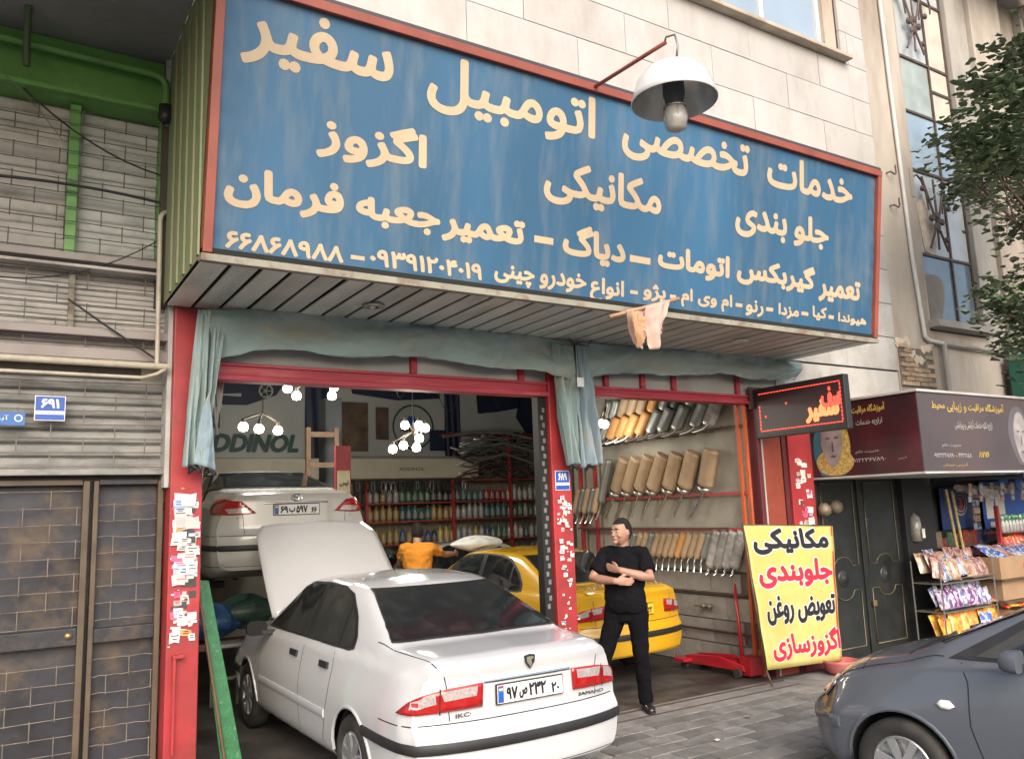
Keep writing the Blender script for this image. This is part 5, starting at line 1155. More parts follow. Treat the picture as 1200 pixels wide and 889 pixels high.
rr = thing('bottle_rack', 'red rack of green capped bottles and red packets at the far right of the kiosk', 'rack', (12.6, 6.3, 1.1))
B('side_post', REDP, rr, 12.02, 12.07, 6.35, 6.4, .82, 1.75); B('side_post', REDP, rr, 13.3, 13.35, 6.35, 6.4, .82, 1.75)
for z in (1.12, 1.36): B('shelf', REDP, rr, 12.07, 13.3, 6.3, 6.6, z, z + .012)
bm_ = MB().lathe([(0, 0), (.035, 0), (.037, .13), (.02, .17), (.016, .2), (0, .2)], (0, 0, 0), (0, 0, 1), 10).mesh('bottle', True); bm_.materials.append(M('pale bottle', (.5, .52, .50), .3, 0, .1, 10, coat=.5))
bc_ = MB().lathe([(0, .245), (.03, .24), (.033, .17), (0, .17)], (0, 0, 0), (0, 0, 1), 10).mesh('cap', True); bc_.materials.append(PK[8])
for k in range(12):
    t = thing('bottle', 'pale bottle with a tall green cap on the red rack', 'bottle', (12.13 + k * .095, 6.36, 1.373), 'green capped bottles on the red rack')
    instance(bm_ and bpy.data.objects.new('x', bm_), t, Matrix.Translation((12.13 + k * .095, 6.36, 1.373)), 'bottle_body'); instance(bpy.data.objects.new('x', bc_), t, Matrix.Translation((12.13 + k * .095, 6.36, 1.373)), 'cap')
packets('small packet on the lower shelf of the red rack', 'packet', 'packets on the red rack', 12.12, 13.2, 6.36, 1.135, [PK[5]], .11, .18, 1, 75)
NAVY = M('navy poster', (.02, .045, .16), .5, 0, .15, 2)
ps = thing('poster', 'navy blue poster with a red and white swirl ring logo hanging in the kiosk', 'poster', (12, 6.9, 1.7))
B('poster_sheet', NAVY, ps, 11.50, 12.42, 6.86, 6.87, 1.43, 2.02)
for r0, r1, m, dz in ((.155, .18, WPR, 0), (.11, .13, WPR, .0)): MB().lathe([(r0, 0), (r1, 0), (r1, .003), (r0, .003)], (12.0, 6.857, 1.80), (0, -1, 0), 28).build('ring', m, ps)
text('3', PRED, ps, (12.0, 6.857, 1.80), (1, 0, 0), (0, 0, 1), (-.055, .055, -.085, .085), .012, .005)
ps = thing('poster', 'bright blue board with white notes pinned at the right of the kiosk', 'poster', (13, 6.9, 1.6)); B('poster_sheet', PBLUE, ps, 12.6, 13.8, 6.86, 6.87, 1.35, 2.1)
for a in ((12.68, 12.9, 1.55, 1.95), (12.95, 13.2, 1.60, 1.9), (12.75, 13.1, 1.38, 1.5)): B('note', PAPER, ps, a[0], a[1], 6.852, 6.859, a[2], a[3])
for k, c in enumerate((M('blue disc', (.05, .2, .6), .4), M('blue disc', (.05, .2, .6), .4))):
    t = tag(MB().lathe([(0, .01), (.12, .01), (.14, 0), (0, 0)], (12.75 + k * .45, 6.6, 2.08), (0, -1, 0), 24).build('hanging_badge', c, None, smooth=True), ('round blue badge hanging under the kiosk roof', 'second round blue badge hanging at the right edge under the kiosk roof')[k], 'badge')
cloth('plastic_sheet', [(10.95, 6.3, 2.06), (11.7, 6.2, 2.03), (12.4, 6.3, 2.07)], [(11.0, 6.3, 2.0), (11.7, 6.2, 1.88), (12.4, 6.3, 1.95)], CLB, 'crumpled clear plastic sheet slung under the kiosk roof', 'plastic sheet', fold=4, amp=.05, nu=30, nv=8, seed=4)
for k, (x, z) in enumerate(((10.98, 2.0), (11.12, 1.98))): pipe('rope', ('frayed yellow rope hanging beside the snack rack', 'second frayed rope hanging beside the snack rack')[k], [(x, 6.45, z), (x + .03, 6.44, z - .35), (x + .08, 6.43, 1.2)], .02, M('yellow rope', (.40, .32, .15), .9, 0, .3, 20), 'rope')
t = thing('hanging_strips', 'card strips of small sachets hanging between the two kiosk posters', 'sachet strips', (12.3, 6.7, 1.5))
for r in range(7): B('sachet', PK[r % 3], t, 12.02 + r * .005, 12.2 + r * .005, 6.7, 6.71, 1.2 + r * .11, 1.29 + r * .11)
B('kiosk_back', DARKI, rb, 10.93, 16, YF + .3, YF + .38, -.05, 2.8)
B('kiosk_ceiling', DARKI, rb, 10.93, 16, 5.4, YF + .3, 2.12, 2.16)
t = thing('red_basin', 'dull red rounded basin on the ground behind the yellow banner foot', 'basin', (8.9, 6.2, 0)); MB().lathe([(0, 0.005), (.10, .0), (.15, .04), (.18, .13), (.19, .16), (.18, .15), (.14, .05), (0, .03)], (8.12, 6.22, .0), (0, 0, 1), 24).build('basin_shell', M('faded red plastic', (.50, .13, .12), .5, 0, .1, 4, dirt=(.5, .4, .36), damt=.4), t, smooth=True)

gs = thing('goods_shelf', 'dark kiosk shelf crowded with small dark packets behind the wire rack', 'shelf', (12, 6.75, 0))
for z in (.30, .62, .94, 1.2): B('shelf_board', WOOD, gs, 10.95, 13.6, 6.66, 6.86, z, z + .02)
rg = random.Random(12); DKP = [M('dark packet ' + n_, c, .4, 0, .2, 14, dirt=d, damt=.8, dscale=20, coat=.2) for n_, c, d in (('brown', (.10, .05, .03), (.25, .18, .1)), ('red', (.18, .02, .02), (.3, .2, .1)), ('navy', (.02, .03, .10), (.2, .2, .25)), ('green', (.02, .08, .04), (.2, .2, .1)), ('tan', (.22, .16, .10), (.1, .05, .04)))]
for z in (.32, .64, .96, 1.22):
    x = 11.0
    while x < 13.5:
        w_ = rg.uniform(.06, .16); h_ = rg.uniform(.12, .22); B('goods_packet', rg.choice(DKP), gs, x, x + w_ - .008, 6.67 + rg.uniform(0, .03), 6.80, z + .001, z + h_, bevel=.006); x += w_
for k in range(9):
    x = 11.1 + k * .27; t = thing('hanging_packet', ORD_[k] + ' strip of sachets from the left hanging under the kiosk roof', 'sachet strip', (x, 6.2, 2.1), 'sachet strips under the kiosk roof')
    for r in range(3): B('sachet', PK[(k * 2 + r) % 4], t, x, x + .09, 6.2 + .01 * r, 6.208 + .01 * r, 1.99 - r * .085, 2.068 - r * .085)
for k, (x, y, r) in enumerate(((6.35, 5.05, .06), (5.9, 5.55, .04), (6.9, 5.3, .035), (5.15, 5.2, .03))):
    o = MB().add([(x + r * math.cos(a) * random.uniform(.6, 1), y + r * math.sin(a) * random.uniform(.6, 1), .014 + random.uniform(0, .012)) for a in [i * .9 for i in range(7)]], [tuple(range(7))]).build('litter', PAPER if k != 1 else CRD, None, fix=False)
    tag(o, ('largest scrap of white paper lying on the grey pavers', 'scrap of brown card lying on the pavers near the threshold', 'small white paper scrap on the pavers toward the banner', 'tiny paper scrap on the pavers beside the white saloon')[k], 'litter')
# ---------------------------------------------------------------- tree
LEAF = M('tree leaf', (.10, .14, .08), .38, 0, .35, 2.5, rnd=0, coat=.1); LEAF2 = M('young leaf', (.17, .21, .12), .4, 0, .3, 2.5)
BARK = M('bark', (.12, .09, .07), .9, 0, .25, 10, bump=.6, bscale=30)
tr = thing('street_tree', 'leafy dark green street tree hanging into the picture from the right edge', 'tree', (12.2, 4.6, 0))
MB().tube([(12.3, 4.5, -.1), (12.25, 4.52, 1.5), (12.1, 4.6, 3.2), (11.9, 4.7, 5), (11.6, 4.8, 7), (11.4, 4.9, 9)], [.2, .17, .15, .13, .09, .04], 10).build('trunk', BARK, tr, smooth=True)
rnd = random.Random(31); limbs = []
clumps = []
def clump(c, r, n): clumps.append((Vector(c), r, n))
for px in [(11.5, 4.8, 7.6, .5), (11.1, 4.8, 7.2, .55), (11.9, 4.9, 7.4, .8), (10.45, 4.8, 6.75, .6), (11.2, 4.7, 6.7, .9), (9.9, 4.8, 6.25, .60), (9.65, 4.8, 5.95, .42), (9.4, 4.75, 5.9, .22), (10.5, 4.7, 6.0, .75), (11.3, 4.8, 5.9, .8), (10.0, 4.8, 5.6, .45), (9.5, 4.8, 5.5, .33), (10.7, 4.8, 5.35, .5), (11.4, 4.9, 5.3, .5), (12.4, 5, 6.5, 1.1), (12.6, 5, 7.6, 1.0), (9.7, 4.8, 4.0, .30), (10.1, 4.85, 3.85, .33), (10.5, 4.8, 4.3, .42), (9.95, 4.8, 4.3, .3), (10.9, 4.9, 4.5, .45), (10.3, 4.8, 3.62, .2), (11.5, 4.9, 3.9, .6)]:
    clump(px[:3], px[3], int(520 * px[3] ** 2 * 1.7) + 50)
for c, r, n_ in clumps:
    b0 = Vector((12.0, 4.65, max(3.4, min(8.3, c.z - .3 - .25 * abs(12 - c.x))))); mid = b0.lerp(c, .5) + Vector((0, rnd.uniform(-.1, .1), -.12))
    mb = MB().tube([b0, mid, c], [.045, .028, .01], 6); 
    for _ in range(5): mb.tube([mid.lerp(c, rnd.uniform(0, 1)), c + Vector((rnd.gauss(0, r * .5), rnd.gauss(0, r * .4), rnd.gauss(0, r * .4)))], [.012, .004], 4)
    mb.build('branch', BARK, tr)
for mi, (mat_, frac) in enumerate(((LEAF, .78), (LEAF2, .22))):
    mb = MB()
    for c, r, n_ in clumps:
        sub = [c + Vector((rnd.gauss(0, .5), rnd.gauss(0, .5), rnd.gauss(0, .42))) * r for _ in range(max(4, int(r * 16)))]
        for _ in range(int(n_ * frac)):
            p = rnd.choice(sub) + Vector((rnd.gauss(0, .11), rnd.gauss(0, .11), rnd.gauss(0, .07)))
            a = rnd.uniform(0, 6.28); u = Vector((math.cos(a), math.sin(a), rnd.uniform(-.5, .2))).normalized(); w = u.cross(Vector((rnd.uniform(-.4, .4), rnd.uniform(-.4, .4), 1))).normalized(); l = rnd.uniform(.055, .105)
            n3 = u.cross(w) * l * .25
            mb.add([p, p + u * l * .5 + w * l * .5 + n3, p + u * l * 1.1 + w * l * .38, p + u * l * 1.5, p + u * l * 1.1 - w * l * .38, p + u * l * .5 - w * l * .5 + n3], [(0, 1, 2, 3), (0, 3, 4, 5)])
    tag(mb.build('crown', mat_, tr, fix=False), kind='stuff')

# ---------------------------------------------------------------- inside the workshop
SILVER = M('galvanised pipe', (.50, .50, .49), .3, .8, .2, 10, dirt=(.20, .18, .16), damt=.5)
CARDM = M('tan muffler shell', (.38, .27, .17), .6, .1, .15, 5, dirt=(.22, .15, .10), damt=.6, dscale=4, rnd=.12)
GREYM = M('grey muffler shell', (.25, .26, .25), .4, .5, .15, 5, dirt=(.12, .11, .10), damt=.6, rnd=.12); ORM = M('orange muffler shell', (.50, .25, .08), .5, .1, .12, 5, dirt=(.30, .17, .08), damt=.5, rnd=.1)
BAGM = M('plastic wrapped muffler', (.32, .31, .29), .2, .1, .3, 14, coat=.6, rnd=.1)
def oval(mb, a, b, ry, rx, n=14):     # oval can from a to b, wide along the wall
    a, b = Vector(a), Vector(b); ax = (b - a).normalized(); u = Vector((1, 0, 0)); w = ax.cross(u).normalized(); L_ = (b - a).length; k = len(mb.v); pr = [(0, 0), (.9, 0), (1, .02), (1.04, .03), (1, .045), (1, L_ - .045), (1.04, L_ - .03), (1, L_ - .02), (.9, L_), (0, L_)]
    for r, h in pr:
        for j in range(n):
            t_ = 2 * math.pi * j / n; mb.v.append(tuple(a + ax * h + u * math.cos(t_) * rx * r + w * math.sin(t_) * ry * r))
    for i in range(len(pr) - 1):
        for j in range(n): mb.f.append((k + i * n + j, k + i * n + (j + 1) % n, k + (i + 1) * n + (j + 1) % n, k + (i + 1) * n + j))
def muffler(top, bot, tip, mat, label, group, r=.085, clamp=True, bent=False, name='muffler'):
    t = thing(name, label, 'muffler', tuple(bot), group)
    mb = MB(); oval(mb, bot, top, r, r * .72); mb.build('can', mat, t, smooth=True, auto=50)
    b, tp = Vector(bot), Vector(tip); ax = (b - Vector(top)).normalized()
    if bent: MB().tube(bend(b - ax * .02, b + ax * .07, tp), .019, 8).build('tail_pipe', CHROME, t, smooth=True, auto=60)
    else: MB().tube([b - ax * .02, b + ax * .08, tp], [.026, .018, .016], 8).build('tail_pipe', CHROME, t, smooth=True, auto=60)
    if clamp:
        MB().lathe([(r * .8, 0), (r * .86, .01), (r * .86, .04), (r * .8, .05)], b - ax * .06 * -0.2, ax, 14).build('clamp', SILVER, t, smooth=True, auto=40)
    return t
WX = 7.50
ORD = ('first', 'second', 'third', 'fourth', 'fifth', 'sixth', 'seventh', 'eighth', 'ninth', 'tenth', 'eleventh', 'twelfth', 'thirteenth')
MN = lambda m: {'tan muffler shell': 'tan', 'grey muffler shell': 'grey', 'orange muffler shell': 'orange', 'plastic wrapped muffler': 'plastic wrapped'}.get(m.name, 'dark green')
mid = [(8.83, 9.09, 9.32), (8.58, 8.85, 9.05), (8.33, 8.59, 8.77), (8.06, 8.33, 8.53), (7.80, 8.02, 8.25), (7.51, 7.73, 7.93), (7.21, 7.37, 7.62)]
for k, (a, b, c) in enumerate(mid):
    nm = ('farthest of the seven big tan mufflers hanging in the middle row', 'big tan muffler second from the far end of the middle row', 'big tan muffler third from the far end of the middle row', 'fourth big tan muffler, in the centre of the middle row', 'big tan muffler third from the near end of the middle row', 'big tan muffler second from the near end of the middle row', 'nearest of the seven big tan mufflers in the middle row')[k]
    muffler((WX - .12, a, 2.57 + random.uniform(-.01, .01)), (WX - .10, b, 2.14), (WX - .14, c, 1.77), CARDM, nm, 'tan mufflers in the middle row', .112)
muffler((WX - .12, 9.18, 2.58), (WX - .12, 9.42, 2.0), (WX - .16, 9.5, 1.75), GREYM, 'long grey muffler at the far end of the middle row', 'tan mufflers in the middle row', .07, False)
tips = [9.6, 9.44, 9.23, 9.03, 8.83, 8.60, 8.37, 8.15, 7.88, 7.55, 7.33]
for k, y in enumerate(tips):
    m = [GREYM, GREYM, ORM, ORM, ORM, ORM, GREYM, GREYM, GREYM, GREYM, BAGM][k]
    muffler((WX - .10, y - .27, 3.16), (WX - .16, y - .14, 2.88), (WX - .30, y, 2.79), m, MN(m) + ' muffler, ' + ORD[k] + ' from the far end in the lower layer of the top rack', 'mufflers on the top rack, lower layer', .09, False, True)
    m = [GREYM, GREYM, CARDM, CARDM, CARDM, ORM, GREYM, M('dark green box', (.03, .06, .06), .5), GREYM, GREYM, GREYM][k]
    if k < 9: muffler((WX - .06, y - .42, 3.42), (WX - .07, y - .30, 3.17), (WX - .09, y - .26, 3.1), m, MN(m) + ' muffler, ' + ORD[k] + ' from the far end in the upper layer of the top rack', 'mufflers on the top rack, upper layer', .08, False)
for k in range(13):
    y = 8.84 - k * .115
    m = [GREYM, CARDM, CARDM, GREYM, CARDM, CARDM, CARDM, CARDM, ORM, CARDM, CARDM, CARDM, GREYM][k]
    muffler((WX - .10, y - .12, 1.56), (WX - .13, y, 1.28), (WX - .17, y + .02 - .12 * 0, 1.10), m, 'small ' + MN(m) + ' muffler, ' + ORD[k] + ' from the far end of the bottom row', 'small mufflers in the bottom row', .052, False)
for k in range(4):
    y = 7.32 - k * .13
    t = muffler((WX - .10, y - .1, 1.60), (WX - .13, y + .04, 1.18), (WX - .17, y + .08, 1.08), BAGM, 'muffler wrapped in clear plastic, ' + ORD[k] + ' of four at the near end of the bottom row', 'plastic wrapped mufflers', .07, False)
for k in range(5):
    y = 10.05 - k * .12
    muffler((WX - .12, y - .12, 2.2), (WX - .14, y, 1.86), (WX - .18, y + .05, 1.7), [CARDM, GREYM][k % 2], [ 'tan', 'grey'][k % 2] + ' muffler, ' + ORD[k] + ' of the small far group just right of the middle column', 'far mufflers beside the middle column', .055, False)
rk = thing('muffler_rack', 'orange and red steel rack bars carrying the mufflers on the right wall', 'rack', (7.4, 8, 0))
for z in (2.80, 2.02, 1.60): B('rack_bar', REDP if z < 2.5 else IRON, rk, WX - .10, WX - .075, 6.72, 9.9, z, z + .035); 
for z in (2.80, 1.60): B('rack_bar', IRON, rk, WX - .2, WX - .17, 6.95, 9.9, z + .02, z + .045)
for y, m, w in ((6.76, ORNG, .035), (9.55, REDP, .05)): B('rack_post', m, rk, WX - .115, WX - .115 + w, y, y + .04, -.0, 3.1)
B('rack_post', ORNG, rk, 7.415, 7.45, 6.68, 6.72, 0, 3.1); B('rack_post', ORNG, rk, 7.52, 7.55, 6.76, 6.8, .0, 3.08)
B('rack_post', REDP, rk, WX - .11, WX - .06, 9.9, 9.95, 0, 3.0)
for k in range(9): B('rack_hook', IRON, rk, WX - .21, WX - .07, 7.2 + k * .3, 7.212 + k * .3, 2.785, 2.80)
pipe('water_pipe', 'rusty water pipe with taps running along the block wall', [(7.44, 6.85, .86), (7.44, 10, .86)], .016, IRON); pipe('water_pipe', 'lower rusty water pipe along the foot of the block wall', [(7.44, 6.85, .42), (7.44, 9.4, .42)], .014, IRON)
t = thing('wall_tap', 'old brass tap cluster on the block wall beside the taxi', 'tap', (7.4, 7.6, .7))
for dy in (0, .1): MB().lathe([(0, .05), (.03, .045), (.035, 0), (.02, -.03), (0, -.03)], (7.43, 7.45 + dy, .70), (-1, .2, 0), 10).build('tap_body', MATS['corroded brass'], t, smooth=True)
MB().tube([(7.40, 7.4, .70), (7.40, 7.7, .70)], .013, 6).build('tap_pipe', MATS['corroded brass'], t)
# floor jack
JR = M('jack red paint', (.40, .015, .025), .35, 0, .15, 5, dirt=(.05, .03, .03), damt=.6, coat=.3)
jk = thing('floor_jack', 'red trolley jack with an upright handle standing at the foot of the block wall', 'jack', (7.3, 7.1, 0))
MB().prism([(7.12, 7.65, .07), (7.12, 7.60, .16), (7.14, 7.1, .20), (7.18, 6.78, .13), (7.18, 6.76, .07)], (.03, 0, 0)).build('side_plate', JR, jk, bevel=.004); MB().prism([(7.32, 7.65, .07), (7.32, 7.60, .16), (7.34, 7.1, .20), (7.36, 6.78, .13), (7.36, 6.76, .07)], (.03, 0, 0)).build('side_plate', JR, jk, bevel=.004)
B('lift_arm', JR, jk, 7.17, 7.31, 6.95, 7.62, .10, .15, bevel=.006); B('cross_tray', JR, jk, 7.0, 7.5, 7.52, 7.7, .09, .13, bevel=.006)
for x, y in ((7.1, 7.61), (7.38, 7.6), (7.14, 6.82), (7.40, 6.82)): MB().lathe([(0, -.02), (.05, -.02), (.05, .02), (0, .02)], (x, y, .05), (1, 0, 0), 14).build('castor', TYRE, jk)
MB().tube([(7.27, 6.85, .14), (7.30, 6.90, .6), (7.33, 6.95, 1.0)], [.025, .02, .018], 8).build('handle', JR, jk, smooth=True); B('base_block', JR, jk, 7.22, 7.42, 6.7, 6.86, .02, .22, bevel=.006)

# back wall banners
BW = 14.28
def banner(name, label, x0, x1, z0, z1, m, y=BW): 
    t = thing(name, label, 'banner', ((x0 + x1) / 2, y, z0)); rnd = random.Random(int(x0 * 10)); a, b = rnd.uniform(1, 3), rnd.uniform(0, 6)
    MB().grid(lambda u, v: (x0 + (x1 - x0) * u, y - .02 - .012 * math.sin(a * 6 * u + b + v * 3), z0 + (z1 - z0) * v), 16, 10).build('banner_sheet', m, t, smooth=True); return t
BWH = M('grey white banner', (.40, .42, .41), .5, 0, .08, 1.2, dirt=(.36, .38, .36), damt=.5); BNV = M('dark navy banner', (.012, .02, .05), .5, 0, .3, 1); DGR = M('dark green print', (.01, .06, .055), .5)
def btx(t, s_, m, x0, x1, z0, z1, y, bold=.02, shear=.25): text(s_, m, t, (x0, y, z0), (1, 0, 0), (0, 0, 1), (0, x1 - x0, 0, z1 - z0), bold, .05, .001, shear=shear)
t = banner('oil_banner', 'white oil banner with big slanted capitals above the raised car', 2.6, 4.62, 2.96, 4.5, BWH)
btx(t, 'ADDINOL', DGR, 2.75, 4.50, 3.05, 3.37, BW - .0, .03)
MB().prism([(2.6, BW - .05, 4.5), (4.4, BW - .05, 4.5), (4.1, BW - .05, 4.05), (3.6, BW - .05, 3.86), (2.6, BW - .05, 3.84)], (0, .01, 0)).build('printed_car', BNV, t)
MB().lathe([(.10, 0), (.125, 0), (.125, .004), (.10, .004)], (3.92, BW - .052, 4.12), (0, -1, 0), 20).build('printed_wheel', BWH, t)
for a in range(5):
    c_ = a * 1.2566; MB().tube([(3.92, BW - .055, 4.12), (3.92 + .1 * math.cos(c_), BW - .055, 4.12 + .1 * math.sin(c_))], .01, 4).build('printed_spoke', BWH, t)
MB().prism([(3.0, BW - .055, 4.02), (3.5, BW - .055, 4.06), (3.5, BW - .055, 4.0)], (0, .004, 0)).build('printed_trim', BWH, t)
banner('oil_banner', 'plain dark navy banner between the two white oil banners', 4.63, 5.15, 2.96, 4.5, BNV)
t = banner('oil_banner', 'white oil banner with an oval emblem and a brown picture strip', 5.16, 7.4, 3.0, 4.5, BWH)
MB().prism([(5.4, BW - .05, 4.5), (7.3, BW - .05, 4.5), (7.3, BW - .05, 4.12), (6.4, BW - .05, 4.05), (5.5, BW - .05, 4.14)], (0, .01, 0)).build('printed_band', BNV, t)
B('picture_strip', M('brown picture', (.09, .06, .045), .5, 0, .5, 3, dirt=(.30, .20, .08), damt=.6, dscale=2), t, 5.28, 5.80, 3.08, 3.98, BW - .05 - .0, BW - .04) if 0 else B('picture_strip', M('brown picture', (.09, .06, .045), .5, 0, .5, 3, dirt=(.30, .20, .08), damt=.6, dscale=2), t, 5.28, 5.80, BW - .06, BW - .045, 3.08, 3.98)
MB().lathe([(.40, 0), (.43, 0), (.43, .004), (.40, .004)], (6.72, BW - .05, 3.55), (0, -1, 0), 36).build('oval_ring', DGR, t)
MB().lathe([(0, 0), (.11, 0), (.06, .006)], (6.68, BW - .05, 3.66), (0, -1, 0), 6).build('emblem_mark', PBLUE, t); btx(t, 'ADDINOL', INK, 6.45, 7.0, 3.46, 3.54, BW, .008, 0)
banner('oil_banner', 'narrow dark banner with a pale stripe left of the pipe shelf', 7.41, 7.75, 3.0, 4.5, BNV)
t = banner('oil_banner', 'white oil banner half hidden behind the steel pipes on the shelf', 7.76, 9.95, 2.6, 4.5, BWH)
MB().prism([(8.1, BW - .05, 4.5), (9.2, BW - .05, 4.5), (9.15, BW - .05, 4.0), (8.6, BW - .05, 3.9), (8.15, BW - .05, 3.85)], (0, .01, 0)).build('printed_band', BNV, t)
MB().prism([(9.2, BW - .05, 4.4), (9.95, BW - .05, 4.5), (9.95, BW - .05, 3.5), (9.3, BW - .05, 3.45), (9.05, BW - .05, 3.8)], (0, .01, 0)).build('printed_car', BNV, t)
btx(t, 'ADDINOL', INK, 8.3, 9.6, 3.2, 3.5, BW, .03)
bmn = thing('ceiling_duct', 'long beige boxed beam running under the oil banners', 'beam', (5, 14, 2.55)); B('duct_body', M('beige duct paint', (.50, .47, .38), .6, 0, .06, 2, dirt=(.35, .32, .25), damt=.4), bmn, 1.15, 7.85, 13.75, BW - .06, 2.56, 2.92, bevel=.015)
text('ADDINOL', INK, bmn, (6.2, 13.745, 2.7), (1, 0, 0), (0, 0, 1), (0, .5, 0, .06), 0, .003)
t = thing('dark_cabinet', 'row of dark glass fronted panels below the beige beam', 'cabinet', (6, 13.9, 2.1)); B('cabinet_body', M('smoked cabinet', (.05, .055, .055), .15, 0, .2, coat=.6), t, 5.5, 7.3, 13.9, 14.2, 2.06, 2.50, bevel=.01)
for k in range(5): B('glass_front', M('pale shelf goods', (.30, .30, .27), .4, 0, .5, 12, rnd=.4), t, 5.55 + k * .34, 5.82 + k * .34, 13.88, 13.899, 2.10, 2.30)

for k, (x0, x1, z0, z1, m_, lb) in enumerate(((2.75, 3.15, 3.45, 3.95, DGR, 'dark green sheet pinned high on the left white banner'), (7.05, 7.38, 3.1, 3.5, BNV, 'small navy sheet pinned right of the oval emblem'), (5.95, 6.2, 3.3, 3.9, MATS['brown picture'], 'narrow brown sheet pinned beside the brown picture strip'))):
    t = thing('pinned_sheet', lb, 'poster', (x0, BW, z0)); B('sheet', m_, t, x0, x1, BW - .085, BW - .075, z0, z1)
rq = random.Random(50)
for k in range(12):
    x = rq.uniform(2.2, 6.8); pipe('hanging_cable', ORD[k] + ' of the thin black cables slung under the workshop ceiling', sag((x, rq.uniform(9.4, 13), 4.6), (x + rq.uniform(-1.2, 1.2), rq.uniform(9.4, 13), 4.6), rq.uniform(.3, 1.1)), .006, CBL, 'cable', 5, 'cables under the workshop ceiling')
hg = thing('parts_rail', 'rail of dark belts and gaskets hanging under the beige beam', 'rail', (4.9, 13.6, 2.5)); B('rail_bar', IRON, hg, 5.1, 7.6, 13.60, 13.62, 2.53, 2.55)
for k in range(26):
    x = 5.15 + k * .095; r = rq.uniform(.05, .09); zc = 2.50 - r * 1.4
    MB().tube([(x + r * .5 * math.sin(a), 13.58, zc + r * 1.5 * math.cos(a)) for a in [i * .5236 for i in range(13)]], .009, 4, False).build('hanging_belt', rq.choice((CBL, IRON, SILVER)), hg)
# bottle shelves at the back
sh = thing('bottle_shelf', 'long red steel shelving full of oil bottles along the back wall', 'shelf', (7.5, 13.9, 0))
for x in (5.5, 7.20, 8.45, 9.6): B('upright', REDP, sh, x, x + .05, 13.62, 13.67, 0, 2.5 if x < 7.3 else 3.4)
zsh = (.62, 1.02, 1.40, 1.80, 2.12, 2.52)
for z in zsh: B('shelf_board', REDP, sh, 5.5 if z < 2.5 else 7.2, 9.65, 13.62, 14.1, z - .02, z)
B('shelf_board', REDP, sh, 7.2, 9.65, 13.62, 14.1, 3.38, 3.40)
BC = [('amber', (.34, .22, .06)), ('teal', (.05, .13, .14)), ('blue', (.04, .07, .20)), ('green', (.06, .15, .09)), ('silver', (.30, .31, .31)), ('white', (.46, .47, .44)), ('red', (.28, .04, .04)), ('yellow', (.46, .34, .08)), ('black', (.03, .03, .035))]
def btl(nm, c, h=.26, w=.052):
    m = M(nm + ' oil bottle', c, .3, 0, .1, 8, coat=.4)
    a = MB().lathe([(0, 0), (w, 0), (w, h * .62), (w * .85, h * .74), (w * .3, h * .84), (w * .3, h * .9), (0, h * .9)], (0, 0, 0), (0, 0, 1), 8).mesh('bottle_body', True); a.materials.append(m)
    l = MB().lathe([(w * 1.02, h * .16), (w * 1.02, h * .5)], (0, 0, 0), (0, 0, 1), 8).mesh('label_band', True); l.materials.append(M(nm + ' label', tuple(min(.7, x * .6 + .12) for x in c), .5))
    k = MB().lathe([(w * .4, h * .86), (w * .42, h), (0, h)], (0, 0, 0), (0, 0, 1), 8).mesh('cap', True); k.materials.append(M(nm + ' cap', tuple(x * .5 + .05 for x in c), .4))
    return a, l, k
BT = {n_: btl(n_, c) for n_, c in BC}
plan = {0: ['green', 'white', 'amber'], 1: ['teal', 'red', 'yellow'], 2: ['amber', 'blue', 'yellow', 'silver', 'green', 'white', 'silver'], 3: ['amber', 'teal', 'amber', 'silver', 'teal', 'green', 'white'], 4: ['silver', 'green', 'black', 'teal', 'red', 'white', 'silver']}
for si, z in enumerate(zsh[:-1]):
    x = 5.6; cs = plan[si]; rnd_ = random.Random(si)
    while x < 9.6:
        c = cs[int((x - 5.6) / 4.0 * len(cs)) % len(cs)] if rnd_.random() < .88 else rnd_.choice(BC)[0]
        t = thing('oil_bottle', c + (' oil bottle on the lowest red shelf', ' oil bottle on the second shelf from the floor', ' oil bottle on the third shelf from the floor', ' oil bottle on the fourth shelf from the floor', ' oil bottle on the fifth shelf from the floor')[si] + ' at the back', 'bottle', (x, 13.7, z), c + ' bottles on back shelf ' + ('one', 'two', 'three', 'four', 'five')[si])
        s_ = rnd_.uniform(.88, 1.15) 
        for me_ in BT[c]:
            o = bpy.data.objects.new(me_.name.split('.')[0], me_); COL.objects.link(o); o.parent = t
        t.rotation_euler = (0, 0, rnd_.uniform(0, 3)); t.scale = (1, 1, s_); x += .125
# steel pipes heaped on the upper shelf
rnd_ = random.Random(77)
for k in range(34):
    x0 = rnd_.uniform(7.25, 8.0); x1 = rnd_.uniform(8.6, 9.7); z = 2.56 + rnd_.uniform(0, .75); pts = []
    for i in range(9):
        f_ = i / 8; pts.append((x0 + (x1 - x0) * f_, 13.62 + rnd_.uniform(-.02, .02) + (k % 5) * .07, z + .10 * math.sin(f_ * rnd_.choice((3, 5, 7)) + k) + .06 * f_))
    o = MB().tube(pts, rnd_.choice((.016, .022, .028)), 6).build('exhaust_pipe', SILVER if k % 3 else IRON, None, smooth=True); tag(o, 'bent steel exhaust pipe in the heap on the upper red shelf', 'pipe', 'exhaust pipes heaped on the shelf')
for k in range(3):
    pipe('exhaust_pipe', ('topmost long bent exhaust pipe sticking up from the heap', 'long bent exhaust pipe lying across the front of the heap', 'lowest long exhaust pipe sticking out left of the heap')[k], [(7.0 + .3 * k, 13.55, 2.75 + .28 * (2 - k)), (7.7, 13.55, 2.85 + .28 * (2 - k)), (8.3, 13.5, 3.0 + .2 * (2 - k)), (9.0, 13.55, 2.8 + .25 * (2 - k)), (9.6, 13.55, 3.0 + .2 * (2 - k))], .026, SILVER)
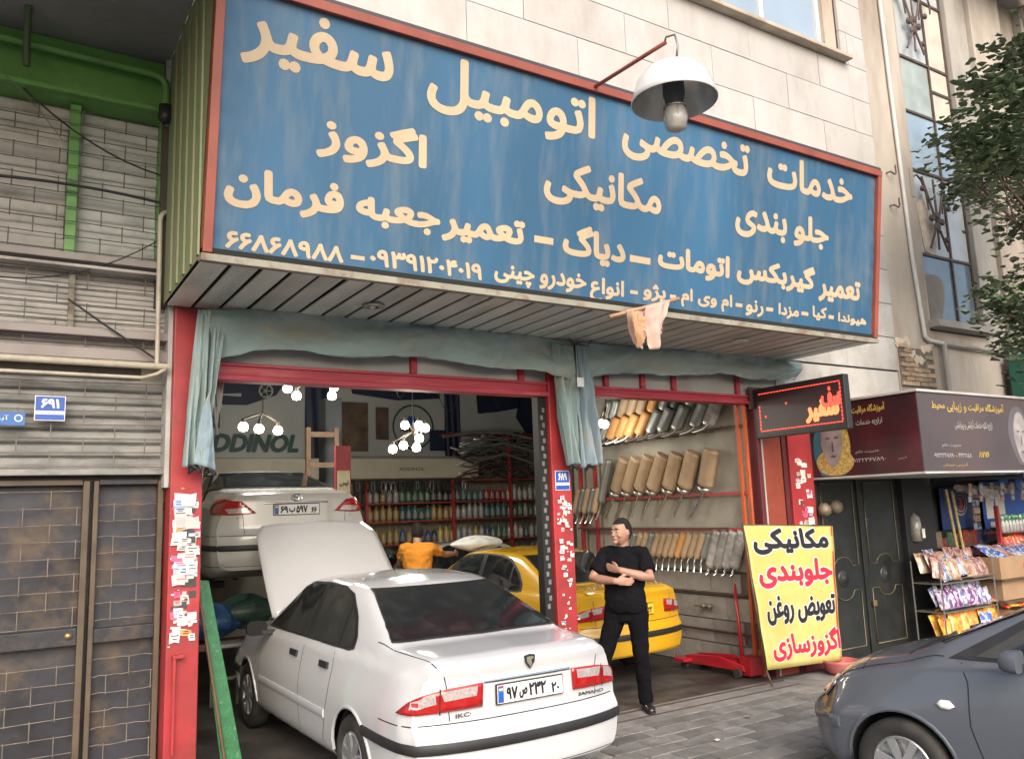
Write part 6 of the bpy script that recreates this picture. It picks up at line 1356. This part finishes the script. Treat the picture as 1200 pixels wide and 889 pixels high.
# clusters of bulbs
BULB = M('glowing bulb', (.9, .9, .85), .4, emit=(1, .97, .86), estr=9); HOLD = M('brown bulb arm', (.05, .035, .02), .5)
def lampset(label, c, pts, drop, e):
    t = thing('ceiling_lamp', label, 'lamp', c); c = Vector(c)
    MB().tube([c, (c.x, c.y, drop)], .008, 5).build('rod', HOLD, t)
    for p in pts:
        p = Vector(p); a = MB().tube([c, c.lerp(p, .5) + Vector((0, 0, .05)), p + Vector((0, 0, .09))], .012, 6).build('arm', HOLD, t, smooth=True)
        MB().lathe([(.022, .10), (.024, .05), (.02, .04)], p, (0, 0, 1), 10).build('socket', HOLD, a); MB().lathe([(0, .055), (.03, .05), (.052, .02), (.058, -.01), (.045, -.045), (0, -.06)], p, (0, 0, 1), 14).build('bulb', BULB, a, smooth=True)
    li = bpy.data.lights.new('lamp_light', 'POINT'); li.energy = e; li.color = (1, .93, .80); li.shadow_soft_size = .2; lo = bpy.data.objects.new('lamp_light', li); COL.objects.link(lo); lo.location = c - Vector((0, 0, .25)); lo.parent = t; lo.matrix_parent_inverse = WM(t).inverted()
lampset('ceiling lamp with bright bulbs close under the red beam', (3.3, 10, 3.66), [(3.02, 10, 3.52), (3.15, 10.05, 3.44), (3.60, 9.95, 3.56), (3.61, 10.05, 3.46)], 4.6, 28)
lampset('ceiling lamp with three bulbs in front of the left oil banner', (2.72, 10, 3.20), [(2.49, 10, 3.03), (2.65, 9.9, 3.0), (2.92, 10.05, 3.00)], 4.6, 20)
lampset('branched ceiling lamp with many bulbs in front of the centre oil banner', (4.72, 10, 3.02), [(4.60, 10, 3.10), (4.78, 9.95, 3.10), (4.95, 10.1, 3.08), (4.76, 9.9, 2.92), (4.62, 10.1, 2.84), (4.74, 9.95, 2.80), (4.42, 10.0, 2.78), (4.84, 10.1, 3.06)], 4.6, 36)
lampset('ceiling lamp with a single pair of bulbs right of the middle curtain', (6.9, 8.6, 3.25), [(6.86, 8.6, 3.02), (6.90, 8.7, 3.04)], 3.62, 9)
# lift, ladder, cabinet, ramp, stools under the car
LIFTB = M('lift blue grey steel', (.03, .036, .04), .8, 0, .2, 5)
lf_ = thing('car_lift', 'dark steel lift carrying the raised pearl white saloon', 'lift', (2.9, 11.3, 0))
for x in (1.6, 4.05): B('lift_post', LIFTB, lf_, x - .12, x + .12, 11.2, 11.5, 0, 3.6, bevel=.01); B('lift_arm', LIFTB, lf_, min(x, 2.3) if x < 3 else 3.4, max(x, 2.4) if x < 3 else 4.05, 10.4, 10.52, 1.14, 1.22, bevel=.008); B('lift_arm', LIFTB, lf_, min(x, 2.3) if x < 3 else 3.4, max(x, 2.4) if x < 3 else 4.05, 12.3, 12.42, 1.14, 1.22, bevel=.008); B('carriage', LIFTB, lf_, x - .15, x + .15, 10.4, 12.42, 1.05, 1.139, bevel=.008)
WD = M('orange brown wood', (.12, .07, .04), .6, 0, .2, 8)
ld = thing('wooden_rack', 'orange brown wooden rack standing above the raised car against the navy banner', 'rack', (3.7, 11, 2.4)); 
for x in (3.62, 4.02): B('rack_post', WD, ld, x - .03, x + .03, 11.0, 11.06, 1.0, 3.15)
for z in (2.60, 3.02): B('rack_rail', WD, ld, 3.65, 3.99, 11.0, 11.05, z, z + .07)
cb = thing('red_cabinet', 'narrow red panel with a cream notice beside the raised car', 'panel', (3.4, 9, 0)); B('panel_board', M('dull red panel', (.25, .04, .05), .6, 0, .15), cb, 3.66, 3.86, 10.05, 10.12, .0, 2.82); B('notice', M('cream notice', (.45, .42, .28), .6), cb, 3.68, 3.84, 10.035, 10.049, 2.22, 2.5); text('ایمنی', INK, cb, (3.7, 10.034, 2.3), (1, 0, 0), (0, 0, 1), (0, .12, 0, .08), .003, .002)
GRR = M('green ramp paint', (.02, .14, .05), .5, 0, .25, 12, dirt=(.35, .40, .35), damt=.5, dscale=18, dlo=.6, dhi=.7, bump=.4, bscale=60)
t = thing('green_plank', 'long green painted board leaning against the back of the sticker covered column', 'plank', (1.6, 6.9, 0)); MB().prism([(1.42, 6.98, 1.47), (1.49, 6.98, 1.47), (1.75, 6.80, -.0), (1.60, 6.80, -.0)], (0, .06, 0)).build('board', GRR, t, bevel=.006); MB().prism([(1.405, 6.96, 1.47), (1.43, 6.96, 1.48), (1.61, 6.78, .0), (1.58, 6.78, .0)], (0, .02, 0)).build('edge_rail', GRR, t)
pipe('broom_stick', 'thin brown stick leaning beside the green board', [(1.38, 6.9, 1.5), (1.60, 6.75, .05)], .012, WD, 'stick')
t = thing('bucket', 'small blue bucket at the foot of the green board', 'bucket', (1.5, 6.72, 0)); MB().lathe([(.0, .0), (.09, .0), (.12, .24), (.125, .24), (.12, .22), (.085, .01)], (1.50, 6.50, -.08), (0, 0, 1), 18).build('bucket_shell', M('blue bucket plastic', (.02, .06, .22), .4), t, smooth=True)
st = thing('plastic_stool', 'grey plastic stool among the clutter under the raised car', 'stool', (2.2, 9.3, 0)); PS = M('grey stool plastic', (.20, .21, .20), .5)
B('seat', PS, st, 2.02, 2.36, 9.15, 9.45, .62, .66, bevel=.01)
for x in (2.04, 2.31):
    for y in (9.17, 9.40): B('leg', PS, st, x, x + .03, y, y + .03, 0, .62)
B('rung', PS, st, 2.07, 2.31, 9.17, 9.19, .3, .33)
t = thing('tarp_heap', 'crumpled blue and green tarpaulin heaped under the raised car', 'tarpaulin', (2.4, 9.6, .6)); rnd_ = random.Random(3)
for k, (c, m) in enumerate((((2.1, 9.65, .85), M('blue tarp', (.02, .06, .16), .5, 0, .4, 6)), ((2.5, 9.7, .92), M('green tarp', (.03, .07, .055), .5, 0, .3, 6)), ((1.8, 9.75, .78), M('black tarp', (.02, .02, .02), .5)))):
    mb = MB(); ph = [rnd_.uniform(0, 6) for _ in range(6)]
    mb.grid(lambda u, v: (c[0] + .3 * math.cos(u * 6.2832) * math.sin(v * 3.1416) * (1 + .2 * math.sin(5 * u * 6.2832 + ph[0])), c[1] + .2 * math.sin(u * 6.2832) * math.sin(v * 3.1416), c[2] + .16 * math.cos(v * 3.1416) * (1 + .25 * math.sin(3 * u * 6.2832 + ph[1]))), 30, 12); mb.build('fold', m, t)
B('bench', WOOD, t, 1.5, 2.9, 9.6, 9.95, .55, .62); B('bench', WOOD, t, 1.55, 1.62, 9.65, 9.9, 0, .549); B('bench', WOOD, t, 2.8, 2.87, 9.65, 9.9, 0, .549)
t = thing('plastic_bag', 'crumpled white plastic bag lying on the front of the taxi roof', 'bag', (5.7, 9.9, 1.45)); rnd_ = random.Random(8); ph = [rnd_.uniform(0, 6) for _ in range(4)]
MB().grid(lambda u, v: (5.62 + .36 * math.cos(u * 6.2832) * math.sin(v * 3.1416) * (1 + .15 * math.sin(4 * u * 6.2832 + ph[0])), 9.95 + .2 * math.sin(u * 6.2832) * math.sin(v * 3.1416), 1.50 + .085 * math.cos(v * 3.1416) * (1 + .3 * math.sin(3 * u * 6.2832 + ph[1] + v * 4))), 40, 14).build('bag_body', M('white plastic bag', (.55, .56, .54), .4, 0, .1, 10, coat=.3), t, smooth=True)
t = thing('tyre_hose', 'grey hoses and wires hanging by the left curtain inside the opening', 'hose', (1.5, 6.9, 3)); 
for k in range(5): MB().tube([(1.46 + .02 * k, 6.85, 3.1), (1.47 + .015 * k + .02 * math.sin(k), 6.84, 2.85), (1.50 - .01 * k, 6.85, 2.62 + .05 * k)], .013, 5).build('hose_loop', M('pale hose', (.35, .34, .32), .6), t, smooth=True)

# ---------------------------------------------------------------- people
SKIN = M('skin', (.36, .20, .14), .5, 0, .08, 8, dirt=(.36, .17, .12), damt=.4, dscale=9); HAIR = M('dark greying hair', (.018, .016, .015), .9, 0, .4, 60, spec=.2, dirt=(.06, .055, .05), damt=.5, dscale=40, bump=.6, bscale=160)
LIP = M('lip', (.28, .10, .08), .5); EYEW = M('eye white', (.6, .58, .55), .3); EYED = M('eye dark', (.02, .015, .012), .2)
def ellip(mb, c, rx, ry, rz, R=None, n=18, m=12, fn=None):
    k = len(mb.v)
    for i in range(m + 1):
        t = math.pi * i / m
        for j in range(n):
            a = 2 * math.pi * j / n; p = Vector((math.sin(t) * math.cos(a), math.sin(t) * math.sin(a), math.cos(t)))
            if fn: p = fn(p)
            p = Vector((p.x * rx, p.y * ry, p.z * rz)); 
            if R: p = R @ p
            mb.v.append(tuple(Vector(c) + p))
    for i in range(m):
        for j in range(n): mb.f.append((k + i * n + j, k + (i + 1) * n + j, k + (i + 1) * n + (j + 1) % n, k + i * n + (j + 1) % n))
def loft(mb, rings, n=18):      # rings: (centre, half width vector, half depth vector)
    k = len(mb.v)
    for c, a, b in rings:
        for j in range(n):
            t = 2 * math.pi * j / n; mb.v.append(tuple(Vector(c) + Vector(a) * math.cos(t) + Vector(b) * math.sin(t)))
    for i in range(len(rings) - 1):
        for j in range(n): mb.f.append((k + i * n + j, k + i * n + (j + 1) % n, k + (i + 1) * n + (j + 1) % n, k + (i + 1) * n + j))
    mb.f.append(tuple(k + j for j in range(n))); mb.f.append(tuple(k + (len(rings) - 1) * n + j for j in reversed(range(n))))
def fuse(o, vox, it=4, tex=0):
    r = o.modifiers.new('r', 'REMESH'); r.mode = 'VOXEL'; r.voxel_size = vox; r.use_smooth_shade = True
    if it: s_ = o.modifiers.new('s', 'SMOOTH'); s_.iterations = it; s_.factor = .5
    return o
def crumple(mb, a, s):
    """subdivide a clothing shell and give it folds"""
    me = mb.mesh('cloth'); bm = bmesh.new(); bm.from_mesh(me); bmesh.ops.recalc_face_normals(bm, faces=bm.faces); bmesh.ops.triangulate(bm, faces=[f for f in bm.faces if len(f.verts) > 4]); bmesh.ops.subdivide_edges(bm, edges=bm.edges, cuts=3, use_grid_fill=True, smooth=.3); bm.normal_update()
    o = MB()
    for v in bm.verts:
        q = v.co * s; n_ = (1 - abs(mnoise.noise(Vector((q.x, q.y, q.z * 1.9 + q.x * .8))))) ** 3 - .35 + .5 * mnoise.noise(q * .6); o.v.append(tuple(v.co + v.normal * a * n_))
    o.f = [tuple(v.index for v in f.verts) for f in bm.faces]; bm.free(); return o
def person(label, loc, heading, J, shirt, trousers, head_yaw=0, shoe=None, detail=1):
    root = thing('person', label, 'person', loc); h = R_(heading)
    Mx = Matrix.Translation(loc) @ Matrix.Rotation(h, 4, 'Z'); P = lambda p: Mx @ Vector(p); D = lambda p: (Mx.to_3x3() @ Vector(p))
    body = MB()
    hc = Vector(J['head']); Rh = Matrix.Rotation(h + R_(head_yaw), 3, 'Z'); H = lambda p: P(hc) + Rh @ (Vector(p) * 1.1)
    HS = 1.1
    def skull(p):
        q = p.copy()
        if p.z < 0: q.x = p.x * (1 - .16 * -p.z) + (.10 * -p.z if p.x > 0 else 0); q.y = p.y * (1 - .34 * p.z * p.z)
        return q
    ellip(body, H((0, 0, 0)), .108, .084, .130, Rh, 22, 16, skull)
    body.tube([H((.088, 0, .022)), H((.104, 0, -.008)), H((.116, 0, -.026)), H((.088, 0, -.034))], [.008, .012, .015, .010], 8)
    for s in (1, -1):
        ellip(body, H((.080, s * .028, .030)), .016, .026, .010, Rh, 10, 6); ellip(body, H((-.005, s * .076, -.004)), .020, .010, .032, Rh, 10, 8); ellip(body, H((.070, s * .036, -.028)), .022, .022, .022, Rh, 10, 6)
    ellip(body, H((.088, 0, -.088)), .022, .028, .020, Rh, 10, 6); ellip(body, H((.092, 0, -.058)), .012, .026, .012, Rh, 10, 6)
    nk = Vector(J['neck'])
    body.tube([P(nk + Vector((-.01, 0, -.06))), P(nk), P(hc + Vector((-.012, 0, -.04)))], [.075, .060, .058], 14)
    ch = Vector(J['chest']); pv = Vector(J['pelvis'])
    loft(body, [(P(pv + Vector((0, 0, -.08))), D((0, .15, 0)), D((.10, 0, 0))), (P(pv.lerp(ch, .5)), D((0, .14, 0)), D((.10, 0, 0))), (P(ch), D((0, .17, 0)), D((.11, 0, 0))), (P(nk + Vector((-.01, 0, -.05))), D((0, .10, 0)), D((.07, 0, 0)))])
    for s in ('l', 'r'):
        sh, el, wr, hd = (Vector(J[k + s]) for k in ('sh', 'el', 'wr', 'hand'))
        body.tube([P(sh), P(sh.lerp(el, .35)), P(el), P(el.lerp(wr, .3)), P(wr)], [.056, .054, .045, .047, .031], 12)
        ax = (hd - wr).normalized(); up = Vector(J.get('up' + s, (0, 0, 1))); sd = (up - ax * up.dot(ax)).normalized(); nn = ax.cross(sd)
        pc = wr + ax * .045; loft(body, [(P(wr - ax * .01), D(sd * .026), D(nn * .020)), (P(pc), D(sd * .040), D(nn * .017)), (P(wr + ax * .09), D(sd * .038), D(nn * .013))], 12)
        cv = Vector(J.get('curl' + s, (0, 0, 0)))
        for q in range(4):
            b = wr + ax * .085 + sd * (.030 - q * .020); l = (.070, .078, .072, .056)[q]
            body.tube([P(b - ax * .02), P(b + ax * l * .5 + cv * .010), P(b + ax * l * .85 + cv * .026), P(b + ax * l * .98 + cv * .045)], [.0095, .009, .008, .006], 7)
        b = wr + ax * .03 + sd * .032; body.tube([P(b), P(b + ax * .035 + sd * .024), P(b + ax * .065 + sd * .026 + cv * .01)], [.013, .011, .008], 7)
        hp, kn, an = (Vector(J[k + s]) for k in ('hip', 'kn', 'an'))
        body.tube([P(hp + Vector((0, 0, .03))), P(hp.lerp(kn, .5)), P(kn), P(kn.lerp(an, .4)), P(an)], [.082, .074, .052, .050, .036], 12)
    b = fuse(body.build('body', SKIN, root, smooth=True), .006, 3)
    # hair, brows, eyes, mouth
    hb = MB(); ellip(hb, H((-.010, 0, .014)), .112, .089, .127, Rh, 24, 16, lambda p: Vector((p.x if p.z > .30 or p.x < .2 else p.x * .72, p.y * (1 if p.z > .0 or p.x < .1 else .9), max(p.z, -.70 if p.x < -.1 else (-.12 if p.x < .35 else .44 + .1 * abs(p.y))))))
    hb.v = [tuple(Vector(v) + mnoise.noise_vector(Vector(v) * 60) * .005) for v in hb.v]; fuse(hb.build('hair', HAIR, root, smooth=True), .005, 1)
    for s in (1, -1):
        e = MB(); ellip(e, H((.091, s * .031, .010)), .006, .013, .0062, Rh, 10, 6); e = e.build('eye', EYEW, root, smooth=True); MB().lathe([(.0055, 0), (0, .002)], H((.0965, s * .031, .010)), Rh @ Vector((1, 0, 0)), 10).build('iris', EYED, e)
        MB().tube([H((.099, s * .014, .027)), H((.102, s * .032, .033)), H((.088, s * .052, .027))], [.004, .005, .002], 6).build('eyebrow', HAIR, root)
    MB().tube([H((.097, -.022, -.060)), H((.105, 0, -.057)), H((.097, .022, -.060))], [.002, .0035, .002], 6).build('mouth', LIP, root)
    st = MB(); ellip(st, H((.062, 0, -.066)), .044, .060, .046, Rh, 14, 8)
    # shirt
    t = MB(); w = 1.0
    loft(t, [(P(pv + Vector((0, 0, -.07))), D((0, .205, 0)), D((.155, 0, 0))), (P(pv + Vector((.03, 0, .06))), D((0, .20, 0)), D((.165, 0, 0))), (P(pv.lerp(ch, .5) + Vector((.025, 0, 0))), D((0, .195, 0)), D((.155, 0, 0))), (P(ch), D((0, .22, 0)), D((.145, 0, 0))), (P(ch + Vector((-.01, 0, .09))), D((0, .215, 0)), D((.12, 0, 0))), (P(nk + Vector((-.012, 0, -.035))), D((0, .115, 0)), D((.082, 0, 0))), (P(nk + Vector((-.008, 0, -.002))), D((0, .074, 0)), D((.072, 0, 0)))], 24)
    for s in ('l', 'r'):
        sh, el = Vector(J['sh' + s]), Vector(J['el' + s]); inn = Vector((sh.x, sh.y * .4, sh.z + .01))
        t.tube([P(inn), P(sh), P(sh.lerp(el, .3)), P(sh.lerp(el, J.get('sleeve', .62)))], [.08, .083, .075, .074], 16)
    t = crumple(t, .014, 9); fuse(t.build('shirt', shirt, root, smooth=True), .008, 2)
    # trousers
    q = MB(); loft(q, [(P(pv + Vector((0, 0, .02))), D((0, .160, 0)), D((.116, 0, 0))), (P(pv + Vector((0, 0, -.07))), D((0, .168, 0)), D((.120, 0, 0))), (P(pv + Vector((0, 0, -.16))), D((0, .16, 0)), D((.115, 0, 0)))], 20)
    for s in ('l', 'r'):
        hp, kn, an = (Vector(J[k + s]) for k in ('hip', 'kn', 'an'))
        q.tube([P(hp + Vector((0, 0, .02))), P(hp.lerp(kn, .3)), P(hp.lerp(kn, .7)), P(kn), P(kn.lerp(an, .35)), P(kn.lerp(an, .75)), P(an + Vector((0, 0, -.01)))], [.100, .098, .082, .070, .070, .064, .062], 16)
    q = crumple(q, .012, 11); fuse(q.build('trousers', trousers, root, smooth=True), .008, 2)
    for s in ('l', 'r'):
        an = Vector(J['an' + s]); f = Vector(J.get('toe' + s, (1, 0, 0))).normalized(); sd = Vector((-f.y, f.x, 0)); z0 = -loc[2] + .002
        z = an.z - .075
        sm_ = MB(); loft(sm_, [((P(an + f * a + Vector((0, 0, zz - an.z)))), D(sd * w_), D(Vector((0, 0, hh)))) for a, zz, w_, hh in ((-.075, z + .035, .020, .025), (-.06, z + .045, .036, .042), (0, z + .05, .042, .048), (.08, z + .038, .045, .036), (.15, z + .028, .044, .026), (.19, z + .022, .028, .018))], 14)
        o = sm_.build('shoe', shoe or M('black leather shoe', (.015, .014, .014), .3, coat=.3), root, smooth=True); B_ = MB(); loft(B_, [((P(an + f * a + Vector((0, 0, z + .008 - an.z)))), D(sd * w_), D(Vector((0, 0, .008)))) for a, w_ in ((-.08, .025), (-.06, .04), (.08, .05), (.16, .046), (.2, .025))], 12); B_.build('sole', RUB, o)
    return root
BLK = M('black cotton', (.007, .007, .009), .95, 0, .15, 6, bump=.9, bscale=12, spec=.12); BLKT = M('black trousers', (.006, .006, .008), .95, 0, .15, 6, bump=1, bscale=8, spec=.1)
man = dict(head=(.035, 0, 1.685), neck=(.0, 0, 1.545), chest=(.01, 0, 1.33), pelvis=(0, 0, .99),
    shl=(-.01, .19, 1.455), ell=(.15, .285, 1.245), wrl=(.265, .01, 1.335), handl=(.17, -.16, 1.365), upl=(0, 0, 1), curll=(-.5, -.3, .1),
    shr=(-.01, -.19, 1.455), elr=(.15, -.285, 1.245), wrr=(.30, -.02, 1.235), handr=(.235, .16, 1.215), upr=(0, 0, 1), curlr=(-.5, .3, .1),
    hipl=(0, .10, .92), knl=(.03, .13, .50), anl=(-.01, .14, .085), toel=(.9, .5, 0), hipr=(0, -.10, .92), knr=(.09, -.22, .50), anr=(.07, -.31, .085), toer=(1, -.25, 0), sleeve=.72)
person('man in black t-shirt and trousers standing with folded arms by the taxi', (5.32, 6.48, -.0), 218, man, BLK, BLKT, head_yaw=-30)
ORS = M('orange cotton', (.62, .24, .02), .85, 0, .12, 5, bump=.4, bscale=14)
wk = dict(head=(.20, 0, 1.66), neck=(.13, 0, 1.515), chest=(.08, 0, 1.31), pelvis=(-.02, 0, .98),
    shl=(.10, .19, 1.43), ell=(.26, .26, 1.23), wrl=(.45, .20, 1.18), handl=(.55, .18, 1.17), shr=(.12, -.20, 1.43), elr=(.32, -.38, 1.33), wrr=(.50, -.52, 1.33), handr=(.60, -.56, 1.33), upr=(0, 0, 1), curlr=(0, 0, -.6), curll=(0, 0, -.6),
    hipl=(0, .10, .92), knl=(.02, .11, .50), anl=(0, .12, .085), hipr=(0, -.10, .92), knr=(.02, -.11, .5), anr=(0, -.13, .085), sleeve=.6)
person('man in an orange t-shirt seen from behind reaching toward the taxi', (5.10, 10.75, 0), 62, wk, ORS, M('grey work trousers', (.07, .07, .08), .85), head_yaw=8)
